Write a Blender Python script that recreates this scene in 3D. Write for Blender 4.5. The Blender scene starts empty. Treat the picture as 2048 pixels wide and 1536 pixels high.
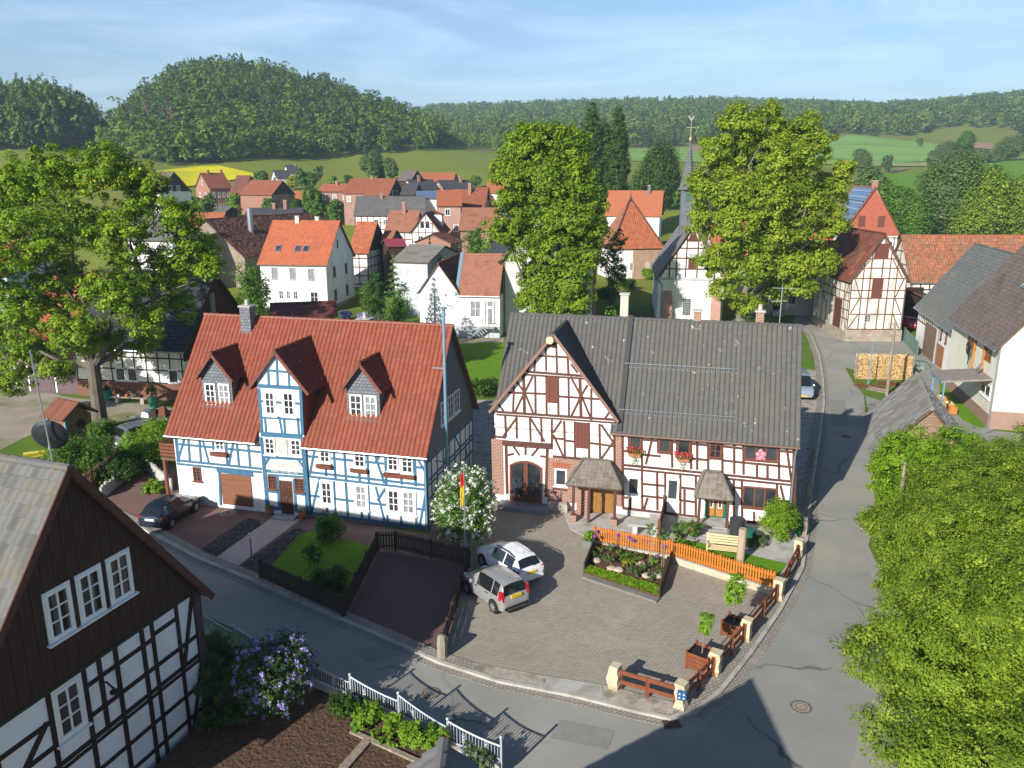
import bpy, math, random
import numpy as np
from mathutils import Vector, Matrix, geometry
R = math.radians
rng = np.random.default_rng(7)
random.seed(7)
SC = bpy.context.scene
COL = SC.collection
# ------------------------------------------------------------------ camera
FPX, PIT, CH = 1600.0, R(14.6), 17.6
cam = bpy.data.cameras.new('camera')
cam.lens = 36.0 * FPX / 2048.0
cam.sensor_width = 36.0
cam.clip_end = 8000
camo = bpy.data.objects.new('camera', cam)
COL.objects.link(camo)
camo.location = (0, 0, CH)
camo.rotation_euler = (R(90) - PIT, 0, 0)
SC.camera = camo
# ------------------------------------------------------------------ sun and sky
SUN_EL, SHADOW_AZ = R(26.0), R(53.5)          # shadows fall towards this bearing (from +X)
sd = Vector((math.cos(SHADOW_AZ) * math.cos(SUN_EL), math.sin(SHADOW_AZ) * math.cos(SUN_EL), -math.sin(SUN_EL)))
sun = bpy.data.lights.new('sun', 'SUN')
sun.energy = 5.0
sun.angle = R(0.5)
sun.color = (1.0, 0.955, 0.87)
suno = bpy.data.objects.new('sun', sun)
COL.objects.link(suno)
suno.rotation_euler = sd.to_track_quat('-Z', 'Y').to_euler()
W = bpy.data.worlds.new('World')
SC.world = W
W.use_nodes = True
wn, wl = W.node_tree.nodes, W.node_tree.links
bg = wn['Background']
sky = wn.new('ShaderNodeTexSky')
sky.sky_type = 'NISHITA'
sky.sun_disc = False
sky.sun_elevation = SUN_EL
sky.sun_rotation = math.atan2(-sd.x, -sd.y)
sky.altitude = 200
sky.air_density = 1.0
sky.dust_density = 1.2
sky.ozone_density = 3.0
bg.inputs['Strength'].default_value = 0.068
# thin cirrus streaks
wtc = wn.new('ShaderNodeTexCoord')
wmap = wn.new('ShaderNodeMapping')
wmap.inputs['Scale'].default_value = (1.1, 1.1, 7.0)
wmap.inputs['Rotation'].default_value = (0, R(12), R(20))
wno = wn.new('ShaderNodeTexNoise')
wno.inputs['Scale'].default_value = 2.2
wno.inputs['Detail'].default_value = 9
wno.inputs['Roughness'].default_value = 0.62
wno.inputs['Distortion'].default_value = 0.6
wr = wn.new('ShaderNodeMapRange')
wr.inputs['From Min'].default_value = 0.44
wr.inputs['From Max'].default_value = 0.78
wr.inputs['To Max'].default_value = 0.42
wmix = wn.new('ShaderNodeMix')
wmix.data_type = 'RGBA'
wmix.inputs['B'].default_value = (8.6, 9.6, 10.6, 1)
wl.new(wtc.outputs['Generated'], wmap.inputs['Vector'])
wl.new(wmap.outputs['Vector'], wno.inputs['Vector'])
wl.new(wno.outputs['Fac'], wr.inputs['Value'])
wl.new(wr.outputs['Result'], wmix.inputs['Factor'])
wl.new(sky.outputs['Color'], wmix.inputs['A'])
# brighter towards the horizon, deeper overhead
wsx = wn.new('ShaderNodeSeparateXYZ')
wel = wn.new('ShaderNodeMapRange')
wel.inputs['From Min'].default_value, wel.inputs['From Max'].default_value = 0.2, 0.6
wmu = wn.new('ShaderNodeMix')
wmu.data_type = 'RGBA'
wmu.inputs['A'].default_value, wmu.inputs['B'].default_value = (1.58, 1.68, 1.76, 1), (0.32, 0.50, 0.76, 1)
wmm = wn.new('ShaderNodeVectorMath')
wmm.operation = 'MULTIPLY'
wl.new(wtc.outputs['Generated'], wsx.inputs[0])
wl.new(wsx.outputs['Z'], wel.inputs['Value'])
wl.new(wel.outputs['Result'], wmu.inputs['Factor'])
wl.new(wmix.outputs['Result'], wmm.inputs[0])
wl.new(wmu.outputs['Result'], wmm.inputs[1])
wl.new(wmm.outputs[0], bg.inputs['Color'])
SC.view_settings.view_transform = 'Standard'
SC.view_settings.look = 'None'
SC.view_settings.exposure = 0.5
SC.view_settings.gamma = 1.0
SC.cycles.max_bounces = 6
SC.cycles.diffuse_bounces = 3
SC.cycles.glossy_bounces = 2
SC.cycles.transmission_bounces = 4
SC.cycles.transparent_max_bounces = 4
SC.cycles.use_denoising = True
SC.cycles.caustics_reflective = False
SC.cycles.caustics_refractive = False
# ------------------------------------------------------------------ picture <-> world
cP, sP = math.cos(PIT), math.sin(PIT)
def ray(px, py):
 a, b = (px - 1024) / FPX, (768 - py) / FPX
 return np.array([a, cP + b * sP, -sP + b * cP])
def G(px, py, z=0.0):                        # point of the flat ground seen at a pixel of the 2048-wide photograph
 d = ray(px, py)
 return np.array([0, 0, CH]) + d * ((z - CH) / d[2])
def AtY(px, py, Y):
 d = ray(px, py)
 return np.array([0, 0, CH]) + d * (Y / d[1])
def G2(px, py, z=0.0):
 p = G(px, py, z)
 return (p[0], p[1])
# ------------------------------------------------------------------ materials
MATS = {}
def mat(name, c1, c2=None, scale=3.0, rough=0.8, bump=0.0, bscale=None, metal=0.0, detail=6, c3=None, s3=0.35, spec=0.3, stretch=None, alpha=None):
 if name in MATS:
  return MATS[name]
 m = bpy.data.materials.new(name)
 m.use_nodes = True
 n, l = m.node_tree.nodes, m.node_tree.links
 b = n['Principled BSDF']
 b.inputs['Roughness'].default_value = rough
 b.inputs['Metallic'].default_value = metal
 b.inputs['Specular IOR Level'].default_value = spec
 b.inputs['Base Color'].default_value = (*c1, 1)
 if c2 is not None or bump:
  tc = n.new('ShaderNodeTexCoord')
  vec = tc.outputs['Object']
  if stretch:
   mp = n.new('ShaderNodeMapping')
   mp.inputs['Scale'].default_value = stretch
   l.new(vec, mp.inputs['Vector'])
   vec = mp.outputs['Vector']
  no = n.new('ShaderNodeTexNoise')
  no.inputs['Scale'].default_value = scale
  no.inputs['Detail'].default_value = detail
  no.inputs['Roughness'].default_value = 0.6
  l.new(vec, no.inputs['Vector'])
 if c2 is not None:
  mr = n.new('ShaderNodeMapRange')
  mr.inputs['From Min'].default_value = 0.33
  mr.inputs['From Max'].default_value = 0.67
  l.new(no.outputs['Fac'], mr.inputs['Value'])
  mx = n.new('ShaderNodeMix')
  mx.data_type = 'RGBA'
  mx.inputs['A'].default_value = (*c1, 1)
  mx.inputs['B'].default_value = (*c2, 1)
  l.new(mr.outputs['Result'], mx.inputs['Factor'])
  out = mx.outputs['Result']
  if c3 is not None:
   n3 = n.new('ShaderNodeTexNoise')
   n3.inputs['Scale'].default_value = scale * s3
   n3.inputs['Detail'].default_value = 4
   l.new(vec, n3.inputs['Vector'])
   m3 = n.new('ShaderNodeMapRange')
   m3.inputs['From Min'].default_value = 0.5
   m3.inputs['From Max'].default_value = 0.66
   l.new(n3.outputs['Fac'], m3.inputs['Value'])
   x3 = n.new('ShaderNodeMix')
   x3.data_type = 'RGBA'
   x3.inputs['B'].default_value = (*c3, 1)
   l.new(out, x3.inputs['A'])
   l.new(m3.outputs['Result'], x3.inputs['Factor'])
   out = x3.outputs['Result']
  l.new(out, b.inputs['Base Color'])
 if bump:
  bn = no
  if bscale:
   bn = n.new('ShaderNodeTexNoise')
   bn.inputs['Scale'].default_value = bscale
   bn.inputs['Detail'].default_value = 4
   l.new(vec, bn.inputs['Vector'])
  bp = n.new('ShaderNodeBump')
  bp.inputs['Strength'].default_value = 1.0
  bp.inputs['Distance'].default_value = bump
  l.new(bn.outputs['Fac'], bp.inputs['Height'])
  l.new(bp.outputs['Normal'], b.inputs['Normal'])
 MATS[name] = m
 return m
def attr_mat(name, cols, rough=0.75, stain=None, stain_scale=0.6, stain_lo=0.5, stain_hi=0.68, transl=0.0, spec=0.3, spot=None):
 """colour drawn per tile / leaf from the face attribute rnd; optional weathering noise"""
 if name in MATS:
  return MATS[name]
 m = bpy.data.materials.new(name)
 m.use_nodes = True
 n, l = m.node_tree.nodes, m.node_tree.links
 b = n['Principled BSDF']
 b.inputs['Roughness'].default_value = rough
 b.inputs['Specular IOR Level'].default_value = spec
 at = n.new('ShaderNodeAttribute')
 at.attribute_name = 'rnd'
 cr = n.new('ShaderNodeValToRGB')
 el = cr.color_ramp.elements
 el[0].position, el[1].position = 0.0, 1.0
 for i in range(len(cols) - 2):
  el.new((i + 1) / (len(cols) - 1))
 for i, c in enumerate(cols):
  el[i].color = (*c, 1)
 l.new(at.outputs['Fac'], cr.inputs['Fac'])
 out = cr.outputs['Color']
 if stain or spot:
  tc = n.new('ShaderNodeTexCoord')
 for k, (c, s, lo, hi) in enumerate(([(stain, stain_scale, stain_lo, stain_hi)] if stain else []) + ([spot] if spot else [])):
  no = n.new('ShaderNodeTexNoise')
  no.inputs['Scale'].default_value = s
  no.inputs['Detail'].default_value = 6
  no.inputs['Roughness'].default_value = 0.65
  l.new(tc.outputs['Object'], no.inputs['Vector'])
  mr = n.new('ShaderNodeMapRange')
  mr.inputs['From Min'].default_value = lo
  mr.inputs['From Max'].default_value = hi
  l.new(no.outputs['Fac'], mr.inputs['Value'])
  mx = n.new('ShaderNodeMix')
  mx.data_type = 'RGBA'
  mx.inputs['B'].default_value = (*c, 1)
  l.new(out, mx.inputs['A'])
  l.new(mr.outputs['Result'], mx.inputs['Factor'])
  out = mx.outputs['Result']
 l.new(out, b.inputs['Base Color'])
 if transl:
  tr = n.new('ShaderNodeBsdfTranslucent')
  l.new(out, tr.inputs['Color'])
  ms = n.new('ShaderNodeMixShader')
  ms.inputs['Fac'].default_value = transl
  l.new(b.outputs['BSDF'], ms.inputs[1])
  l.new(tr.outputs['BSDF'], ms.inputs[2])
  l.new(ms.outputs['Shader'], n['Material Output'].inputs['Surface'])
 MATS[name] = m
 return m
def brick_mat(name, c1, c2, mortar, bw=0.25, bh=0.08, ms=0.012, rough=0.85, axis='xz', bump=0.004, stain=None, rot=0.0, offset=0.5):
 if name in MATS:
  return MATS[name]
 m = bpy.data.materials.new(name)
 m.use_nodes = True
 n, l = m.node_tree.nodes, m.node_tree.links
 b = n['Principled BSDF']
 b.inputs['Roughness'].default_value = rough
 b.inputs['Specular IOR Level'].default_value = 0.2
 tc = n.new('ShaderNodeTexCoord')
 sp = n.new('ShaderNodeSeparateXYZ')
 l.new(tc.outputs['Object'], sp.inputs['Vector'])
 cb = n.new('ShaderNodeCombineXYZ')
 if axis == 'xz':
  ad = n.new('ShaderNodeMath')
  ad.operation = 'ADD'
  l.new(sp.outputs['X'], ad.inputs[0])
  l.new(sp.outputs['Y'], ad.inputs[1])
  l.new(ad.outputs[0], cb.inputs['X'])
  l.new(sp.outputs['Z'], cb.inputs['Y'])
  vec = cb.outputs['Vector']
 else:
  mp = n.new('ShaderNodeMapping')
  mp.inputs['Rotation'].default_value = (0, 0, rot)
  l.new(tc.outputs['Object'], mp.inputs['Vector'])
  vec = mp.outputs['Vector']
 br = n.new('ShaderNodeTexBrick')
 br.inputs['Color1'].default_value = (*c1, 1)
 br.inputs['Color2'].default_value = (*c2, 1)
 br.inputs['Mortar'].default_value = (*mortar, 1)
 br.inputs['Scale'].default_value = 1.0
 br.inputs['Mortar Size'].default_value = ms
 br.inputs['Brick Width'].default_value = bw
 br.inputs['Row Height'].default_value = bh
 br.offset = offset
 l.new(vec, br.inputs['Vector'])
 out = br.outputs['Color']
 if stain:
  for c, s, lo, hi in stain:
   no = n.new('ShaderNodeTexNoise')
   no.inputs['Scale'].default_value = s
   no.inputs['Detail'].default_value = 7
   no.inputs['Roughness'].default_value = 0.65
   l.new(tc.outputs['Object'], no.inputs['Vector'])
   mr = n.new('ShaderNodeMapRange')
   mr.inputs['From Min'].default_value = lo
   mr.inputs['From Max'].default_value = hi
   mr.inputs['To Max'].default_value = 0.8
   l.new(no.outputs['Fac'], mr.inputs['Value'])
   mx = n.new('ShaderNodeMix')
   mx.data_type = 'RGBA'
   mx.inputs['B'].default_value = (*c, 1)
   l.new(out, mx.inputs['A'])
   l.new(mr.outputs['Result'], mx.inputs['Factor'])
   out = mx.outputs['Result']
 l.new(out, b.inputs['Base Color'])
 bp = n.new('ShaderNodeBump')
 bp.invert = True
 bp.inputs['Distance'].default_value = bump
 l.new(br.outputs['Fac'], bp.inputs['Height'])
 l.new(bp.outputs['Normal'], b.inputs['Normal'])
 MATS[name] = m
 return m
# ------------------------------------------------------------------ objects
def T(name, label, cat, loc=(0, 0, 0), rz=0.0, group=None, parent=None):
 o = bpy.data.objects.new(name, None)
 o.empty_display_size = 0.3
 COL.objects.link(o)
 o.location = [float(v) for v in loc]
 o.rotation_euler = (0, 0, float(rz))
 tag(o, label, cat, group)
 return o
def tag(o, label=None, cat=None, group=None, kind=None):
 if label: o['label'] = label
 if cat: o['category'] = cat
 if group: o['group'] = group
 if kind: o['kind'] = kind
 return o
def np_mesh(name, V, F, mats, parent=None, rnd=None, smooth=False, mi=None):
 V = np.asarray(V, dtype=np.float32).reshape(-1, 3)
 F = np.asarray(F, dtype=np.int32)
 k = F.shape[1]
 me = bpy.data.meshes.new(name)
 me.vertices.add(len(V))
 me.vertices.foreach_set('co', V.ravel())
 me.loops.add(F.size)
 me.loops.foreach_set('vertex_index', F.ravel())
 me.polygons.add(len(F))
 me.polygons.foreach_set('loop_start', np.arange(0, F.size, k, dtype=np.int32))
 me.polygons.foreach_set('loop_total', np.full(len(F), k, dtype=np.int32))
 if smooth:
  me.polygons.foreach_set('use_smooth', np.ones(len(F), dtype=bool))
 if mi is not None:
  me.polygons.foreach_set('material_index', np.asarray(mi, dtype=np.int32))
 me.update(calc_edges=True)
 if rnd is not None:
  a = me.attributes.new('rnd', 'FLOAT', 'FACE')
  a.data.foreach_set('value', np.asarray(rnd, dtype=np.float32))
 for m in (mats if isinstance(mats, (list, tuple)) else [mats]):
  me.materials.append(m)
 o = bpy.data.objects.new(name, me)
 COL.objects.link(o)
 if parent is not None:
  o.parent = parent
 return o
class MB:
 def __init__(s):
  s.v, s.f, s.m = [], [], []
 def add(s, vs, fs, m=0):
  k = len(s.v)
  s.v += [tuple(float(c) for c in p) for p in vs]
  for f in fs:
   s.f.append(tuple(k + i for i in f))
   s.m.append(m)
  return s
 def box(s, x0, x1, y0, y1, z0, z1, m=0):
  return s.add([(x0, y0, z0), (x1, y0, z0), (x1, y1, z0), (x0, y1, z0), (x0, y0, z1), (x1, y0, z1), (x1, y1, z1), (x0, y1, z1)],
      [(0, 3, 2, 1), (4, 5, 6, 7), (0, 1, 5, 4), (1, 2, 6, 5), (2, 3, 7, 6), (3, 0, 4, 7)], m)
 def hexa(s, p, m=0):       # 8 points: bottom ring, top ring
  return s.add(p, [(0, 3, 2, 1), (4, 5, 6, 7), (0, 1, 5, 4), (1, 2, 6, 5), (2, 3, 7, 6), (3, 0, 4, 7)], m)
 def bar(s, p, q, w, h=None, m=0, up=(0, 0, 1)):
  p, q = Vector(p), Vector(q)
  h = h or w
  d = (q - p)
  if d.length < 1e-6: return s
  d.normalize()
  u = Vector(up)
  if abs(d.dot(u)) > 0.98: u = Vector((1, 0, 0))
  a = d.cross(u).normalized() * (w / 2)
  b = a.cross(d).normalized() * (h / 2)
  return s.hexa([p - a - b, p + a - b, p + a + b, p - a + b, q - a - b, q + a - b, q + a + b, q - a + b], m)
 def cyl(s, p, q, r0, r1=None, n=10, m=0, cap=True):
  p, q = Vector(p), Vector(q)
  r1 = r0 if r1 is None else r1
  d = (q - p).normalized()
  u = Vector((0, 0, 1)) if abs(d.z) < 0.95 else Vector((1, 0, 0))
  a = d.cross(u).normalized()
  b = d.cross(a)
  vs = []
  for c, r in ((p, r0), (q, r1)):
   for i in range(n):
    t = 2 * math.pi * i / n
    vs.append(c + a * (r * math.cos(t)) + b * (r * math.sin(t)))
  fs = [(i, (i + 1) % n, n + (i + 1) % n, n + i) for i in range(n)]
  if cap:
   fs += [tuple(range(n - 1, -1, -1)), tuple(range(n, 2 * n))]
  return s.add(vs, fs, m)
 def tube(s, pts, rad, n=7, m=0):
  pts = [Vector(p) for p in pts]
  if not isinstance(rad, (list, tuple)): rad = [rad] * len(pts)
  vs, prev = [], None
  for i, p in enumerate(pts):
   d = (pts[min(i + 1, len(pts) - 1)] - pts[max(i - 1, 0)]).normalized()
   if prev is None:
    u = Vector((0, 0, 1)) if abs(d.z) < 0.9 else Vector((1, 0, 0))
    a = d.cross(u).normalized()
   else:
    a = (prev - d * prev.dot(d)).normalized()
   prev = a
   b = d.cross(a)
   for k in range(n):
    t = 2 * math.pi * k / n
    vs.append(p + a * (rad[i] * math.cos(t)) + b * (rad[i] * math.sin(t)))
  fs = []
  for i in range(len(pts) - 1):
   for k in range(n):
    fs.append((i * n + k, i * n + (k + 1) % n, (i + 1) * n + (k + 1) % n, (i + 1) * n + k))
  fs.append(tuple(range((len(pts) - 1) * n, len(pts) * n)))
  fs.append(tuple(range(n - 1, -1, -1)))
  return s.add(vs, fs, m)
 def lathe(s, c, prof, n=14, m=0, cap=True):
  c = Vector(c)
  vs = []
  for r, z in prof:
   for k in range(n):
    t = 2 * math.pi * k / n
    vs.append(c + Vector((r * math.cos(t), r * math.sin(t), z)))
  fs = []
  for i in range(len(prof) - 1):
   for k in range(n):
    fs.append((i * n + k, i * n + (k + 1) % n, (i + 1) * n + (k + 1) % n, (i + 1) * n + k))
  if cap:
   fs.append(tuple(range((len(prof) - 1) * n, len(prof) * n)))
   fs.append(tuple(range(n - 1, -1, -1)))
  return s.add(vs, fs, m)
 def poly(s, pts, z0, z1, m=0):            # extruded outline in the ground plane
  n = len(pts)
  ar = sum(pts[i][0] * pts[(i + 1) % n][1] - pts[(i + 1) % n][0] * pts[i][1] for i in range(n))
  if ar < 0: pts = pts[::-1]
  k = len(s.v)
  tris = geometry.tessellate_polygon([[Vector((p[0], p[1], 0)) for p in pts]])
  vs = [(p[0], p[1], z1) for p in pts] + [(p[0], p[1], z0) for p in pts]
  fs = []
  for t in tris:
   a, b, c = [Vector((pts[i][0], pts[i][1])) for i in t]
   cr = (b - a).x * (c - a).y - (b - a).y * (c - a).x
   fs.append(tuple(t) if cr > 0 else tuple(t[::-1]))
  if z1 - z0 > 1e-6:
   fs += [(n + i, n + (i + 1) % n, (i + 1) % n, i) for i in range(n)]
  else:
   vs = vs[:n]
  return s.add(vs, fs, m)
 def plate(s, o, e, n, pts, d0, d1, m=0, up=(0, 0, 1)):   # outline (u,z) on a wall plane, thickness from d0 to d1 along the outward normal
  o, e, n, up = Vector(o), Vector(e), Vector(n), Vector(up)
  k = len(pts)
  vs = [o + e * p[0] + up * p[1] + n * d1 for p in pts] + [o + e * p[0] + up * p[1] + n * d0 for p in pts]
  fs = [tuple(range(k)), tuple(range(2 * k - 1, k - 1, -1))] + [(i, k + i, k + (i + 1) % k, (i + 1) % k) for i in range(k)]
  return s.add(vs, fs, m)
 def build(s, name, mats, parent=None, smooth=False):
  me = bpy.data.meshes.new(name)
  me.from_pydata(s.v, [], s.f)
  ml = mats if isinstance(mats, (list, tuple)) else [mats]
  for m in ml:
   if m: me.materials.append(m)
  if len(ml) > 1: me.polygons.foreach_set('material_index', s.m)
  if smooth: me.polygons.foreach_set('use_smooth', [True] * len(s.f))
  me.update()
  o = bpy.data.objects.new(name, me)
  COL.objects.link(o)
  if parent is not None: o.parent = parent
  return o
def copy_tree(o, parent=None):
 c = o.copy()
 COL.objects.link(c)
 if parent is not None: c.parent = parent
 for ch in list(o.children): copy_tree(ch, c)
 return c
# ------------------------------------------------------------------ terrain
COLS = [(-700, [(330, 330), (400, 285), (500, 245), (650, 235), (900, 240), (1500, 235), (2600, 240)]),
  (100, [(300, 352), (370, 305), (450, 270), (560, 245), (700, 240), (1500, 232), (2600, 240)]),
  (250, [(290, 350), (380, 310), (480, 275), (600, 258), (800, 250), (1500, 232), (2600, 240)]),
  (380, [(335, 338), (400, 300), (470, 215), (540, 178), (600, 172), (760, 240), (1500, 240), (2600, 245)]),
  (480, [(350, 328), (420, 278), (490, 200), (560, 160), (620, 160), (760, 220), (1500, 240), (2600, 245)]),
  (650, [(400, 322), (460, 272), (520, 225), (590, 195), (650, 196), (780, 240), (1500, 240), (2600, 245)]),
  (790, [(420, 312), (480, 280), (540, 245), (600, 235), (660, 240), (780, 268), (1200, 255), (1500, 240), (2600, 245)]),
  (885, [(440, 303), (520, 292), (600, 290), (750, 292), (900, 285), (1150, 250), (1350, 232), (2600, 245)]),
  (1000, [(440, 310), (520, 302), (700, 298), (900, 278), (1150, 248), (1350, 230), (2600, 245)]),
  (1180, [(260, 384), (360, 345), (600, 306), (700, 298), (900, 268), (1100, 238), (1350, 224), (2600, 245)]),
  (1400, [(250, 392), (360, 348), (600, 302), (700, 292), (900, 262), (1100, 232), (1350, 220), (2600, 245)]),
  (1640, [(250, 400), (380, 350), (520, 318), (680, 278), (760, 268), (900, 252), (1150, 232), (1400, 226), (2600, 245)]),
  (1720, [(250, 402), (380, 352), (520, 320), (680, 272), (760, 268), (950, 254), (1200, 236), (1400, 230), (2600, 245)]),
  (1860, [(250, 404), (380, 352), (520, 322), (680, 292), (800, 275), (1000, 240), (1200, 222), (1400, 225), (2600, 240)]),
  (2048, [(250, 402), (360, 352), (480, 318), (620, 300), (800, 255), (1000, 222), (1200, 204), (1500, 210), (2600, 230)]),
  (2700, [(250, 402), (360, 352), (480, 318), (620, 300), (800, 240), (1000, 200), (1200, 180), (1500, 190), (2600, 220)])]
YG = np.concatenate([[108.0, 130.0], np.geomspace(150, 2600, 260)])
TG = np.linspace(-1.1, 1.1, 261)
def _zcol(lst, left):
 near = [(140, 1.5), (165, 3.0), (200, 5.5), (245, 8.5)] if left else [(140, 0.0), (160, 0.4), (200, 4.0)]
 ys = [108.0] + [a for a, b in near] + [a for a, b in lst]
 zs = [0.0] + [b for a, b in near] + [AtY(1024, b, a)[2] for a, b in lst]
 return np.interp(YG, ys, zs)
_tc = np.array([(c - 1024) / 1653.0 for c, _ in COLS])
_zc = np.array([_zcol(l, c < 1050) for c, l in COLS])
ZG = np.array([np.interp(TG, _tc, _zc[:, j]) for j in range(len(YG))])       # [Y, t]
for _ in range(6):
 ZG[1:-1] = (ZG[:-2] + 2 * ZG[1:-1] + ZG[2:]) / 4
for _ in range(10):
 ZG[:, 1:-1] = (ZG[:, :-2] + 2 * ZG[:, 1:-1] + ZG[:, 2:]) / 4
ZG[0] = 0
def TZ(x, y):
 x, y = np.asarray(x, float), np.asarray(y, float)
 yy = np.clip(y, YG[0], YG[-1])
 t = np.clip(x / np.maximum(y, 1.0), TG[0], TG[-1])
 i = np.clip(np.searchsorted(YG, yy) - 1, 0, len(YG) - 2)
 fi = (yy - YG[i]) / (YG[i + 1] - YG[i])
 tj = (t - TG[0]) / (TG[1] - TG[0])
 j = np.clip(tj.astype(int), 0, len(TG) - 2)
 fj = tj - j
 z = (ZG[i, j] * (1 - fi) + ZG[i + 1, j] * fi) * (1 - fj) + (ZG[i, j + 1] * (1 - fi) + ZG[i + 1, j + 1] * fi) * fj
 return np.where(y <= YG[0], 0.0, z)
def hit(px, py, y0=109.0, y1=1500.0):
 """where the sight line of a pixel meets the hills"""
 d = ray(px, py)
 Y = np.geomspace(y0, y1, 1500)
 x, z = d[0] / d[1] * Y, CH + d[2] / d[1] * Y
 b = np.nonzero(z <= TZ(x, Y))[0]
 k = b[0] if len(b) else len(Y) - 1
 return np.array([x[k], Y[k], float(TZ(x[k], Y[k]))])
M_meadow = mat('meadow_grass', (0.165, 0.205, 0.028), (0.215, 0.245, 0.04), scale=0.02, rough=0.95, c3=(0.18, 0.195, 0.035), s3=0.5, spec=0.1, bump=0.3, bscale=0.35)
M_grass = mat('yard_grass', (0.085, 0.17, 0.016), (0.13, 0.21, 0.03), scale=0.5, rough=0.95, c3=(0.16, 0.15, 0.07), s3=0.4, spec=0.1, bump=0.05, bscale=14)
M_lawn = mat('lawn_grass', (0.105, 0.235, 0.012), (0.15, 0.29, 0.02), scale=1.6, rough=0.95, spec=0.1, bump=0.05, bscale=22)
M_rape = mat('rape_flowers', (0.60, 0.52, 0.01), (0.68, 0.60, 0.015), scale=0.08, rough=0.95, spec=0.1, c3=(0.42, 0.42, 0.02), s3=0.3)
M_crop = mat('young_crop', (0.20, 0.34, 0.075), (0.235, 0.385, 0.09), scale=0.015, rough=0.95, spec=0.1, stretch=(0.3, 1.6, 1), c3=(0.13, 0.28, 0.07), s3=2.0)
M_soil = mat('brown_field', (0.30, 0.19, 0.12), (0.36, 0.24, 0.15), scale=0.1, rough=0.95, spec=0.1)
M_asph = mat('asphalt', (0.275, 0.268, 0.235), (0.32, 0.31, 0.272), scale=0.35, rough=0.9, c3=(0.34, 0.315, 0.27), s3=0.5, spec=0.25, bump=0.006, bscale=60)
M_asph2 = mat('asphalt_patch', (0.25, 0.25, 0.23), (0.29, 0.287, 0.26), scale=0.5, rough=0.9, spec=0.25, bump=0.006, bscale=60)
def cracks(m, sc, w, c):
 n, l = m.node_tree.nodes, m.node_tree.links
 b = n['Principled BSDF']
 tc = n.new('ShaderNodeTexCoord'); no = n.new('ShaderNodeTexNoise'); no.inputs['Scale'].default_value = .7; no.inputs['Detail'].default_value = 5
 mx = n.new('ShaderNodeMix'); mx.data_type = 'VECTOR'; mx.inputs['Factor'].default_value = .45
 vo = n.new('ShaderNodeTexVoronoi'); vo.feature = 'DISTANCE_TO_EDGE'; vo.inputs['Scale'].default_value = sc
 mr = n.new('ShaderNodeMapRange'); mr.inputs['From Min'].default_value = w * .4; mr.inputs['From Max'].default_value = w; mr.inputs['To Min'].default_value = .75; mr.inputs['To Max'].default_value = 0
 n2 = n.new('ShaderNodeTexNoise'); n2.inputs['Scale'].default_value = .16; n2.inputs['Detail'].default_value = 3
 m2 = n.new('ShaderNodeMapRange'); m2.inputs['From Min'].default_value = .5; m2.inputs['From Max'].default_value = .62
 mu = n.new('ShaderNodeMath'); mu.operation = 'MULTIPLY'
 mc = n.new('ShaderNodeMix'); mc.data_type = 'RGBA'; mc.inputs['B'].default_value = (*c, 1)
 src = b.inputs['Base Color'].links[0].from_socket
 l.new(tc.outputs['Object'], no.inputs['Vector']); l.new(tc.outputs['Object'], n2.inputs['Vector']); l.new(tc.outputs['Object'], mx.inputs['A']); l.new(no.outputs['Color'], mx.inputs['B'])
 l.new(mx.outputs['Result'], vo.inputs['Vector']); l.new(vo.outputs['Distance'], mr.inputs['Value']); l.new(n2.outputs['Fac'], m2.inputs['Value'])
 l.new(mr.outputs['Result'], mu.inputs[0]); l.new(m2.outputs['Result'], mu.inputs[1]); l.new(mu.outputs[0], mc.inputs['Factor']); l.new(src, mc.inputs['A']); l.new(mc.outputs['Result'], b.inputs['Base Color'])
cracks(M_asph, .32, .010, (.07, .065, .06)); cracks(M_asph2, .25, .008, (.075, .07, .065))
M_gravel = mat('gravel_drive', (0.30, 0.255, 0.20), (0.37, 0.32, 0.26), scale=0.5, rough=0.95, c3=(0.19, 0.20, 0.09), s3=0.6, spec=0.15, bump=0.02, bscale=18)
M_cobble = brick_mat('courtyard_pavers', (0.40, 0.355, 0.285), (0.33, 0.29, 0.235), (0.25, 0.22, 0.17), bw=0.21, bh=0.105, ms=0.013, axis='xy', rot=R(-10), bump=0.008,
      stain=[((0.45, 0.40, 0.335), 0.7, 0.52, 0.75), ((0.21, 0.175, 0.12), 0.35, 0.54, 0.75), ((0.15, 0.155, 0.07), 2.2, 0.63, 0.78)])
M_redpav = brick_mat('red_pavers', (0.235, 0.135, 0.115), (0.20, 0.115, 0.10), (0.13, 0.085, 0.075), bw=0.2, bh=0.1, ms=0.01, axis='xy', rot=R(30), bump=0.004,
      stain=[((0.27, 0.17, 0.145), 0.6, 0.5, 0.75)])
M_slab = mat('pink_concrete', (0.46, 0.365, 0.33), (0.52, 0.42, 0.38), scale=2.2, rough=0.9, spec=0.2)
M_conc = mat('concrete', (0.40, 0.385, 0.35), (0.47, 0.45, 0.41), scale=1.6, rough=0.92, c3=(0.31, 0.29, 0.24), s3=0.7, spec=0.2, bump=0.006, bscale=25)
M_conc2 = mat('rough_concrete', (0.33, 0.29, 0.235), (0.46, 0.42, 0.36), scale=5.0, rough=0.95, c3=(0.22, 0.2, 0.15), s3=0.4, spec=0.15, bump=0.02, bscale=22)
M_kerb = brick_mat('kerb_setts', (0.36, 0.32, 0.275), (0.29, 0.26, 0.225), (0.17, 0.15, 0.125), bw=0.2, bh=0.13, ms=0.014, axis='xy', rot=R(-34), bump=0.01,
     stain=[((0.42, 0.38, 0.32), 0.8, 0.52, 0.75)])
M_bedsoil = mat('garden_soil', (0.085, 0.05, 0.033), (0.14, 0.085, 0.055), scale=6, rough=1.0, spec=0.1, bump=0.09, bscale=9)
M_pebble = None
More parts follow.
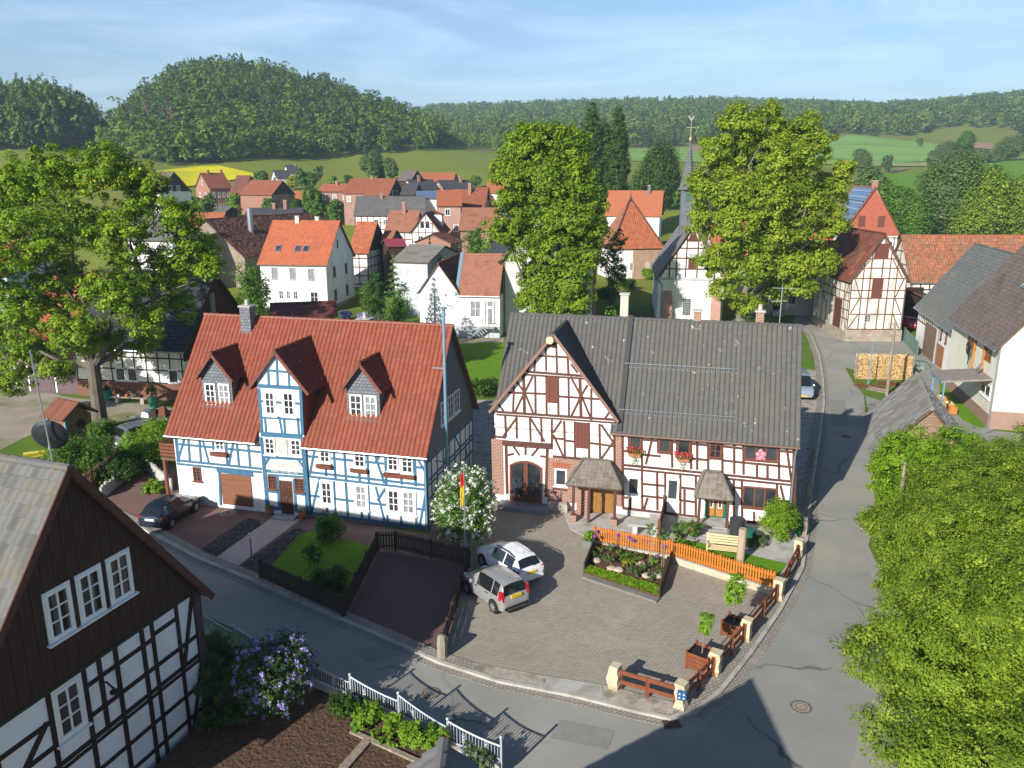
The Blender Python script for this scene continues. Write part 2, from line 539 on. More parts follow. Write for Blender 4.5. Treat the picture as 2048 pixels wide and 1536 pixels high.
def structure(name, mb, m, kind='structure'):
 o = mb.build(name, m)
 o['kind'] = kind
 return o
# rolling land beyond the village
yy = YG
V = np.zeros((len(yy), len(TG), 3))
V[:, :, 1] = yy[:, None]
V[:, :, 0] = TG[None, :] * yy[:, None]
V[:, :, 2] = ZG - 0.03
idx = np.arange(len(yy) * len(TG)).reshape(len(yy), len(TG))
F = np.stack([idx[:-1, :-1], idx[:-1, 1:], idx[1:, 1:], idx[1:, :-1]], -1).reshape(-1, 4)
tag(np_mesh('hills', V, F, M_meadow, smooth=True), kind='structure')
structure('ground', MB().poly([(-170, -45), (170, -45), (170, 112), (-170, 112)], -0.02, -0.02), M_grass)
def drape(name, m, top, bot, nx=90, ny=14, lift=0.35, y0=109.0):
 """a field: the strip of hillside between two outlines"""
 x0, x1 = max(top[0][0], bot[0][0]), min(top[-1][0], bot[-1][0])
 V = []
 for i in range(nx):
  px = x0 + (x1 - x0) * i / (nx - 1)
  a = np.interp(px, [p[0] for p in top], [p[1] for p in top])
  b = np.interp(px, [p[0] for p in bot], [p[1] for p in bot])
  for j in range(ny):
   p = hit(px, b + (a - b) * j / (ny - 1), y0)
   V.append((p[0], p[1], p[2] + lift))
 ix = np.arange(nx * ny).reshape(nx, ny)
 F = np.stack([ix[:-1, :-1], ix[1:, :-1], ix[1:, 1:], ix[:-1, 1:]], -1).reshape(-1, 4)
 return tag(np_mesh(name, V, F, m, smooth=True), kind='structure')
drape('rape_field', M_rape, [(150, 350), (300, 345), (400, 334), (440, 333), (515, 350)], [(150, 378), (330, 382), (515, 354)])
drape('crop_field', M_crop, [(1235, 300), (1330, 297), (1420, 296), (1600, 290), (1680, 274), (1705, 270), (1760, 276), (1830, 284), (1885, 290)],
  [(1235, 322), (1600, 330), (1760, 328), (1885, 322)])
drape('stubble_field', mat('stubble', (0.33, 0.33, 0.13), (0.25, 0.32, 0.10), scale=0.05, rough=0.95, spec=0.1), [(1720, 327), (1880, 326)], [(1720, 334), (1880, 334)], ny=4, lift=0.45)
drape('lower_crop_field', M_lawn, [(1760, 350), (1850, 346), (1980, 325), (2120, 318)], [(1760, 402), (1850, 402), (2120, 400)])
drape('ploughed_strip', M_soil, [(1780, 343), (1815, 338)], [(1780, 347), (1815, 340)], nx=12, ny=3, lift=0.5)
drape('ploughed_field', M_soil, [(1935, 284), (1985, 288)], [(1935, 296), (1985, 300)], nx=20, ny=4, lift=0.5)
drape('far_track', M_soil, [(1385, 294), (1440, 290)], [(1385, 304), (1440, 300)], nx=20, ny=3, lift=0.5)
# ------------------------------------------------------------------ roads, yards, beds
NK = [(-44, 56), (-27, 43.8)] + [G2(*p) for p in [(300, 1068), (395, 1120), (520, 1172), (690, 1247), (880, 1330), (1000, 1368), (1150, 1397), (1270, 1427), (1340, 1443), (1392, 1430), (1446, 1386),
  (1506, 1310), (1563, 1225), (1608, 1140), (1619, 1060), (1626, 980), (1641, 880), (1650, 810), (1648, 760), (1640, 712), (1622, 668), (1590, 642)]]
RK = [G2(*p) for p in [(1590, 615), (1690, 655), (1713, 722), (1727, 770), (1729, 810), (1733, 860), (1745, 940), (1752, 1020)]] + [(17.5, 36), (16.0, 29), (15.2, 20), (14, -25)]
SK = [(0.4, -25), (0.3, 20.3), (-0.37, 20.93), (-3.81, 23.55), (-13.0, 29.83), (-22, 36.4), (-44, 52)]
structure('road', MB().poly(NK + RK + SK, 0.0, 0.0), M_asph)
for i_, pp_ in enumerate(([(700, 1300), (760, 1290), (800, 1312), (735, 1325)], [(1120, 1440), (1230, 1462), (1215, 1500), (1100, 1476)], [(1660, 800), (1690, 800), (1697, 850), (1662, 852)])):
 structure('road_repair', MB().poly([G2(*p) for p in pp_], 0.008 + .002 * i_, 0.008 + .002 * i_), mat('tar_repair', (0.225, 0.22, 0.2), (0.265, 0.258, 0.232), scale=2.5, rough=.9, bump=.006, bscale=50))
structure('road_patch', MB().poly([G2(*p) for p in [(1618, 1150), (1680, 1143), (1740, 1142), (1760, 1300), (1700, 1536), (1330, 1536), (1390, 1470), (1475, 1385), (1540, 1290)]], 0.005, 0.005), M_asph2)
def ribbon(path, a, b, z0, z1, i0=0, i1=None):
 P = [Vector((p[0], p[1])) for p in path]
 L, Rr = [], []
 for i, p in enumerate(P):
  d = (P[min(i + 1, len(P) - 1)] - P[max(i - 1, 0)]).normalized()
  n = Vector((-d.y, d.x))
  L.append(p + n * b)
  Rr.append(p + n * a)
 mb = MB()
 for i in range(i0, (i1 or len(P)) - 1):
  q = [Rr[i], Rr[i + 1], L[i + 1], L[i]]
  mb.hexa([(v.x, v.y, z0) for v in q] + [(v.x, v.y, z1) for v in q])
 return mb
structure('gutter', ribbon(NK, -0.32, 0.0, -0.01, 0.012), M_kerb)
structure('kerb', ribbon(NK, 0.0, 0.16, -0.01, 0.11), M_conc)
structure('pavement', ribbon(NK, 0.16, 0.62, -0.01, 0.085), M_kerb)
structure('courtyard', MB().poly([G2(*p) for p in [(887, 1314), (1000, 1343), (1150, 1371), (1270, 1402), (1345, 1416), (1378, 1402), (1432, 1357), (1492, 1285), (1548, 1202), (1592, 1120), (1597, 1040), (1000, 975), (960, 1030), (940, 1125)]], -0.01, 0.055), M_cobble)
structure('entrance_slab', MB().poly([G2(*p) for p in [(1092, 1356), (1205, 1374), (1203, 1403), (1090, 1378)]], 0.0, 0.095), M_conc)
structure('apron', MB().poly([G2(*p) for p in [(950, 1330), (1092, 1356), (1090, 1378), (945, 1347)]], 0.0, 0.09), M_conc2)
structure('gravel_corner', MB().poly([G2(*p) for p in [(1206, 1374), (1352, 1410), (1345, 1432), (1272, 1421), (1203, 1404)]], 0.0, 0.097), M_conc2)
structure('yard_base', MB().poly([G2(*p) for p in [(300, 1064), (205, 985), (262, 953), (345, 925), (362, 980), (860, 1088), (955, 1115), (886, 1320), (690, 1243), (520, 1168)]], -0.01, 0.022), M_redpav)
structure('red_drive', MB().poly([G2(*p) for p in [(210, 1000), (262, 962), (340, 935), (362, 985), (610, 1030), (850, 1070), (905, 1050), (945, 1108), (750, 1088), (672, 1092), (523, 1160), (398, 1105), (306, 1058)]], -0.01, 0.03), M_redpav)
structure('garden_path', MB().poly([G2(*p) for p in [(557, 1028), (602, 1040), (470, 1137), (428, 1118)]], 0.0, 0.045), M_slab)
structure('blue_house_lawn', MB().poly([G2(*p) for p in [(522, 1157), (600, 1068), (640, 1064), (662, 1082), (690, 1080), (752, 1100), (690, 1232)]], 0.0, 0.075), M_lawn)
structure('parking_bay', MB().poly([G2(*p) for p in [(757, 1104), (938, 1134), (885, 1318), (690, 1240)]], 0.0, 0.04), brick_mat('dark_red_pavers', (0.20, 0.11, 0.10), (0.165, 0.095, 0.085), (0.10, 0.065, 0.06), bw=0.2, bh=0.1, ms=0.01, axis='xy', rot=R(20), bump=0.004))
structure('stable_yard', MB().poly([G2(*p) for p in [(1600, 628), (1660, 612), (1700, 650), (1815, 668), (1990, 862), (2300, 890), (2300, 935), (1905, 888), (1760, 905), (1745, 860), (1720, 745), (1695, 690)]], -0.01, -0.004), M_asph2)
structure('verge', MB().poly([G2(*p) for p in [(1690, 735), (1706, 765), (1728, 790), (1775, 806), (1800, 792), (1850, 765), (1826, 742), (1760, 752)]], -0.01, 0.01), M_grass)
structure('house_lawn', MB().poly([G2(*p) for p in [(1878, 745), (1905, 740), (1990, 850), (1960, 856), (1925, 840), (1880, 790)]], -0.01, 0.01), M_lawn)
structure('gravel_yard', MB().poly([G2(*p) for p in [(-300, 760), (60, 778), (150, 796), (330, 812), (430, 850), (330, 862), (240, 855), (130, 838), (60, 870), (-10, 905), (-300, 930)]], -0.01, -0.004), M_gravel)
structure('side_yard', MB().poly([G2(*p) for p in [(1590, 1090), (1606, 1110), (1617, 1060), (1624, 980), (1639, 880), (1646, 810), (1640, 740), (1596, 740)]], -0.01, 0.02), M_conc2)
structure('alley', MB().poly([G2(*p) for p in [(855, 1085), (905, 1090), (945, 1110), (990, 1000), (1000, 800), (930, 800)]], -0.01, 0.02), M_conc2)
structure('back_lawn', MB().poly([G2(*p) for p in [(918, 690), (1010, 682), (1010, 780), (940, 790)]], -0.01, -0.004), M_lawn)
structure('back_path', MB().poly([G2(*p) for p in [(830, 664), (1005, 668), (1010, 684), (830, 690)]], -0.01, -0.002), M_gravel)
structure('terrace', MB().poly([G2(*p, .3) for p in [(1322, 1106), (1338, 1113), (1545, 1180), (1578, 1130), (1600, 1085)]] + [(14.3, 37.5), (7.3, 39.3)], 0.0, 0.30), M_conc)
structure('front_lawn', MB().poly([G2(*p, .3) for p in [(1345, 1110), (1543, 1174), (1574, 1128), (1480, 1106), (1400, 1086), (1352, 1076)]], 0.30, 0.33), M_lawn)
structure('patio', MB().poly([G2(*p) for p in [(1128, 1030), (1240, 1030), (1330, 1060), (1330, 1108), (1185, 1084), (1140, 1060)]], 0.0, 0.10), M_conc)
structure('garden_bed', MB().poly([(-9.5, 26.8), (-4.4, 23.4), (-0.8, 20.7), (-0.5, 16), (-9, 10), (-12.4, 14), (-9.9, 23)], 0.0, 0.5), M_bedsoil)
# ------------------------------------------------------------------ building materials
def plaster(name, c, dirt=0.12, **k):
 d = tuple(v * (1 - dirt) for v in c)
 return mat(name, c, d, scale=1.3, rough=0.9, c3=tuple(v * (1 - 2.6 * dirt) for v in (c[0], c[1] * 0.985, c[2] * 0.94)), s3=0.9, spec=0.15, bump=0.006, bscale=22, stretch=(1, 1, .4))
M_white = plaster('white_plaster', (0.82, 0.81, 0.785), 0.075)
M_cream = plaster('cream_plaster', (0.78, 0.75, 0.64), 0.05)
M_oldwhite = plaster('weathered_plaster', (0.74, 0.71, 0.63), 0.14)
M_greyplinth = plaster('grey_plinth', (0.50, 0.53, 0.54), 0.08)
M_blue = mat('blue_timber', (0.04, 0.125, 0.215), (0.06, 0.165, 0.265), scale=4, rough=0.6, spec=0.3)
M_brown = mat('brown_timber', (0.085, 0.032, 0.024), (0.12, 0.05, 0.036), scale=5, rough=0.65, spec=0.3)
M_black = mat('dark_timber', (0.022, 0.014, 0.012), (0.036, 0.024, 0.02), scale=5, rough=0.75)
M_rust = mat('rust_timber', (0.17, 0.062, 0.032), (0.12, 0.045, 0.028), scale=4, rough=0.8)
M_shutter = mat('brown_shutter', (0.165, 0.058, 0.04), (0.13, 0.045, 0.034), scale=6, rough=0.7, stretch=(6, 6, 0.6))
M_clad = mat('dark_cladding', (0.040, 0.020, 0.014), (0.062, 0.030, 0.020), scale=3, rough=0.8, stretch=(7, 7, 0.5), bump=0.004)
M_slate = brick_mat('slate_shingles', (0.20, 0.215, 0.235), (0.15, 0.16, 0.18), (0.07, 0.075, 0.085), bw=0.22, bh=0.17, ms=0.014, rough=0.6, bump=0.006)
M_brick = brick_mat('red_brick', (0.33, 0.13, 0.085), (0.25, 0.095, 0.065), (0.42, 0.36, 0.30), bw=0.25, bh=0.085, ms=0.013)
M_oldbrick = brick_mat('brown_brick', (0.37, 0.15, 0.095), (0.29, 0.115, 0.08), (0.36, 0.27, 0.22), bw=0.25, bh=0.09, ms=0.012)
M_pinkbrick = brick_mat('pink_brick', (0.46, 0.27, 0.20), (0.40, 0.225, 0.17), (0.42, 0.33, 0.27), bw=0.3, bh=0.1, ms=0.012)
M_plinth = brick_mat('purple_plinth', (0.24, 0.155, 0.15), (0.20, 0.13, 0.13), (0.16, 0.115, 0.11), bw=0.6, bh=0.3, ms=0.012)
M_stone = brick_mat('rubble_stone', (0.42, 0.36, 0.28), (0.30, 0.24, 0.185), (0.36, 0.32, 0.27), bw=0.55, bh=0.26, ms=0.03, bump=0.02, stain=[((0.46, 0.25, 0.17), 1.3, 0.56, 0.66), ((0.22, 0.2, 0.16), 0.9, 0.55, 0.7)])
M_sandstone = brick_mat('sandstone_blocks', (0.46, 0.29, 0.19), (0.38, 0.24, 0.16), (0.40, 0.31, 0.23), bw=0.5, bh=0.25, ms=0.02, bump=0.012, stain=[((0.30, 0.2, 0.14), 0.8, 0.5, 0.68)])
M_whitepaint = mat('white_paint', (0.82, 0.82, 0.80), rough=0.45, spec=0.4)
M_brownpaint = mat('brown_paint', (0.15, 0.05, 0.03), (0.19, 0.065, 0.04), scale=6, rough=0.5, spec=0.4)
M_glass = mat('window_glass', (0.018, 0.022, 0.028), (0.055, 0.06, 0.065), scale=0.9, rough=0.06, spec=0.7, detail=1)
M_curtain = mat('curtained_glass', (0.33, 0.35, 0.35), (0.16, 0.18, 0.19), scale=2.2, rough=0.08, spec=0.7, detail=1, stretch=(3, 3, 0.6))
M_zinc = mat('zinc', (0.42, 0.46, 0.50), (0.34, 0.38, 0.42), scale=3, rough=0.4, metal=0.7)
M_bluegutter = mat('blue_gutter', (0.15, 0.27, 0.36), rough=0.4, spec=0.5)
M_copper = mat('brown_gutter', (0.16, 0.09, 0.065), rough=0.5, spec=0.4)
M_wood = mat('weathered_boards', (0.30, 0.24, 0.18), (0.20, 0.155, 0.115), scale=2.0, rough=0.9, stretch=(6, 6, 0.5), bump=0.006, c3=(0.37, 0.32, 0.26), s3=0.6)
M_soffit = mat('soffit_boards', (0.13, 0.075, 0.05), (0.17, 0.10, 0.07), scale=3, rough=0.85)
MOSS = (0.085, 0.085, 0.03)
M_tile_red = attr_mat('red_tiles', [(0.185, 0.05, 0.029), (0.235, 0.065, 0.037), (0.25, 0.071, 0.04), (0.275, 0.083, 0.048), (0.20, 0.054, 0.031)], rough=0.5, stain=(0.20, 0.066, 0.04), stain_scale=0.55, stain_lo=0.52, stain_hi=0.74)
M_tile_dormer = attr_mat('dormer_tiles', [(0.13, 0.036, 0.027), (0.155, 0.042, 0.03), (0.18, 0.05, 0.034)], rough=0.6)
M_tile_grey = attr_mat('grey_tiles', [(0.082, 0.080, 0.076), (0.094, 0.091, 0.086), (0.104, 0.100, 0.094), (0.09, 0.086, 0.08), (0.118, 0.113, 0.106)], rough=0.75, stain=(0.115, 0.104, 0.08), stain_scale=0.35, stain_lo=0.52, stain_hi=0.72, spot=((0.40, 0.38, 0.33), 2.6, 0.655, 0.69))
M_tile_dark = attr_mat('anthracite_tiles', [(0.028, 0.030, 0.036), (0.045, 0.046, 0.052), (0.06, 0.06, 0.066)], rough=0.5)
M_tile_old = attr_mat('weathered_grey_tiles', [(0.125, 0.124, 0.124), (0.155, 0.153, 0.152), (0.105, 0.104, 0.102), (0.14, 0.132, 0.124)], rough=0.85, stain=(0.16, 0.14, 0.095), stain_scale=1.5, stain_lo=0.5, stain_hi=0.7)
M_tile_orange = attr_mat('orange_tiles', [(0.36, 0.11, 0.048), (0.42, 0.135, 0.058), (0.32, 0.092, 0.042), (0.45, 0.16, 0.072)], rough=0.7, stain=(0.30, 0.11, 0.055), stain_scale=0.6, stain_lo=0.52, stain_hi=0.72)
M_tile_oldorange = attr_mat('patchy_orange_tiles', [(0.35, 0.125, 0.06), (0.40, 0.155, 0.075), (0.30, 0.11, 0.06), (0.24, 0.11, 0.065), (0.42, 0.19, 0.105)], rough=0.8, stain=(0.22, 0.13, 0.07), stain_scale=0.5, stain_lo=0.5, stain_hi=0.68, spot=((0.12, 0.09, 0.05), 1.7, 0.62, 0.68))
M_tile_brown = attr_mat('brown_tiles', [(0.29, 0.125, 0.075), (0.33, 0.145, 0.09), (0.25, 0.105, 0.065)], rough=0.75, stain=(0.19, 0.09, 0.055), stain_scale=0.4, stain_lo=0.52, stain_hi=0.72)
M_tile_darkred = attr_mat('dark_red_tiles', [(0.12, 0.042, 0.03), (0.16, 0.055, 0.036), (0.20, 0.075, 0.045), (0.30, 0.12, 0.07)], rough=0.75, stain=(0.08, 0.045, 0.03), stain_scale=0.5, stain_lo=0.5, stain_hi=0.7)
M_tile_green = attr_mat('greenish_slates', [(0.12, 0.128, 0.12), (0.15, 0.156, 0.145), (0.18, 0.184, 0.17)], rough=0.7, stain=(0.20, 0.20, 0.17), stain_scale=0.8, stain_lo=0.52, stain_hi=0.72, spot=((0.4, 0.4, 0.36), 4.0, 0.7, 0.74))
M_tile_umber = attr_mat('umber_tiles', [(0.13, 0.10, 0.085), (0.165, 0.13, 0.11), (0.20, 0.155, 0.13)], rough=0.75, stain=(0.11, 0.09, 0.08), stain_scale=0.7, stain_lo=0.5, stain_hi=0.7)
M_shingle = attr_mat('wood_shingles', [(0.24, 0.225, 0.21), (0.31, 0.295, 0.275), (0.19, 0.175, 0.16), (0.36, 0.34, 0.315)], rough=0.95, stain=(0.17, 0.15, 0.09), stain_scale=0.7, stain_lo=0.52, stain_hi=0.72)
# ------------------------------------------------------------------ roofs
def tiles(name, P0, eu, ev, Lu, Lv, m, parent, tw=0.26, th=0.36, amp=0.035, step=0.035, spp=4, left=None, right=None, prof='pan', lift=0.0, jit=0.012, cut=()):
 """a slope laid with single tiles. P0 eave start, eu along the eave, ev up the slope; left/right(v) clip the width"""
 P0, eu, ev = np.array(P0, float), np.array(eu, float), np.array(ev, float)
 eu /= np.linalg.norm(eu); ev /= np.linalg.norm(ev)
 nrm = np.cross(eu, ev)
 nc, nr = max(1, int(round(Lu / tw))), max(1, int(round(Lv / th)))
 tw, th = Lu / nc, Lv / nr
 k = np.arange(nc * spp + 1)
 PH = np.array([0, .3, .55, .75, .93]) if spp == 5 else np.arange(spp) / spp
 ph = PH[k % spp]
 u = (k // spp + ph) * tw
 if prof == 'pan':
  h = amp * (np.interp(ph, [0, .3, .55, .75, .93], [0, .55, .9, 1, .95]) if spp == 5 else np.where(ph < 0.5, np.sin(ph * 2 * np.pi), -0.35 * np.sin((ph - 0.5) * 2 * np.pi)))
 elif prof == 'flat':
  h = np.zeros_like(ph)
 else:
  h = amp * np.sin(ph * 2 * np.pi)
 V, rows = [], []
 for r in range(nr):
  for e, (v, up) in enumerate(((r * th, step), ((r + 1) * th + 0.02, 0.0))):
   uu = u.copy()
   vv = np.full_like(uu, v)
   if left: uu = np.maximum(uu, left(min(v, Lv)))
   if right: uu = np.minimum(uu, right(min(v, Lv)))
   V.append(P0 + uu[:, None] * eu + vv[:, None] * ev + (h + up + lift)[:, None] * nrm)
 V = np.array(V).reshape(nr, 2, nc * spp + 1, 3)
 tj = rng.normal(0, jit, (nr, 1, nc))
 V[:, :, :-1] += (np.repeat(tj, spp, axis=2)[..., None] * nrm * np.array([1, 0.3])[None, :, None, None])
 ix = np.arange(V.size // 3).reshape(nr, 2, -1)
 F = np.stack([ix[:, 0, :-1], ix[:, 0, 1:], ix[:, 1, 1:], ix[:, 1, :-1]], -1).reshape(-1, 4)
 rn = np.clip(rng.beta(5, 5, (nr, nc)), 0, 1)
 rnd = np.repeat(rn, spp, axis=1).reshape(-1)
 keep = np.ones((nr, nc * spp), bool)
 for (ca, cb, cv) in cut:
  um = (u[:-1] + u[1:]) / 2
  keep &= ~((um[None, :] > ca) & (um[None, :] < cb) & ((np.arange(nr) * th)[:, None] < cv))
 keep = keep.reshape(-1)
 # front edges of each course
 lowv = V[:, 0].copy()
 low2 = lowv - nrm * (step + 0.015)
 base = V.size // 3
 V2 = np.stack([lowv, low2], 1)
 jx = base + np.arange(V2.size // 3).reshape(nr, 2, -1)
 F2 = np.stack([jx[:, 1, :-1], jx[:, 1, 1:], jx[:, 0, 1:], jx[:, 0, :-1]], -1).reshape(-1, 4)
 o = np_mesh(name, np.concatenate([V.reshape(-1, 3), V2.reshape(-1, 3)]), np.concatenate([F[keep], F2[keep]]), m, parent, rnd=np.concatenate([rnd[keep], rnd[keep]]))
 return o
class Side:
 """a wall plane of a house in its local frame: u to the right seen from outside, z up"""
 def __init__(s, o, e):
  s.o, s.e = Vector(o), Vector(e).normalized()
  s.n = s.e.cross(Vector((0, 0, 1)))
 def p(s, u, z, d=0.0):
  return s.o + s.e * u + Vector((0, 0, z)) + s.n * d
_beamk = [0]
def beams(sd, segs, m, name, parent, w=0.16, proud=0.02, deep=0.05):
 """timber framing: segs of (u0,z0,u1,z1[,w])"""
 mb = MB()
 for sg in segs:
  u0, z0, u1, z1 = sg[:4]
  ww = sg[4] if len(sg) > 4 else w
  _beamk[0] += 1
  pr = proud + 0.0016 * (_beamk[0] % 9)
  d = Vector((u1 - u0, z1 - z0))
  if d.length < 0.02: continue
  d.normalize()
  e = 0.0
  a = Vector((-d.y, d.x)) * (ww / 2)
  q = [(u0 - a.x, z0 - a.y), (u1 - a.x, z1 - a.y), (u1 + a.x, z1 + a.y), (u0 + a.x, z0 + a.y)]
  mb.plate(sd.o, sd.e, sd.n, q, -deep, pr)
 return mb.build(name, m, parent)
def window(sd, u0, u1, z0, z1, parent, frame=None, glass=None, cols=2, rows=3, fw=0.07, mw=0.035, proud=0.05, sill=True, name='window', label=None, trim=0.0, arch=False):
 frame, glass = frame or M_whitepaint, glass or M_glass
 if u1 < u0: u0, u1 = u1, u0
 if z1 < z0: z0, z1 = z1, z0
 mb = MB()
 def rect(a, b, c, d, d0, d1): mb.plate(sd.o, sd.e, sd.n, [(a, c), (b, c), (b, d), (a, d)], d0, d1)
 rect(u0, u0 + fw, z0, z1, -0.03, proud); rect(u1 - fw, u1, z0, z1, -0.03, proud)
 rect(u0 + fw, u1 - fw, z0, z0 + fw, -0.03, proud - 0.002); rect(u0 + fw, u1 - fw, z1 - fw, z1, -0.03, proud - 0.002)
 iu0, iu1, iz0, iz1 = u0 + fw, u1 - fw, z0 + fw, z1 - fw
 for c in range(1, cols):
  x = iu0 + (iu1 - iu0) * c / cols
  w = mw * (1.5 if cols % 2 == 0 and c == cols // 2 else 1)
  rect(x - w / 2, x + w / 2, iz0, iz1, 0.0, proud - 0.012)
 for r in range(1, rows):
  z = iz0 + (iz1 - iz0) * r / rows
  rect(iu0, iu1, z - mw / 2, z + mw / 2, 0.0, proud - 0.015)
 if trim:
  for a, b, c, d in ((u0 - trim, u0, z0 - trim, z1 + trim), (u1, u1 + trim, z0 - trim, z1 + trim), (u0, u1, z1, z1 + trim), (u0, u1, z0 - trim, z0)):
   rect(a, b, c, d, -0.02, 0.036)
 if sill:
  rect(u0 - 0.06 - trim, u1 + 0.06 + trim, z0 - trim - 0.05, z0 - trim, -0.02, proud + 0.07)
 o = mb.build(name, frame, parent)
 if label: o['label'] = label
 g = MB()
 g.plate(sd.o, sd.e, sd.n, [(iu0 - .01, iz0 - .01), (iu1 + .01, iz0 - .01), (iu1 + .01, iz1 + .01), (iu0 - .01, iz1 + .01)], -0.02, 0.012)
 g.build('pane', glass, o)
 return o
def board(sd, u0, u1, z0, z1, m, parent, name, planks=0, proud=0.045, label=None, vertical=True):
 """a shutter or door leaf made of planks"""
 mb = MB()
 if u1 < u0: u0, u1 = u1, u0
 if z1 < z0: z0, z1 = z1, z0
 n = planks or max(2, int((u1 - u0 if vertical else z1 - z0) / 0.16))
 for i in range(n):
  if vertical:
   a, b = u0 + (u1 - u0) * i / n + 0.006, u0 + (u1 - u0) * (i + 1) / n - 0.006
   mb.plate(sd.o, sd.e, sd.n, [(a, z0), (b, z0), (b, z1), (a, z1)], -0.02, proud - 0.004 * (i % 2))
  else:
   a, b = z0 + (z1 - z0) * i / n + 0.008, z0 + (z1 - z0) * (i + 1) / n - 0.008
   mb.plate(sd.o, sd.e, sd.n, [(u0, a), (u1, a), (u1, b), (u0, b)], -0.02, proud - 0.004 * (i % 2))
 mb.plate(sd.o, sd.e, sd.n, [(u0, z0), (u1, z0), (u1, z1), (u0, z1)], -0.03, 0.02)
 o = mb.build(name, m, parent)
 if label: o['label'] = label
 return o
class House:
 """gabled building: local x along the ridge, y back from the front wall, z up"""
 def __init__(s, name, label, cat, o, yaw, L, D, he, hr, wall, roof, group=None, oa=0.3, ob=0.25, tw=0.26, th=0.36, amp=0.035, tilestep=0.035, spp=4, ridge=None, hb=None, walls=True,
     gable=None, soffit=None, prof='pan', backroof=True, jit=0.012, cut=()):
  s.L, s.D, s.he, s.hr = L, D, he, hr
  s.t = T(name, label, cat, o, yaw, group)
  s.front = Side((0, 0, 0), (1, 0, 0)); s.right = Side((L, 0, 0), (0, 1, 0)); s.left = Side((0, D, 0), (0, -1, 0)); s.back = Side((L, D, 0), (-1, 0, 0))
  hb = he if hb is None else hb              # rear eave height
  s.hb = hb
  zr = he + hr
  s.zr = zr
  if walls:
   mb = MB()
   z0 = -0.6
   mb.add([(0, 0, z0), (L, 0, z0), (L, D, z0), (0, D, z0), (0, 0, he), (L, 0, he), (L, D, hb), (0, D, hb), (0, D / 2, zr - 0.05), (L, D / 2, zr - 0.05)],
     [(0, 1, 5, 4), (2, 3, 7, 6), (1, 2, 6, 9, 5), (3, 0, 4, 8, 7), (4, 5, 9, 8), (6, 7, 8, 9)])
   s.wall = mb.build('wall', wall, s.t)
  if gable is not None:                      # different cladding on the gables, set proud
   for sdn in ('left', 'right'):
    sd = getattr(s, sdn)
    hl, hrr = (hb, he) if sdn == 'left' else (he, hb)
    MB().plate(sd.o, sd.e, sd.n, [(0.01, hl), (D - 0.01, hrr), (D / 2, zr - 0.06)], -0.01, 0.03).build('gable_cladding', gable, s.t)
  sl = hr / (D / 2)
  ln = math.hypot(D / 2, hr)
  ev = Vector((0, D / 2, hr)).normalized()
  ext = ob / (ev.y)
  P0 = Vector((-oa, 0, he)) - ev * ext
  s.P0, s.ev, s.Lv = P0, ev, ln + ext
  n = Vector((1, 0, 0)).cross(ev)
  s.n = n
  lift = 0.06
  s.roof = tiles('roof', P0 + n * lift, (1, 0, 0), ev, L + 2 * oa, ln + ext, roof, s.t, tw=tw, th=th, amp=amp, step=tilestep, spp=spp, prof=prof, jit=jit, cut=[(a + oa, b + oa, ext + 0.12) for a, b in cut])
  s.cut = cut
  hr2 = zr - hb
  ev2 = Vector((0, -D / 2, hr2)).normalized()
  ext2 = ob / abs(ev2.y)
  P2 = Vector((L + oa, D, hb)) - ev2 * ext2
  n2 = Vector((-1, 0, 0)).cross(ev2)
  if backroof:
   tiles('rear_roof', P2 + n2 * lift, (-1, 0, 0), ev2, L + 2 * oa, math.hypot(D / 2, hr2) + ext2, roof, s.t, tw=tw * 2, th=th * 2, amp=amp, step=tilestep, spp=spp, prof=prof)
  # boards under the tiles
  sb = MB()
  xs = [-oa] + [c for ab in cut for c in ab] + [L + oa]
  for (pp, vv, nn, x0, x1, ll) in [(P0, ev, n, xs[2 * i], xs[2 * i + 1], ln + ext) for i in range(len(xs) // 2)] + [(P0 + ev * (ext + 0.1), ev, n, a_, b_, ln - 0.1) for a_, b_ in cut] + [(P2, ev2, n2, -oa, L + oa, math.hypot(D / 2, hr2) + ext2)]:
   a = Vector((x0, pp.y, pp.z)); b = Vector((x1, pp.y, pp.z))
   q = [a, b, b + vv * ll, a + vv * ll]
   if nn is n2: q = [b, a, a + vv * ll, b + vv * ll]
   sb.hexa([p - nn * 0.05 for p in q] + [p + nn * 0.045 for p in q])
  s.soffit = sb.build('roof_boards', soffit or M_soffit, s.t)
  # ridge tiles
  rb = MB()
  k = max(3, int((L + 2 * oa) / 0.38))
  for i in range(k):
   x0, x1 = -oa + (L + 2 * oa) * i / k, -oa + (L + 2 * oa) * (i + 1) / k + 0.02
   rb.cyl((x0, D / 2, zr + 0.075), (x1, D / 2, zr + 0.06), 0.125, 0.105, n=8)
  rr = rb.build('ridge_cap', ridge or roof, s.roof)
 def gutter(s, m=None, down=(), side='front'):
  m = m or M_zinc
  mb = MB()
  xs = [s.P0.x] + [c for ab in s.cut for c in ab] + [s.L - s.P0.x]
  for i in range(len(xs) // 2):
   mb.cyl((xs[2 * i], s.P0.y - 0.06, s.P0.z), (xs[2 * i + 1], s.P0.y - 0.06, s.P0.z), 0.065, n=8)
  for u in down:
   mb.tube([(u, s.P0.y - 0.05, s.P0.z - 0.03), (u, -0.09, s.he - 0.35), (u, -0.09, 0.05)], 0.045, n=6)
  return mb.build('gutter', m, s.t)
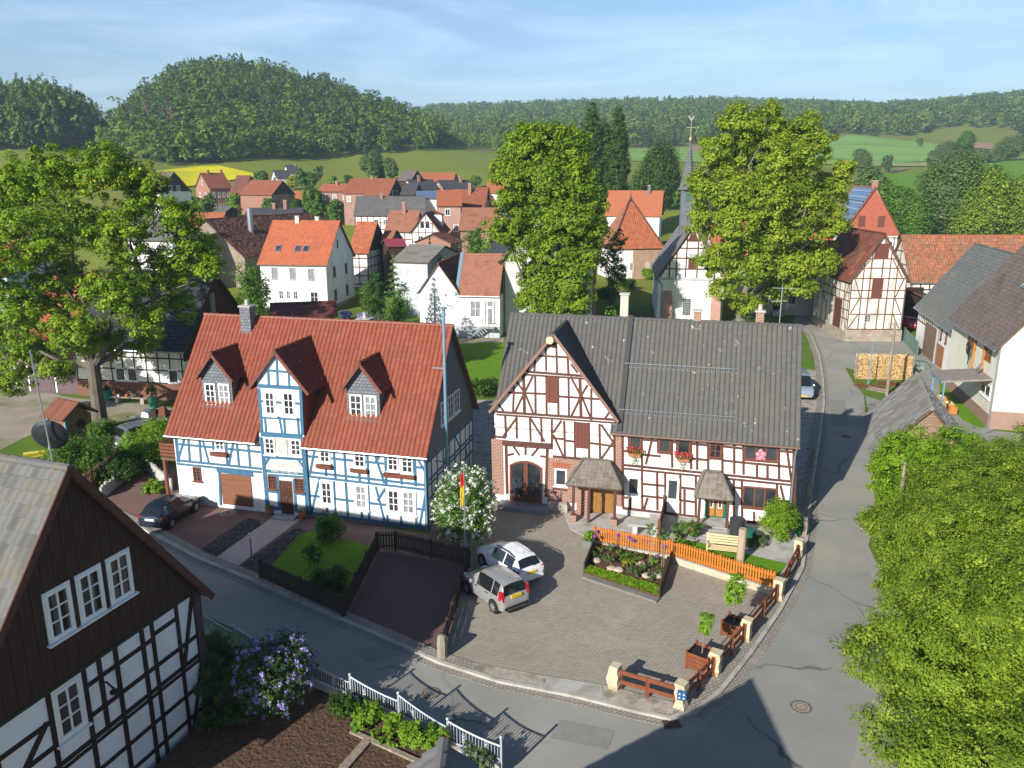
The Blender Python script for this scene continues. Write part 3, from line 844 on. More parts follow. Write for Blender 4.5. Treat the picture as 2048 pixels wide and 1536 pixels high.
 def chimney(s, u, v, w, d, h, m, cap=None, name='chimney', pot=False):
  """v: 0 front eave .. 1 ridge"""
  y = s.D / 2 * v
  z = s.he + s.hr * (1 - abs(v - 1))
  mb = MB()
  mb.box(u - w / 2, u + w / 2, y - d / 2, y + d / 2, z - 0.8, z + h)
  o = mb.build(name, m, s.roof)
  c = MB()
  c.box(u - w / 2 - 0.06, u + w / 2 + 0.06, y - d / 2 - 0.06, y + d / 2 + 0.06, z + h, z + h + 0.09)
  if pot: c.cyl((u, y, z + h + 0.09), (u, y, z + h + 0.4), 0.12, 0.1, n=10)
  c.build('chimney_cap', cap or M_conc, s.roof)
  return o
 def roofwin(s, u, v0, v1, w, name='roof_window'):
  """pitched window lying in the front slope, v in metres up from the wall top"""
  a = Vector((0, 0, s.he)); ev, n = s.ev, s.n
  mb = MB()
  def quad(u0, u1, q0, q1, d0, d1, mm=0):
   pts = [Vector((u0, 0, 0)) + a + ev * q0, Vector((u1, 0, 0)) + a + ev * q0, Vector((u1, 0, 0)) + a + ev * q1, Vector((u0, 0, 0)) + a + ev * q1]
   mb.hexa([p + n * d0 for p in pts] + [p + n * d1 for p in pts], mm)
  f = 0.09
  quad(u - w / 2, u - w / 2 + f, v0, v1, 0.02, 0.20); quad(u + w / 2 - f, u + w / 2, v0, v1, 0.02, 0.20)
  quad(u - w / 2 + f, u + w / 2 - f, v0, v0 + f, 0.02, 0.198); quad(u - w / 2 + f, u + w / 2 - f, v1 - f, v1, 0.02, 0.198)
  o = mb.build(name, M_zinc, s.roof)
  mb = MB()
  quad(u - w / 2 + f, u + w / 2 - f, v0 + f, v1 - f, 0.02, 0.165)
  mb.build('roof_pane', M_glass, s.roof)
  return o
class Fac:
 """turns picture points on a wall of a house into (u, z) on that wall"""
 def __init__(s, O, yaw, sd, scale=1.0, ox=0.0, oy=0.0):
  c, q = math.cos(yaw), math.sin(yaw)
  rot = lambda v: np.array([v[0] * c - v[1] * q, v[0] * q + v[1] * c, v[2]])
  s.o = rot(sd.o) + np.array([O[0], O[1], O[2] if len(O) > 2 else 0.0])
  s.e, s.n = rot(sd.e), rot(sd.n)
  s.k, s.ox, s.oy = scale, ox, oy
 def __call__(s, x, y, d=0.0):
  r = ray(s.ox + x / s.k, s.oy + y / s.k)
  C = np.array([0, 0, CH])
  o = s.o + s.n * d
  t = ((o - C) @ s.n) / (r @ s.n)
  P = C + t * r
  return float((P - o) @ s.e), float(P[2] - s.o[2])
 def segs(s, L, kw=1.0):
  out = []
  for a in L:
   u0, z0 = s(a[0], a[1]); u1, z1 = s(a[2], a[3])
   out.append((u0, z0, u1, z1) + ((a[4],) if len(a) > 4 else ()))
  return out
 def rect(s, x0, y0, x1, y1, d=0.0):
  u0, z1 = s(x0, y0, d); u1, z0 = s(x1, y1, d)
  return u0, u1, z0, z1
# ------------------------------------------------------------------ generic pieces of houses
def slope(name, A, B, C, D, m, parent, tw=0.3, th=0.36, amp=0.03, step=0.03, prof='pan', lift=0.05, boards=None, thick=0.07):
 """tiled slope from eave A->B up to D..C (C above B, D above A)"""
 A, B, C, D = [Vector(p) for p in (A, B, C, D)]
 eu = (B - A).normalized()
 n = eu.cross(D - A + C - B).normalized()
 ev = n.cross(eu)
 def uv(P): return (P - A).dot(eu), (P - A).dot(ev)
 ud, vd = uv(D); uc, vc = uv(C)
 Lu, Lv = (B - A).length, max(vd, vc)
 lf = (lambda v: ud * v / max(vd, 1e-6))
 rf = (lambda v: Lu + (uc - Lu) * v / max(vc, 1e-6))
 o = tiles(name, A + n * lift, eu, ev, Lu, Lv, m, parent, tw=tw, th=th, amp=amp, step=step, left=lf, right=rf, prof=prof)
 b = MB()
 ps = [A, B, C, D] if (C - D).length > 0.02 else [A, B, (C + D) / 2]
 k = len(ps)
 b.add([p + n * (lift - 0.02) for p in ps] + [p + n * (lift - 0.02 - thick) for p in ps],
   [tuple(range(k)), tuple(range(2 * k - 1, k - 1, -1))] + [(i, k + i, k + (i + 1) % k, (i + 1) % k) for i in range(k)])
 b.build('roof_boards', boards or M_soffit, o)
 return o
def dormer(h, name, u0, u1, z0, ze, zr, yf, wall, roof, over=0.25, side_over=0.15, cheek=None, verge=None, full=False, tw=0.26):
 """gabled dormer on the front slope of h; returns (part, front wall plane)"""
 sl = h.hr / (h.D / 2)
 yb = (zr - h.he) / sl + 0.1
 uc = (u0 + u1) / 2
 mb = MB()
 zb = z0 - (0.3 if not full else 0)
 ds = (zr - ze) / ((u1 - u0) / 2 + side_over)
 zw = zr - ds * (u1 - u0) / 2                      # wall height under the slope
 mb.add([(u0, yf, zb), (u1, yf, zb), (u1, yf, zw), (uc, yf, zr - 0.03), (u0, yf, zw), (u0, yb, zb), (u1, yb, zb), (u1, yb, zw), (uc, yb, zr - 0.03), (u0, yb, zw)],
   [(0, 1, 2, 3, 4), (1, 6, 7, 2), (5, 0, 4, 9), (2, 7, 8, 3), (9, 4, 3, 8)])
 o = mb.build(name, wall, h.t)
 if cheek:
  c = MB()
  c.box(u0 - 0.03, u0 - 0.004, yf + 0.02, yb, zb, zw); c.box(u1 + 0.004, u1 + 0.03, yf + 0.02, yb, zb, zw)
  c.build('dormer_cheek', cheek, o)
 xl, xr = u0 - side_over, u1 + side_over
 s1 = slope('dormer_roof', (xl, yb, ze), (xl, yf - over, ze), (uc, yf - over, zr), (uc, yb, zr), roof, o, tw=tw)
 s2 = slope('dormer_roof', (xr, yf - over, ze), (xr, yb, ze), (uc, yb, zr), (uc, yf - over, zr), roof, o, tw=tw)
 rb = MB()
 n = max(2, int((yb - yf + over) / 0.38))
 for i in range(n):
  a, b = yf - over + (yb - yf + over) * i / n, yf - over + (yb - yf + over) * (i + 1) / n
  rb.cyl((uc, a, zr + 0.07), (uc, b + 0.02, zr + 0.055), 0.11, 0.095, n=8)
 rb.build('ridge_cap', roof, o)
 vb = MB()
 vb.bar((xl, yf - over + 0.02, ze + 0.0), (uc, yf - over + 0.02, zr + 0.0), 0.05, 0.16)
 vb.bar((xr, yf - over + 0.02, ze + 0.0), (uc, yf - over + 0.02, zr + 0.0), 0.05, 0.16)
 vb.build('verge_board', verge or M_brownpaint, o)
 return o, Side((0, yf, 0), (1, 0, 0))
def gable_segs(D, he, hr, posts, levels, hb=None, w=0.16, braces=()):
 """framing of a gable wall: posts at u, rails at z, clipped under the verge"""
 hb = he if hb is None else hb
 top = lambda u: (he if u <= D / 2 else hb) + (hr + (0 if u <= D / 2 else he - hb)) * (1 - abs(u - D / 2) / (D / 2)) - 0.12
 out = []
 for p in posts:
  u, z0 = p[0], p[1]
  z1 = min(p[2] if len(p) > 2 else 99, top(u))
  if z1 > z0 + 0.1: out.append((u, z0, u, z1, w))
 for z in levels:
  u0, u1 = 0.05, D - 0.05
  if z > he:
   q = (z - he) / hr * D / 2
   u0, u1 = max(u0, q + 0.08), min(u1, D - q - 0.08)
  out.append((u0, z, u1, z, w))
 out += [tuple(b) + (w,) for b in braces]
 out.append((0.06, he - 0.1, D / 2, he + hr - 0.2, w)); out.append((D - 0.06, hb - 0.1, D / 2, he + hr - 0.2, w))
 return out
def flowerbox(sd, u0, u1, z, parent, flowers=True, m=None):
 mb = MB()
 mb.plate(sd.o, sd.e, sd.n, [(u0, z - 0.16), (u1, z - 0.16), (u1, z), (u0, z)], 0.03, 0.22)
 mb.plate(sd.o, sd.e, sd.n, [(u0 - .03, z), (u1 + .03, z), (u1 + .03, z + .02), (u0 - .03, z + .02)], 0.01, 0.25)
 return mb.build('window_box', m or M_brownpaint, parent)
def text_lines(sd, rows, parent, m, size, name='lettering', d=0.056):
 """rows: (u_centre, z, string); one flat mesh of letters on the wall plane"""
 mb = MB()
 for u, z, tx in rows:
  cu = bpy.data.curves.new(name, 'FONT')
  cu.body = tx; cu.size = size; cu.align_x = 'CENTER'; cu.resolution_u = 2
  o = bpy.data.objects.new(name, cu)
  COL.objects.link(o)
  bpy.context.view_layer.update()
  me = bpy.data.meshes.new_from_object(o.evaluated_get(bpy.context.evaluated_depsgraph_get()))
  mb.add([sd.p(u + v.co.x, z + v.co.y, d) for v in me.vertices], [tuple(p.vertices) for p in me.polygons])
  bpy.data.objects.remove(o); bpy.data.curves.remove(cu); bpy.data.meshes.remove(me)
 return mb.build(name, m, parent)
# ================================================================== the blue half-timbered house
BO, BY = (-18.38, 41.29, 0.0), R(-13.97)
h = House('half_timbered_house', 'white house framed in blue timber under a red tiled roof with three gabled dormers', 'house', BO, BY, 14.4, 8.45, 4.43, 5.38, M_white, M_tile_red, oa=0.3, ob=0.32, tw=0.25, th=0.34, amp=0.085, tilestep=.022, jit=.006, spp=5, gable=M_slate, cut=[(5.2, 7.85)])
BL = h
f = Fac(BO, BY, h.front, 2.926, 300, 580)
S = h.front
FB = 0.10                                            # the central bay stands this far out
segs = f.segs([(150, 836, 167, 1008, .18), (152, 838, 648, 872, .16), (155, 900, 650, 948), (156, 996, 655, 1046, .13), (158, 1016, 655, 1066, .12),
 (210, 842, 166, 990), (223, 846, 234, 1000), (288, 852, 299, 1008), (303, 858, 346, 1012), (366, 858, 372, 940), (446, 866, 452, 1030), (492, 870, 462, 1022), (507, 874, 521, 1026), (573, 880, 588, 1040),
 (905, 900, 1618, 972, .17), (922, 972, 985, 978), (1062, 985, 1188, 998), (1262, 1005, 1385, 1017), (1545, 1035, 1612, 1042), (925, 1064, 1614, 1142, .13), (928, 1090, 1614, 1168, .12),
 (925, 1200, 1000, 1210), (1072, 1220, 1200, 1236), (1272, 1245, 1390, 1258), (1552, 1278, 1618, 1288), (925, 1304, 1620, 1394, .2), (1614, 976, 1624, 1398, .24),
 (968, 912, 935, 1082), (1075, 925, 1086, 1102), (1136, 930, 1148, 1110), (1270, 944, 1281, 1124), (1352, 955, 1318, 1012), (1312, 950, 1372, 1130), (1377, 962, 1383, 1136), (1548, 982, 1556, 1148), (1565, 985, 1608, 1060), (1470, 1095, 1474, 1140), (1030, 1040, 1032, 1090), (1225, 1062, 1228, 1118),
 (992, 1105, 945, 1302), (1076, 1118, 1086, 1320), (1146, 1125, 1160, 1338), (1276, 1142, 1284, 1352), (1376, 1160, 1332, 1232), (1322, 1152, 1376, 1362), (1382, 1168, 1392, 1372), (1552, 1180, 1560, 1388), (1612, 1200, 1576, 1390), (1035, 1262, 1040, 1314), (1238, 1284, 1242, 1340), (1468, 1312, 1472, 1376)])
beams(S, segs, M_blue, 'timber_frame', h.t, w=0.125)
# garage opening
gu0, gu1, gz0, gz1 = f.rect(413, 1072, 606, 1270)
beams(S, f.segs([(392, 1052, 604, 1080, .24), (407, 1060, 416, 1258, .12)]), M_blue, 'timber_frame', h.t, w=0.14, proud=0.04)
board(S, gu0, gu1, max(gz0, 0.02), gz1, mat('garage_door_wood', (0.20, 0.085, 0.045), (0.25, 0.11, 0.06), scale=4, rough=0.5, stretch=(0.4, 1, 5)), h.t, 'garage_door', planks=6, vertical=False)
window(S, *f.rect(250, 1034, 305, 1120), h.t, frame=M_brownpaint, cols=2, rows=4, fw=0.06)
for r_ in [(377, 852, 440, 940), (990, 910, 1057, 1012), (1192, 932, 1262, 1040), (1388, 950, 1456, 1062), (1470, 960, 1542, 1074)]:
 window(S, *f.rect(*r_), h.t, cols=2, rows=3, fw=0.08, glass=M_glass)
for r_, gl in [((1000, 1120, 1070, 1256), M_glass), ((1200, 1140, 1272, 1280), M_curtain), ((1390, 1166, 1462, 1302), M_glass), ((1476, 1172, 1550, 1312), M_curtain)]:
 window(S, *f.rect(*r_), h.t, cols=2, rows=3, fw=0.08, trim=0.09, glass=gl)
for a in [(362, 944, 458, 956), (980, 1016, 1066, 1028), (1180, 1040, 1276, 1052), (1373, 1068, 1552, 1084)]:
 u0, z0 = f(a[0], a[1]); u1, z1 = f(a[2], a[3])
 flowerbox(S, u0, u1, (z0 + z1) / 2, h.t)
MB().plate(S.o, S.e, S.n, [(f(690, 1280)[0], -0.3), (14.44, -0.3), (14.44, f(1620, 1402)[1]), (f(690, 1280)[0], f(690, 1275)[1])], -0.02, 0.06).build('plinth', M_plinth, h.t)
MB().plate(h.right.o, h.right.e, h.right.n, [(0, -0.3), (8.5, -0.3), (8.5, 0.5), (0, 0.5)], -0.02, 0.06).build('plinth', M_plinth, h.t)
h.gutter(M_zinc, down=())
MB().tube([(14.45, -0.3, 4.0), (14.5, -0.12, 3.7), (14.5, -0.12, 0.1)], 0.05).build('downpipe', M_bluegutter, h.t)
# central bay
bu0, bu1 = f(634, 640, FB)[0], f(891, 700, FB)[0]
zap = f(742, 366, FB)[1]; zev = (f(580, 582, FB)[1] + f(917, 606, FB)[1]) / 2
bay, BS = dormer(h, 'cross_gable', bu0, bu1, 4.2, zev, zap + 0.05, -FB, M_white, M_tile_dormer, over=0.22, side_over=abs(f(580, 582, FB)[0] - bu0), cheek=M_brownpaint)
fb = Fac(BO, BY, BS, 2.926, 300, 580)
lu0, lu1 = fb(640, 850)[0], fb(926, 1200)[0]
MB().box(lu0, lu1 - 0.1, -FB, 0.05, 0.05, 4.3).build('bay_wall', M_white, h.t)
beams(BS, fb.segs([(690, 470, 816, 480), (630, 560, 885, 574, .2), (648, 842, 892, 858, .26), (642, 648, 664, 651), (742, 656, 772, 660), (850, 662, 886, 666), (655, 744, 888, 758),
 (741, 384, 748, 556), (692, 474, 696, 552), (812, 482, 816, 560), (637, 575, 657, 838, .17), (881, 580, 893, 850, .17), (756, 740, 776, 846), (785, 756, 792, 848), (673, 746, 681, 840), (866, 758, 872, 850)]), M_blue, 'timber_frame', bay, w=0.12)
for r_ in [(667, 590, 740, 732), (774, 594, 851, 738)]:
 window(BS, *fb.rect(*r_), bay, cols=2, rows=3, fw=0.1, trim=0.05)
beams(BS, fb.segs([(655, 862, 690, 1284, .22), (894, 862, 926, 1308, .24), (656, 976, 906, 992, .15), (672, 1056, 910, 1074, .2), (690, 1080, 912, 1096, .12), (700, 978, 676, 1016), (868, 992, 902, 1040), (745, 1092, 760, 1290, .16), (843, 1106, 856, 1298, .16), (690, 1176, 748, 1184), (854, 1190, 908, 1198), (690, 1268, 756, 1280, .2), (858, 1294, 926, 1306, .2)]), M_blue, 'timber_frame', h.t, w=0.13)
for r_ in [(666, 858, 738, 966), (818, 868, 890, 974)]:
 window(BS, *fb.rect(*r_), h.t, cols=2, rows=3, fw=0.1)
for r_ in [(690, 1084, 744, 1166), (846, 1100, 906, 1184)]:
 window(BS, *fb.rect(*r_), h.t, frame=M_brownpaint, cols=4, rows=4, fw=0.05, mw=0.03)
M_plaque = mat('plaque_cream', (0.72, 0.66, 0.58), rough=0.8)
M_redpaint = mat('red_lettering', (0.35, 0.12, 0.08), rough=0.8)
def plaque(pts, name='inscription_panel'):
 mb = MB(); mb.plate(BS.o, BS.e, BS.n, pts, -0.02, 0.05)
 return mb.build(name, M_plaque, h.t)
u0, u1, z0, z1 = fb.rect(742, 868, 806, 966)
pl1 = plaque([(u0, z0), (u1, z0), (u1, z1), (u0, z1)])
text_lines(BS, [((u0 + u1) / 2, z1 - 0.09 - i * (z1 - z0 - 0.08) / 7, t) for i, t in enumerate(['1707  1925', 'erbaut  neu', 'Gott schutz', 'in not und', 'dies haus', 'und alle die', 'gehen ein'])], pl1, M_redpaint, 0.105)
q = [fb(680, 1046), fb(900, 1068), fb(864, 1004), fb(704, 990)]
pl2 = plaque(q)
text_lines(BS, [((q[0][0] + q[1][0]) / 2, q[2][1] - 0.13 - i * 0.115, t) for i, t in enumerate(['Wer ein haus baut', 'der lasse die leute reden', 'wer bauen will muss denken'])], pl2, M_redpaint, 0.105)
text_lines(BS, [(fb(790, 1058)[0], fb(790, 1066)[1] - 0.02, 'ANNO 1707 NEU 1925')], h.t, M_whitepaint, 0.16)
# carved double door
u0, u1, z0, z1 = fb.rect(757, 1112, 843, 1300)
z0 = 0.12
M_carved = mat('carved_oak_door', (0.075, 0.032, 0.018), (0.10, 0.045, 0.026), scale=8, rough=0.5)
dmb = MB()
dmb.plate(BS.o, BS.e, BS.n, [(u0, z0), (u1, z0), (u1, z1 - 0.35), (u0, z1 - 0.35)], -0.02, 0.03)
um = (u0 + u1) / 2
for a, b in ((u0 + .04, um - .03), (um + .03, u1 - .04)):
 c = (a + b) / 2; wv = (b - a) / 2
 for zc in (z0 + 0.45, z0 + 1.2):
  for k_ in range(4):
   s_ = wv * (1 - k_ * 0.24)
   hgt = 0.36 * (1 - k_ * 0.24)
   P = [(c, zc - hgt), (c + s_, zc), (c, zc + hgt), (c - s_, zc)]
   dmb.plate(BS.o, BS.e, BS.n, P, 0.02, 0.036 + 0.012 * k_)
 dmb.plate(BS.o, BS.e, BS.n, [(a, z0 + .02), (a + .03, z0 + .02), (a + .03, z1 - .4), (a, z1 - .4)], 0.02, 0.05)
dmb.plate(BS.o, BS.e, BS.n, [(um - .025, z0), (um + .025, z0), (um + .025, z1 - .36), (um - .025, z1 - .36)], 0.0, 0.062)
fd = dmb.build('front_door', M_carved, h.t)
window(BS, u0, u1, z1 - 0.33, z1, h.t, frame=M_brownpaint, cols=5, rows=2, fw=0.04, sill=False, name='fanlight')
hx = MB(); hx.cyl(BS.p(um + .08, z0 + 1.0, .06), BS.p(um + .08, z0 + 1.0, .11), .03, n=8); hx.build('door_handle', M_zinc, fd)
MB().box(fb(745, 1300)[0], fb(868, 1300)[0], -0.75, -FB, 0.0, 0.13).build('doorstep', M_conc, h.t)
# the two slate dormers
def roof_y(px, py):
 lo, hi = 0.0, 4.2
 for _ in range(40):
  m_ = (lo + hi) / 2
  u, z = f(px, py, -m_)
  if z > h.he + h.hr / (h.D / 2) * m_: lo = m_
  else: hi = m_
 return lo
for (bl, br, ap, ev_l, ev_r, wins) in [((315, 668), (487, 678), (367, 356), (282, 512), (492, 533), [(318, 543, 392, 668), (398, 546, 474, 676)]),
          ((1158, 742), (1345, 756), (1231, 412), (1122, 576), (1366, 602), [(1166, 608, 1246, 746), (1252, 614, 1332, 754)])]:
 yf = (roof_y(*bl) + roof_y(*br)) / 2
 g = Fac(BO, BY, Side((0, yf, 0), (1, 0, 0)), 2.926, 300, 580)
 u0, u1 = g(bl[0] - 8, 600)[0], g(br[0] - 3, 620)[0]
 zap = g(*ap)[1] - 0.15; zev = (g(*ev_l)[1] + g(*ev_r)[1]) / 2
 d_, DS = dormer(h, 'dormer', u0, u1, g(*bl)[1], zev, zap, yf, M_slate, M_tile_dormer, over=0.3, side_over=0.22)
 for w_, gl in zip(wins, (M_glass, M_curtain)):
  window(DS, *g.rect(*w_), d_, cols=2, rows=3, fw=0.09, glass=gl)
 ap_ = MB(); ap_.hexa([(u0 - .1, yf - .24, h.he + h.hr / (h.D / 2) * (yf - .24) + .2), (u1 + .1, yf - .24, h.he + h.hr / (h.D / 2) * (yf - .24) + .2), (u1 + .1, yf, g(*bl)[1] + .1), (u0 - .1, yf, g(*bl)[1] + .1)] +
   [(u0 - .1, yf - .24, h.he + h.hr / (h.D / 2) * (yf - .24) + .22), (u1 + .1, yf - .24, h.he + h.hr / (h.D / 2) * (yf - .24) + .22), (u1 + .1, yf, g(*bl)[1] + .12), (u0 - .1, yf, g(*bl)[1] + .12)])
 ap_.build('lead_flashing', mat('lead', (0.16, 0.15, 0.15), rough=.6), d_)
# gable end
RS = h.right
MB().plate(RS.o, RS.e, RS.n, [(0.02, 3.6), (8.43, 3.6), (8.43, 4.4), (0.02, 4.4)], -0.01, 0.032).build('slate_band', M_slate, h.t)
gs = [(u, 0.5, u, 3.6) for u in (0.1, 1.0, 1.9, 2.9, 3.9, 4.9, 5.9, 6.9, 7.7, 8.35)] + [(0.05, z, 8.4, z) for z in (0.55, 1.5, 2.25, 2.5, 3.5)] + [(1.1, 0.6, 1.8, 2.2), (7.6, 0.6, 6.9, 2.2), (3.0, 2.55, 3.8, 3.5), (5.8, 2.55, 5.0, 3.5)]
beams(RS, gs, M_blue, 'timber_frame', h.t, w=0.12)
for u in (2.6, 3.75, 4.9): window(RS, u, u + 0.95, 4.75, 6.05, h.t, cols=2, rows=3, fw=0.09)
fl = MB(); fl.tube([(14.95, 1.6, 1.6), (15.05, 1.6, 2.0), (15.05, 1.6, 10.9)], 0.08, n=12); fl.tube([(14.4, 1.6, 1.6), (14.95, 1.6, 1.6)], 0.09, n=10)
fl.lathe((15.05, 1.6, 10.9), [(0.14, 0), (0.09, 0.1), (0.09, 0.3), (0.2, 0.34), (0.2, 0.38), (0.02, 0.44)], n=12)
for z in (3.2, 5.6, 8.2): fl.bar((14.4, 1.6, z), (15.05, 1.6, z), 0.05)
fl.build('flue_pipe', M_bluegutter, h.t)
h.chimney(2.75, 0.9, 0.62, 0.6, 1.25, M_slate, pot=True)
h.chimney(9.4, 1.12, 0.7, 0.7, 0.75, M_slate, pot=True)
# balcony on the left end
bmb = MB(); bmb.box(-1.15, -0.05, 0.3, 3.2, 2.35, 2.5); bl_ = bmb.build('balcony', M_soffit, h.t)
bmb = MB()
for z in (2.62, 2.82, 3.02, 3.22): bmb.box(-1.2, -1.13, 0.3, 3.2, z, z + 0.15); bmb.box(-1.13, -0.05, 0.24, 0.3, z, z + 0.15)
bmb.build('balcony_rail', M_brownpaint, bl_)
for yv in (0.4, 3.0): MB().bar((-1.05, yv, 0), (-1.05, yv, 2.35), 0.15).build('balcony_post', M_brownpaint, h.t)
# ================================================================== the brown half-timbered farmhouse
HO, HY = (-0.75, 41.33, 0.0), R(-14.27)
h = House('half_timbered_farmhouse', 'long white farmhouse framed in brown timber, dark grey tiled roof and one wide cross gable', 'house', HO, HY, 15.2, 7.3, 5.02, 4.93, M_white, M_tile_grey, oa=0.25, ob=0.28, tw=0.25, th=0.34, amp=0.075, tilestep=.014, jit=.004, spp=5, cut=[(-0.25, 6.1)])
HT = h
f = Fac(HO, HY, h.front, 2.844, 940, 580)
S = h.front
segs = f.segs([(866, 792, 1852, 884, .16), (980, 850, 1066, 858), (1150, 864, 1182, 867), (1256, 874, 1366, 884), (1430, 888, 1560, 902), (1760, 915, 1842, 922), (866, 915, 908, 918), (980, 936, 1085, 946), (1250, 957, 1362, 968), (1432, 968, 1556, 982), (1558, 982, 1842, 1008),
 (866, 994, 1842, 1090, .13), (868, 1014, 1842, 1110, .11), (980, 1102, 1112, 1114), (1192, 1122, 1282, 1132), (976, 1170, 1112, 1184), (1192, 1195, 1282, 1206), (866, 1178, 898, 1182), (1500, 1122, 1550, 1128), (1750, 1198, 1842, 1208), (866, 1240, 1300, 1292, .16), (1490, 1308, 1840, 1344, .16),
 (868, 794, 871, 1236), (903, 800, 904, 914), (976, 804, 980, 1245), (1046, 805, 1000, 992), (1068, 812, 1070, 928), (1148, 816, 1150, 1010), (1176, 820, 1178, 936), (1256, 826, 1258, 1020), (1292, 828, 1292, 1022), (1353, 834, 1355, 1028), (1433, 842, 1436, 1040), (1502, 850, 1503, 1046), (1554, 856, 1556, 1050), (1632, 986, 1632, 1066), (1692, 990, 1692, 1072), (1756, 870, 1758, 1080), (1798, 872, 1826, 1078), (1846, 880, 1838, 1400, .2),
 (1064, 1032, 1066, 1252), (1010, 1182, 990, 1246), (1110, 1040, 1112, 1262), (1196, 1048, 1196, 1276), (1220, 1130, 1220, 1278), (1284, 1060, 1284, 1290), (1500, 1080, 1500, 1310), (1546, 1085, 1548, 1312), (1746, 1100, 1746, 1330), (1766, 1112, 1802, 1262), (1690, 1262, 1690, 1330), (1616, 1262, 1616, 1320), (912, 1184, 912, 1240)])
beams(S, segs, M_brown, 'timber_frame', h.t, w=0.12)
M_dglass = M_glass
for r_, fr, c, rw in [((910, 796, 974, 914), M_brownpaint, 1, 1), ((1078, 806, 1140, 926), M_brownpaint, 1, 1), ((1184, 818, 1250, 936), M_brownpaint, 1, 1), ((1366, 836, 1428, 958), M_brownpaint, 2, 3), ((1566, 853, 1746, 976), M_brownpaint, 3, 1), ((1556, 1112, 1738, 1250), M_brownpaint, 3, 1)]:
 window(S, *f.rect(*r_), h.t, frame=fr, cols=c, rows=rw, fw=0.07, mw=0.07 if c == 3 else 0.035)
for r_ in [(896, 1058, 964, 1170), (1120, 1068, 1186, 1200)]:
 window(S, *f.rect(*r_), h.t, cols=1, rows=1, fw=0.11, glass=M_glass)
M_ter = mat('terracotta', (0.42, 0.16, 0.08), rough=0.8)
for a in [(905, 920, 972, 930), (1180, 948, 1246, 960)]:
 u0, z0 = f(a[0], a[1]); u1, z1 = f(a[2], a[3]); flowerbox(S, u0, u1, (z0 + z1) / 2, h.t, m=M_ter)
HTFB = [(f(938, 920)[0], f(938, 915)[1]), (f(1213, 950)[0], f(1213, 943)[1])]
MB().plate(S.o, S.e, S.n, [(f(866, 1240)[0], -0.4), (15.15, -0.4), (15.15, f(1690, 1340)[1] - .02), (f(866, 1240)[0], f(866, 1246)[1])], -0.02, 0.045).build('plinth', M_greyplinth, h.t)
# heart and flowers decoration in the upper big window
dm = MB(); hu, hz = f(1655, 935)
for du, dz, r_ in [(-.12, .0, .16), (.12, .02, .17), (-.02, .18, .13), (0.0, -.18, .14), (.15, -.22, .1), (-.16, -.24, .1)]:
 dm.lathe(S.p(hu + du, hz + dz, 0.03), [(r_ * .5, -.08 * r_ / .1), (r_, 0), (r_ * .5, .08 * r_ / .1)], n=8)
dm.build('window_flowers', mat('pink_flowers', (0.60, 0.06, 0.16), (0.75, 0.45, 0.5), scale=9, rough=0.8), h.t)
h.gutter(M_copper, down=())
gd = MB(); gd.tube([(15.3, -0.35, 4.6), (15.28, -0.12, 4.2), (15.28, -0.12, 0.1)], 0.05); gd.build('downpipe', M_zinc, h.t)
# cross gable
gu0, gu1 = f(128, 680, .06)[0], f(832, 748, .06)[0]
zap = f(461, 262, .06)[1]; zl, zr_ = f(122, 680, .06)[1], f(836, 748, .06)[1]
cg, CS = dormer(h, 'cross_gable', gu0 + .1, gu1 - .1, 4.4, (zl + zr_) / 2 - 0.02, zap + 0.12, -0.06, M_white, M_tile_dark, over=0.3, side_over=0.22, full=True, verge=mat('verge_brown', (0.24, 0.13, 0.10), rough=0.7))
fc = Fac(HO, HY, CS, 2.844, 940, 580)
MB().box(fc(146, 800)[0], fc(860, 800)[0], -0.06, 0.05, 0.2, 4.5).build('front_wall', M_white, h.t)
beams(CS, fc.segs([(424, 306, 496, 316, .3), (374, 373, 556, 382), (322, 464, 640, 488, .13), (302, 480, 650, 504, .1), (196, 582, 430, 590), (500, 604, 760, 622), (150, 692, 832, 738, .13), (150, 708, 835, 756, .1),
 (430, 316, 434, 462), (491, 318, 495, 470), (371, 380, 366, 466), (556, 384, 560, 480), (434, 488, 436, 712), (501, 492, 503, 716), (305, 486, 310, 700, .16), (357, 490, 312, 580), (266, 520, 308, 582), (312, 585, 360, 702), (308, 585, 256, 694), (625, 506, 632, 730, .16), (572, 492, 628, 596), (668, 540, 634, 598), (632, 600, 576, 718), (634, 600, 690, 738), (371, 490, 373, 704), (560, 494, 563, 720), (250, 545, 245, 690), (690, 560, 690, 738), (345, 420, 322, 462), (575, 420, 612, 470), (162, 648, 190, 688), (792, 694, 762, 738)]), M_brown, 'timber_frame', cg, w=0.11)
beams(CS, fc.segs([(200, 714, 205, 835), (265, 722, 266, 845), (341, 726, 345, 862), (405, 730, 408, 865), (465, 734, 466, 885), (536, 744, 540, 962), (596, 748, 598, 958), (676, 754, 678, 968), (736, 760, 740, 972), (820, 766, 822, 990), (545, 856, 596, 862), (680, 870, 816, 888), (470, 842, 536, 848), (264, 728, 186, 836), (346, 732, 425, 862), (520, 742, 472, 812), (474, 822, 530, 945), (746, 764, 812, 862), (816, 862, 742, 966), (140, 832, 205, 840), (470, 946, 640, 960, .14), (640, 958, 822, 978, .14), (205, 880, 212, 1160, .16), (440, 892, 432, 1176, .16), (248, 890, 282, 940), (388, 898, 350, 944), (316, 890, 316, 938), (210, 940, 250, 930), (400, 944, 440, 950), (470, 1128, 555, 1140)]), M_brown, 'timber_frame', h.t, w=0.115)
beams(CS, fc.segs([(188, 866, 466, 886, .26)]), M_brown, 'lintel_beam', h.t, proud=0.16)
board(CS, *fc.rect(433, 494, 499, 643), M_shutter, cg, 'shutter')
board(CS, *fc.rect(600, 750, 672, 902), M_shutter, h.t, 'shutter')
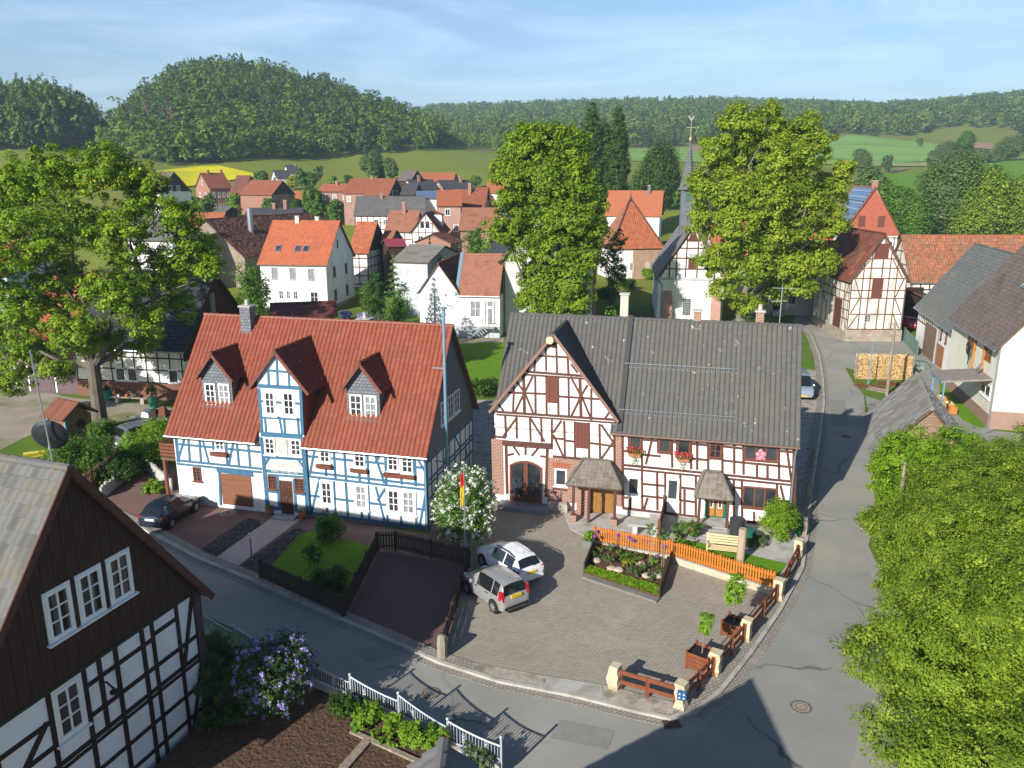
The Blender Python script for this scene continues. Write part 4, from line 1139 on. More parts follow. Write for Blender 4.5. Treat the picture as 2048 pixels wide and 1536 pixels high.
def brickpoly(pts): MB().plate(CS.o, CS.e, CS.n, [fc(*p) for p in pts], -0.02, 0.008).build('brick_wall', M_brick, h.t)
brickpoly([(130, 1160), (195, 1165), (188, 850), (120, 845)])
brickpoly([(442, 1205), (640, 1215), (640, 968), (470, 955), (442, 950)])
brickpoly([(826, 1228), (862, 1232), (862, 772), (826, 768)])
window(CS, *fc.rect(482, 1012, 552, 1118), h.t, cols=1, rows=1, fw=0.1)
archb = MB(); aw = fc(482, 1012); bw = fc(552, 1012); cu = (aw[0] + bw[0]) / 2
for k_ in range(9):
 t_ = -0.5 + k_ / 8
 archb.bar(CS.p(cu + t_ * 0.75, aw[1] + 0.06 - .1 * t_ * t_, .02), CS.p(cu + t_ * 0.95, aw[1] + 0.34 - .14 * t_ * t_, .02), 0.085, 0.06, up=tuple(CS.n))
archb.build('brick_arch', mat('arch_brick', (0.40, 0.13, 0.08), rough=0.85), h.t)
# arched glazed gate
u0, u1, z0, z1 = fc.rect(226, 962, 410, 1168)
z0 = 0.3
ga = MB(); N_ = 14
rise = 0.32
def archtop(u): return z1 - rise * ((u - (u0 + u1) / 2) / ((u1 - u0) / 2)) ** 2
fwid = 0.11
um = (u0 + u1) / 2
for a, b in ((u0, u0 + fwid), (um - fwid, um - .01), (um + .01, um + fwid), (u1 - fwid, u1)):
 ga.plate(CS.o, CS.e, CS.n, [(a, z0), (b, z0), (b, archtop(b)), (a, archtop(a))], -0.02, 0.06)
for a, b in ((u0 + fwid, um - fwid), (um + fwid, u1 - fwid)):
 ga.plate(CS.o, CS.e, CS.n, [(a, z0), (b, z0), (b, z0 + .32), (a, z0 + .32)], -0.02, 0.056)
 n_ = 6
 for i in range(n_):
  p, q = a + (b - a) * i / n_, a + (b - a) * (i + 1) / n_
  ga.plate(CS.o, CS.e, CS.n, [(p, archtop(p) - .12), (q, archtop(q) - .12), (q, archtop(q)), (p, archtop(p))], -0.02, 0.054)
gt = ga.build('arched_gate', M_brownpaint, h.t)
gg = MB()
for a, b in ((u0 + fwid, um - fwid), (um + fwid, u1 - fwid)):
 n_ = 6
 for i in range(n_):
  p, q = a + (b - a) * i / n_, a + (b - a) * (i + 1) / n_
  gg.plate(CS.o, CS.e, CS.n, [(p, z0 + .3), (q, z0 + .3), (q, archtop(q) - .1), (p, archtop(p) - .1)], -0.02, 0.015)
gg.build('pane', M_glass, gt)
gtr = MB(); n_ = 12
for i in range(n_):
 p, q = u0 - .07 + (u1 - u0 + .14) * i / n_, u0 - .07 + (u1 - u0 + .14) * (i + 1) / n_
 gtr.plate(CS.o, CS.e, CS.n, [(p, archtop(p) + .01), (q, archtop(q) + .01), (q, archtop(q) + .09), (p, archtop(p) + .09)], -0.02, 0.045)
gtr.build('arch_trim', M_whitepaint, h.t)
MB().box(u0 - .5, u1 + .5, -1.0, -.06, -.1, .28).build('gate_step', mat('slate_step', (0.22, 0.235, 0.25), (0.28, 0.29, 0.30), scale=3, rough=0.8), h.t)
st = MB(); st.box(fc(448, 1195)[0], fc(562, 1200)[0], -0.5, -.06, 0.0, .48); st.box(fc(452, 1195)[0], fc(558, 1200)[0], -0.46, -.1, .48, .53); st.build('stone_trough', M_conc2, h.t)
# fire wall between the two halves, gable emblem, chimneys, snow guards
su = f(850, 775)[0] + 0.05
fw_ = MB(); a = Vector((su, 0, h.he)); e = h.ev; n = h.n
fw_.bar(a - e * .35 + n * .12, a + e * (h.Lv - .3) + n * .12, 0.22, 0.2, up=tuple(n)); fw_.bar((su, 3.65, h.zr + .1), (su, 7.3, h.he + .1), .22, .2); fw_.build('parapet', mat('parapet_dark', (0.05, 0.05, 0.052), rough=0.7), h.t)
em = MB(); c0 = CS.p(*fc(461, 280), .33); em.lathe((0, 0, 0), [(0.0, 0), (.17, .0), (.2, .03), (.17, .05), (.0, .06)], n=16)
eo = em.build('gable_emblem', mat('emblem_gold', (0.75, 0.68, 0.35), rough=0.5), cg); eo.location = c0; eo.rotation_euler = (R(90), 0, 0)
h.chimney(10.1, 1.03, 0.4, 0.4, 0.75, M_brick); h.chimney(13.3, 1.05, 0.4, 0.4, 0.95, M_brick, pot=True)
h.chimney(su - .5, 1.25, 0.44, 0.44, 2.5, mat('plastered_chimney', (0.55, 0.52, 0.42), (0.45, 0.43, 0.36), scale=4, rough=0.9))
def rooff(px, py):
 lo, hi = -0.3, 3.6
 for _ in range(40):
  m_ = (lo + hi) / 2
  u, z = f(px, py, -m_)
  if z > h.he + h.hr / (h.D / 2) * m_: lo = m_
  else: hi = m_
 return u, lo
for (a, b) in (((880, 452), (1524, 494)), ((848, 716), (1518, 766))):
 (ua, ya), (ub, yb) = rooff(*a), rooff(*b)
 ym = (ya + yb) / 2
 g = MB(); zz = h.he + h.hr / (h.D / 2) * ym + 0.1
 g.bar((ua, ym, zz + .28), (ub, ym, zz + .28), .03); g.bar((ua, ym, zz + .06), (ub, ym, zz + .06), .03)
 k = int((ub - ua) / .12)
 for i in range(k + 1): g.bar((ua + (ub - ua) * i / k, ym, zz + .05), (ua + (ub - ua) * i / k, ym, zz + .3), .016)
 for i in range(7): x = ua + (ub - ua) * (i + .5) / 7; g.bar((x, ym + .22, zz + .2), (x, ym, zz + .06), .03)
 g.build('snow_guard', M_zinc, h.roof)
an = MB(); ax = 14.3
an.cyl((ax, 3.7, h.zr), (ax, 3.7, h.zr + 2.1), .03); an.bar((ax - .5, 3.7, h.zr + 2.0), (ax + .7, 3.7, h.zr + 2.0), .03)
for i in range(8): an.bar((ax - .45 + i * .15, 3.4, h.zr + 2.02), (ax - .45 + i * .15, 4.0, h.zr + 2.02), .014)
an.bar((ax - .5, 3.7, h.zr + 1.3), (ax + .3, 3.7, h.zr + 1.35), .03)
for i in range(5): an.bar((ax - .45 + i * .15, 3.45, h.zr + 1.32), (ax - .45 + i * .15, 3.95, h.zr + 1.32), .014)
an.build('roof_antenna', M_zinc, h.roof)
def porch(h, fpost, u0, u1, dep, ze, r0, r1, rd, zr, posts, base, tile, name):
 o = MB()
 for (u, d, w) in posts: o.bar((u, -d, 0.0), (u, -d, ze - .05), w)
 o.bar((u0 + .12, -dep + .15, ze - .02), (u1 - .12, -dep + .15, ze - .02), .13); o.bar((u0 + .14, -dep + .15, ze - .02), (u0 + .14, -.05, ze - .02), .13); o.bar((u1 - .14, -dep + .15, ze - .02), (u1 - .14, -.05, ze - .02), .13)
 p = o.build(name, M_brown, h.t)
 A, B, C, D = (u0, -dep, ze), (u1, -dep, ze), (r1, -rd, zr), (r0, -rd, zr)
 slope('porch_roof', A, B, C, D, tile, p, tw=.22, th=.24, amp=.02)
 slope('porch_roof', B, (u1, -.06, ze), (r1, -.06, zr), C, tile, p, tw=.22, th=.24, amp=.02)
 slope('porch_roof', (u0, -.06, ze), A, D, (r0, -.06, zr), tile, p, tw=.22, th=.24, amp=.02)
 slope('porch_roof', D, C, (r1, -.06, zr + .02), (r0, -.06, zr + .02), tile, p, tw=.3, th=.3, amp=.01)
 for a, b in ((A, D), (B, C)): MB().tube([Vector(a) + Vector((0, 0, .08)), Vector(b) + Vector((0, 0, .1))], .07, n=6).build('hip_tiles', tile, p)
 return p
M_tile_porch = attr_mat('porch_tiles', [(0.16, 0.14, 0.115), (0.21, 0.185, 0.155), (0.26, 0.235, 0.20)], rough=0.85, stain=(0.115, 0.10, 0.06), stain_scale=2.0, stain_lo=0.5, stain_hi=0.7)
pa, pb = f(548, 1108, 1.75), f(862, 1146, 1.75)
ra, rb = f(642, 972, .5), f(792, 988, .5)
P1 = porch(h, f, pa[0], pb[0], 1.75, (pa[1] + pb[1]) / 2, ra[0], rb[0], .5, (ra[1] + rb[1]) / 2, [(f(588, 1200, 1.5)[0], 1.5, .13), (f(677, 1200, 1.5)[0], 1.5, .13), (f(826, 1200, 1.5)[0], 1.5, .13)], None, M_tile_porch, 'porch')
pbk = MB()
for x in (588, 820): u = f(x, 1280, 1.5)[0]; MB().box(u - .17, u + .17, -1.67, -1.33, 0, .45).build('brick_pier', M_brick, h.t)
pbk.box(f(606, 1200, .6)[0], f(672, 1200, .6)[0], -.62, -.06, 0, ra[1] - .9)
pbk.build('brick_pier', M_brick, h.t)
u0, u1, z0, z1 = f.rect(688, 1150, 814, 1262, .1)
M_oakdoor = mat('oak_door', (0.26, 0.125, 0.035), (0.33, 0.165, 0.05), scale=6, rough=0.4, stretch=(5, 5, .6))
dd = MB(); um = (u0 + u1) / 2
dd.plate(S.o, S.e, S.n, [(u0, .1), (u1, .1), (u1, z1 + .35), (u0, z1 + .35)], 0.03, 0.09)
for a, b in ((u0 + .05, um - .3), (um - .24, um - .06), (um + .02, u1 - .06)):
 for c, d_ in ((.2, .85), (.95, z1 + .2)): dd.plate(S.o, S.e, S.n, [(a, c), (b, c), (b, d_), (a, d_)], .08, .115)
dd = dd.build('front_door', M_oakdoor, h.t)
MB().plate(S.o, S.e, S.n, [(um - .04, 1.0), (um + .0, 1.0), (um + .0, 1.3), (um - .04, 1.3)], .1, .15).build('door_handle', M_zinc, dd)
# right porch with stairs
pa, pb = f(1282, 1178, 1.35), f(1494, 1208, 1.35)
ra, rb = f(1330, 1048, .55), f(1430, 1050, .55)
P2 = porch(h, f, pa[0], pb[0], 1.35, (pa[1] + pb[1]) / 2, ra[0], rb[0], .55, (ra[1] + rb[1]) / 2, [(f(1303, 1260, 1.15)[0], 1.15, .14), (f(1464, 1280, 1.15)[0], 1.15, .14)], None, M_tile_porch, 'porch')
u0, u1, z0, z1 = f.rect(1338, 1196, 1452, 1300, .05)
M_green = mat('green_paint', (0.012, 0.13, 0.085), rough=0.5); M_orange = mat('orange_wood', (0.42, 0.16, 0.035), (0.48, 0.20, 0.05), scale=5, rough=0.5)
zs_ = z0
d2 = MB(); d2.plate(S.o, S.e, S.n, [(u0, zs_), (u1, zs_), (u1, z1 + .3), (u0, z1 + .3)], .03, .07); d2 = d2.build('front_door', M_green, h.t)
um = (u0 + u1) / 2
d3 = MB()
for a, b in ((u0 + .14, um - .04), (um + .04, u1 - .14)):
 d3.plate(S.o, S.e, S.n, [(a, zs_ + .1), (b, zs_ + .1), (b, z1 + .2), (a, z1 + .2)], .06, .1)
d3 = d3.build('door_leaf', M_orange, d2)
d4 = MB()
for a, b in ((u0 + .22, um - .12), (um + .12, u1 - .22)):
 d4.plate(S.o, S.e, S.n, [(a, zs_ + .55), (b, zs_ + .55), (b, z1 + .1), (a, z1 + .1)], .09, .112)
d4 = d4.build('door_window', M_whitepaint, d2)
d5 = MB()
for a, b in ((u0 + .26, um - .16), (um + .16, u1 - .26)):
 d5.plate(S.o, S.e, S.n, [(a, zs_ + .6), (b, zs_ + .6), (b, z1 + .05), (a, z1 + .05)], .1, .118)
d5.build('door_pane', M_glass, d2)
sb = MB(); k = 5
sa, sb_ = f(1318, 1350, 1.6)[0], f(1466, 1370, 1.6)[0]
for i in range(k): sb.box(sa, sb_, -1.25 - .3 * (k - 1 - i) , -.05 - .002 * i, .0, .28 + (zs_ - .3) * (i + 1) / k)
sb.build('stairs', M_conc, h.t)
sw = MB(); sw.box(sa - .3, sa - .003, -2.1, -.06, 0, zs_ - .1); sw.box(sb_ + .003, sb_ + .3, -2.1, -.06, 0, zs_ - .1); sw.build('stair_wall', M_stone, h.t)
# ================================================================== the dark gabled house in the left foreground
FO, FY = (-20.29 - 8 * math.cos(R(19.22)), 17.76 + 8 * math.sin(R(19.22)), 0.0), R(-19.22)
M_shadewhite = plaster('gable_plaster', (0.84, 0.85, 0.86), 0.03)
h = House('boarded_gable_house', 'near house with dark boarded gable over black framing, weathered grey tiles, at lower left', 'house', FO, FY, 16.0, 8.21, 5.02, 5.4, M_shadewhite, M_tile_old, oa=0.28, ob=0.35, tw=0.27, th=0.34, amp=0.05, tilestep=0.045)
RS = h.right
sl = h.hr / (h.D / 2)
cb = MB(); n_ = 46                                      # vertical boarding
for i in range(n_):
 a, b = -0.1 + (h.D + .2) * i / n_, -0.1 + (h.D + .2) * (i + 1) / n_ - .012
 m_ = (a + b) / 2
 tz = lambda u: 5.0 + h.hr * (1 - abs(u - h.D / 2) / (h.D / 2)) + .02
 if tz(m_) > 5.0:
  cb.plate(RS.o, RS.e, RS.n, [(a, 4.97), (b, 4.97), (b, max(4.99, tz(b))), (a, max(4.99, tz(a)))], 0.0, 0.10 + .012 * (i % 2))
cb.build('gable_cladding', M_clad, h.t)
MB().plate(RS.o, RS.e, RS.n, [(-.1, 4.9), (8.3, 4.9), (8.3, 4.99), (-.1, 4.99)], 0, .14).build('drip_board', mat('green_drip_board', (0.03, 0.04, 0.028), rough=0.8), h.t)
for (a, b) in ((2.98, 3.7), (3.96, 4.7), (4.96, 5.7)):
 window(Side(RS.p(0, 0, .1), RS.e), a, b, 6.2, 7.5, h.t, cols=2, rows=3, fw=0.085, trim=0.05, proud=.06)
window(RS, 2.86, 3.68, 3.32, 4.75, h.t, cols=2, rows=3, fw=0.1, trim=0.07, proud=.06)
posts = [(0.1, 0), (1.2, 0), (2.74, 0), (3.84, 0), (4.35, 2.6), (4.92, 0), (5.9, 0), (6.3, 0), (7.31, 0), (8.1, 0)]
sg = [(u, z0, u, 4.95, .14) for u, z0 in posts]
for z, a, b in ((4.42, 6.3, 7.31), (4.3, 3.84, 6.3), (4.04, 0, 2.8), (3.38, 3.8, 8.15), (3.3, 0, 2.8), (2.68, 0, 8.15), (2.5, 0, 8.15), (1.64, 0, 8.15), (.78, 0, 8.15), (.1, 0, 8.2)): sg.append((a, z, b, z, .13 if z != 2.5 else .11))
sg += [(8.05, 4.9, 7.4, 2.75, .15), (8.1, 2.3, 7.42, .2, .15), (1.3, 2.75, 2.6, 4.1, .16), (0.2, 4.8, 1.1, 2.8, .16)]
beams(RS, sg, M_black, 'timber_frame', h.t, w=.16, proud=.03)
beams(RS, [(8.2, 0, 8.2, 4.95, .28)], mat('slate_corner', (0.07, 0.055, 0.06), rough=.6), 'corner_boards', h.t, proud=.05)
vb = MB()
for sgn, P in ((1, (16.30, -.42, 5.02 - .42 * sl)), (-1, (16.30, h.D + .42, 5.02 - .42 * sl))): vb.bar(Vector(P) + Vector((0, 0, .02)), (16.30, h.D / 2, h.zr + .03), .05, .2)
vb.build('verge_board', mat('dark_red_verge', (0.10, 0.04, 0.03), rough=.8), h.t)
lp = MB(); p0 = RS.p(4.25, 4.15, .05); p1 = RS.p(4.25, 4.1, .55)
lp.tube([p0, RS.p(4.25, 4.25, .3), p1], .03); lp.lathe(p1 + Vector((0, 0, -.12)), [(.13, 0), (.12, .06), (.05, .1), (.02, .12)], n=10); lp.build('wall_lamp', M_black, h.t)
MB().plate(RS.o, RS.e, RS.n, [(-.02, -.5), (8.23, -.5), (8.23, .02), (-.02, .02)], -.02, .05).build('plinth', M_stone, h.t)
# the neighbour's roof just under the camera; its gable shades the crossing
h = House('foreground_roof_house', 'weathered grey tiled roof tip of a house rising at the bottom edge', 'house', (-5.3, 11.9, 0), R(-90), 11.0, 8.2, 4.4, 3.5, M_white, M_tile_old, oa=0.1, ob=.3, tw=.3, th=.36, amp=.06, tilestep=.06)
# ================================================================== white house with roof windows
h = House('white_house', 'tall white rendered house with bright red roof and three roof windows behind the blue house', 'house', (-33.33, 106.35, 0), R(-6.76), 9.0, 11.7, 6.43, 5.08, M_white, attr_mat('bright_red_tiles', [(0.40, 0.115, 0.055), (0.47, 0.14, 0.065), (0.35, 0.10, 0.05)], rough=.65, stain=(0.30, 0.10, 0.06), stain_scale=.5, stain_lo=.52, stain_hi=.75), tw=.36, th=.42, amp=.05)
S = h.front
f = Fac((-33.33, 106.35, 0), R(-6.76), S, 2.626, 240, 280)
M_greyframe = mat('grey_window_frame', (0.36, 0.36, 0.34), rough=.6)
for r_ in [(793, 668, 831, 732), (888, 670, 926, 734), (985, 674, 1023, 738)]:
 window(S, *f.rect(*r_), h.t, frame=M_greyframe, cols=2, rows=1, fw=.1, glass=M_curtain)
for r_ in [(833, 790, 861, 836), (873, 790, 897, 836), (909, 792, 937, 838), (998, 796, 1044, 854)]:
 window(S, *f.rect(*r_), h.t, cols=2, rows=2, fw=.09)
for a, z0, z1 in ((2.6, 4.4, 5.6), (7.6, 4.3, 5.5), (2.6, 1.2, 2.5), (7.6, 1.2, 2.5)): window(h.right, a, a + 1.1, z0 - .1, z1 + .2, h.t, frame=M_greyframe, cols=2, rows=1, fw=.1)
window(h.right, 4.6, 5.4, 7.9, 9.2, h.t, cols=1, rows=1)
MB().plate(h.right.o, h.right.e, h.right.n, [(0, -.5), (11.7, -.5), (11.7, .6), (0, .6)], 0, .05).build('plinth', M_stone, h.t)
for u in (1.9, 4.6, 5.75): h.roofwin(u, 2.0, 3.1, .75)
h.chimney(3.3, .98, .5, .5, .8, M_cream); h.chimney(6.0, 1.04, .5, .5, .8, M_cream); h.gutter(M_copper)
# ================================================================== white gabled annex and the tall white house
h = House('white_annex', 'small white gabled building with a grey base, steps and glazed lean-to beside the lime tree', 'house', (-5.95, 88.7, 0), R(81.85), 12.0, 4.48, 5.04, 3.12, M_white, M_tile_darkred, oa=.2, ob=.2, tw=.34, th=.4)
LS = h.left
MB().plate(LS.o, LS.e, LS.n, [(0, -.3), (9.1, -.3), (9.1, 1.25), (0, 1.25)], 0, .04).build('plinth', M_greyplinth, h.t)
f = Fac((-5.95, 88.7, 0), R(81.85), LS, 5.485, 820, 420)
u_a, u_b = f(530, 1000)[0], f(985, 1000)[0]
z_e, z_r = f(740, 945)[1], f(740, 632)[1]
lt = MB(); y0_, y1_ = 4.48 - u_a, 4.48 - u_b
lt.box(0.005, 5.0, y1_, y0_, -.3, z_e); lt.build('wing_wall', M_white, h.t)
slope('wing_roof', (-.25, y0_ + .0, z_e), (-.25, y1_, z_e), (3.4, y1_, z_r + 1.2), (3.4, y0_, z_r + 1.2), M_tile_brown, h.t, tw=.3, th=.3, amp=.02)
mb = MB(); mb.hexa([Vector((-.3, y0_ + .02 + a, z_e + b)) for a, b in ((0, 0), (.35, 0), (.35, .1), (0, .1))] + [Vector((3.4, y0_ + .02 + a, z_r + 1.2 + b)) for a, b in ((0, 0), (.35, 0), (.35, .1), (0, .1))]); mb.build('valley_flashing', M_bluegutter, h.t)
MB().cyl(LS.p(u_a - .1, z_e, .28), LS.p(u_b, z_e, .28), .07).build('gutter', M_whitepaint, h.t)
window(LS, *f.rect(655, 990, 780, 1178), h.t, cols=2, rows=2, fw=.1, trim=.06, glass=M_curtain)
u0, u1, z0, z1 = f.rect(815, 992, 945, 1258)
window(LS, u0, u0 + .28, z0, z1, h.t, cols=1, rows=3, fw=.06, sill=False, glass=M_curtain)
window(LS, u0 + .28, u1 - .28, z0, z1 - .75, h.t, cols=1, rows=1, fw=.14, sill=False, glass=M_curtain, name='glazed_door')
window(LS, u0 + .28, u1 - .28, z1 - .75, z1, h.t, cols=1, rows=1, fw=.08, sill=False, glass=M_curtain, name='fanlight')
window(LS, u1 - .28, u1, z0, z1, h.t, cols=1, rows=3, fw=.06, sill=False, glass=M_curtain)
sb = MB(); ub, uc_ = f(720, 1390)[0], f(800, 1290)[0]; pd = f(940, 1290)[0]
sb.plate(LS.o, LS.e, LS.n, [(uc_, 1.2), (pd, 1.2), (pd, 1.3), (uc_, 1.3)], .05, 1.2)
for i in range(6): u = uc_ - .25 * (i + 1); z = 1.2 - .2 * (i + 1); sb.plate(LS.o, LS.e, LS.n, [(u, z - .04), (u + .26, z - .04), (u + .26, z + .02), (u, z + .02)], .1, 1.1)
for d_ in (.08, 1.14): sb.bar(LS.p(uc_, 1.2, d_), LS.p(uc_ - 1.6, 0, d_), .06, .22)
for u in (uc_ + .1, pd - .1):
 sb.bar(LS.p(u, 0, 1.12), LS.p(u, 2.2, 1.12), .05)
sb.bar(LS.p(uc_, 2.2, 1.12), LS.p(pd, 2.2, 1.12), .05); sb.bar(LS.p(uc_, 1.75, 1.12), LS.p(pd, 1.75, 1.12), .04)
sb.build('stairs', M_zinc, h.t)
lm = MB(); lm.tube([LS.p(3.1, 3.6, .05), LS.p(3.3, 3.75, .5), LS.p(3.55, 3.6, .8)], .05); lm.build('wall_lamp', M_zinc, h.t)
MB().plate(LS.o, LS.e, LS.n, [(2.9, 4.55), (3.15, 4.55), (3.15, 4.85), (2.9, 4.85)], 0, .02).build('vent_grille', M_zinc, h.t)
p = AtY(1003, 640, 90.5); q = AtY(1190, 640, 93.2)
yw = math.atan2(q[1] - p[1], q[0] - p[0])
h = House('gabled_white_house', 'tall white gabled house with brick corner strips half hidden behind the lime tree', 'house', (q[0], q[1], 0), yw + R(90), 11, math.hypot(q[0] - p[0], q[1] - p[1]), 8.4, 6.6, M_white, M_tile_dark, oa=.3, ob=.3, tw=.36, th=.42)
LS = h.left
for a in (0.0, h.D - .42): MB().plate(LS.o, LS.e, LS.n, [(a, -.3), (a + .42, -.3), (a + .42, 8.5), (a, 8.5)], 0, .05).build('brick_quoin', M_brick, h.t)
MB().bar(LS.p(0.0, 8.3, .04), LS.p(h.D / 2, 14.6, .04), .4, .1, up=tuple(LS.n)).build('brick_verge', M_brick, h.t)
for a, z0, z1 in ((.9, 1.6, 2.1), (2.4, 1.6, 2.1), (8.6, 4.9, 6.4), (8.6, 1.0, 2.4)): window(LS, a, a + 1.0, z0, z1, h.t, cols=3 if z1 - z0 < 1 else 2, rows=1, fw=.08)
MB().tube([LS.p(.1, 8.4, .1), LS.p(.2, 7.5, .12), LS.p(.2, 0, .12)], .06).build('downpipe', M_zinc, h.t)
ld = MB()
for u in (10.0, 10.4): ld.bar(LS.p(u, .4, .2), LS.p(u, 6.0, .2), .04)
for i in range(14): ld.bar(LS.p(10.0, .6 + i * .4, .2), LS.p(10.4, .6 + i * .4, .2), .035)
ld.build('ladder', M_zinc, h.t)
h2 = MB()
# ================================================================== church
CO, CY = (25.77, 97.16, 0), R(82.05)
M_roofslate = attr_mat('church_slates', [(0.17, 0.165, 0.165), (0.21, 0.20, 0.20), (0.24, 0.23, 0.225)], rough=.7, stain=(0.15, 0.14, 0.13), stain_scale=.4, stain_lo=.5, stain_hi=.7)
h = House('church', 'white village church with half-timbered gable and a slate spire topped by a cock', 'church', CO, CY, 17, 7.9, 5.68, 6.18, M_white, M_roofslate, oa=.3, ob=.3, tw=.4, th=.4, prof='flat', amp=0)
LS = h.left
D_ = h.D
beams(LS, gable_segs(D_, 5.5, 6.3, [(u, 5.3) for u in (1.3, 2.1, 3.25, 4.6, 5.9, 6.7)], [5.4, 6.6, 7.9, 9.1, 10.1], w=.15), M_brown, 'timber_frame', h.t, proud=.03)
board(LS, 3.5, 4.5, 6.7, 7.9, M_shutter, h.t, 'shutter')
MB().plate(LS.o, LS.e, LS.n, [(3.25, 9.9), (4.6, 9.9), (D_ / 2, 11.6)], 0, .04).build('gable_board', M_brown, h.t)
window(LS, 3.1, 4.1, .9, 3.0, h.t, frame=M_greyplinth, cols=5, rows=9, fw=.06, mw=.03, sill=False)
M_butt = mat('pink_buttress', (0.50, 0.27, 0.22), (0.36, 0.24, 0.19), scale=1.2, rough=.9, c3=(0.56, 0.32, 0.30), s3=.6, bump=.01, bscale=6)
for a in (.7, 6.5):
 b = MB(); w_ = 1.05
 b.hexa([LS.p(a, -.2, 0), LS.p(a, -.2, 1.3), LS.p(a + w_, -.2, 1.3), LS.p(a + w_, -.2, 0), LS.p(a, 3.9, 0), LS.p(a, 3.2, .7), LS.p(a + w_, 3.2, .7), LS.p(a + w_, 3.9, 0)])
 b.build('buttress', M_butt, h.t)
MB().tube([LS.p(.0, 5.3, .15), LS.p(.5, 4.6, .12), LS.p(.5, 0, .12)], .06).build('downpipe', M_zinc, h.t)
MB().bar(LS.p(.05, 5.4, .05), LS.p(D_ - .05, 5.4, .05), .3, .1, up=tuple(LS.n)).build('wall_plate', M_greyplinth, h.t)
p = AtY(1364, 470, 106.5)
tw_ = MB(); hw = .85
tx, ty = 9.3, D_ / 2 + .3                            # tower position in church coordinates
zt0 = h.zr - 3.0; zt1 = AtY(1364, 378, 107)[2]
tw_.box(tx - hw, tx + hw, ty - hw, ty + hw, zt0, zt1)
twr = tw_.build('spire_tower', M_slate, h.t)
zs = zt1; zt = AtY(1364, 283, 107)[2]
prof = [(1.4, -.1), (1.14, .35), (.95, 1.1), (.6, (zt - zs) * .45), (.07, zt - zs)]
sp = MB(); n_ = 8; vs = []
for r_, z in prof:
 for k_ in range(n_):
  t = 2 * math.pi * (k_ + .5) / n_; vs.append((tx + r_ * math.cos(t), ty + r_ * math.sin(t), zs + z))
sp.add(vs, [(i * n_ + k_, i * n_ + (k_ + 1) % n_, (i + 1) * n_ + (k_ + 1) % n_, (i + 1) * n_ + k_) for i in range(len(prof) - 1) for k_ in range(n_)] + [tuple(range(n_ - 1, -1, -1))])
sp.build('spire_roof', brick_mat('spire_slates', (0.17, 0.18, 0.195), (0.125, 0.13, 0.145), (0.06, 0.065, 0.07), bw=.3, bh=.22, ms=.02, rough=.5), twr)
orb = MB(); orb.lathe((tx, ty, zt), [(.06, 0), (.17, .15), (.2, .3), (.17, .45), (.04, .6)], n=12); orb.cyl((tx, ty, zt + .5), (tx, ty, zt + 2.6), .05, .03); orb.bar((tx, ty - .55, zt + 1.7), (tx, ty + .55, zt + 1.7), .06)
orb.build('orb_and_cross', mat('dull_gilt', (0.45, 0.36, 0.24), rough=.5), twr)
ck = MB(); ck.plate((tx + .03, ty, zt + 2.5), (0, -1, 0), (-1, 0, 0), [(-.3, .35), (-.42, .62), (-.3, .66), (-.12, .34), (.08, .38), (.17, .62), (.27, .64), (.32, .55), (.22, .26), (.1, .07), (-.06, .03), (-.2, .14)], 0, .07)
ck.build('weathercock', mat('cock_grey', (0.3, 0.3, 0.3), rough=.5), twr)
for d_ in ((-1, 0), (0, 1)):
 lv = MB()
 for i in range(6): z = zt1 - 1.5 + i * .2; lv.bar((tx + d_[0] * (hw + .02) - (.3 if d_[1] else 0), ty + d_[1] * (hw + .02) - (.3 if d_[0] else 0), z), (tx + d_[0] * (hw + .02) + (.3 if d_[1] else 0), ty + d_[1] * (hw + .02) + (.3 if d_[0] else 0), z), .06, .14)
 lv.build('louvre', mat('green_louvre', (0.05, 0.16, 0.13), rough=.7), twr)
# ================================================================== stone gatehouse with tall tiled roof, white house behind it
gL, gR = np.array([17.3, 139.5]), np.array([26.2, 141.3])
yw = math.atan2(gR[1] - gL[1], gR[0] - gL[0])
t = T('stone_barn', 'white and sandstone building under a steep orange tent roof left of the church', 'barn', (gL[0], gL[1], 0), yw)
Wd = float(np.hypot(*(gR - gL)))
b = MB(); b.box(0, Wd, 0, 8, -.5, 5.6); b.build('wall', M_white, t)
MB().box(Wd * .42, Wd - .02, -.03, .02, -.3, 5.5).build('stone_facing', M_sandstone, t)
zr = AtY(1288, 402, 143)[2]
a_, b_, c_, d_ = (-.4, -.35, 5.3), (Wd + .4, -.35, 5.3), (Wd / 2 + .2, 4.2, zr), (Wd / 2 - .2, 4.2, zr)
slope('roof', a_, b_, c_, d_, M_tile_orange, t, tw=.42, th=.42, amp=.05)
slope('roof', (-.4, 8.4, 5.3), a_, d_, d_, M_tile_brown, t, tw=.5, th=.5)
slope('roof', b_, (Wd + .4, 8.4, 5.3), c_, c_, M_tile_brown, t, tw=.5, th=.5)
slope('roof', (Wd + .4, 8.4, 5.3), (-.4, 8.4, 5.3), d_, c_, M_tile_brown, t, tw=.6, th=.6)
for p_, q_ in ((a_, d_), (b_, c_)): MB().tube([Vector(p_) + Vector((0, 0, .1)), Vector(q_) + Vector((0, 0, .15))], .17, n=6).build('hip_tiles', M_tile_darkred, t)
sd = Side((0, 0, 0), (1, 0, 0))
for u in (Wd * .36, Wd * .68): window(sd, u, u + .7, 1.6, 2.9, t, cols=3, rows=4, fw=.06)
MB().lathe((Wd / 2, 4.2, zr), [(.3, -.1), (.28, .3), (.1, .8), (.05, 1.4)], n=8).build('roof_finial', M_tile_dark, t)
p = AtY(1212, 490, 165); q = AtY(1325, 490, 163)
hh = AtY(1212, 430, 165)[2]
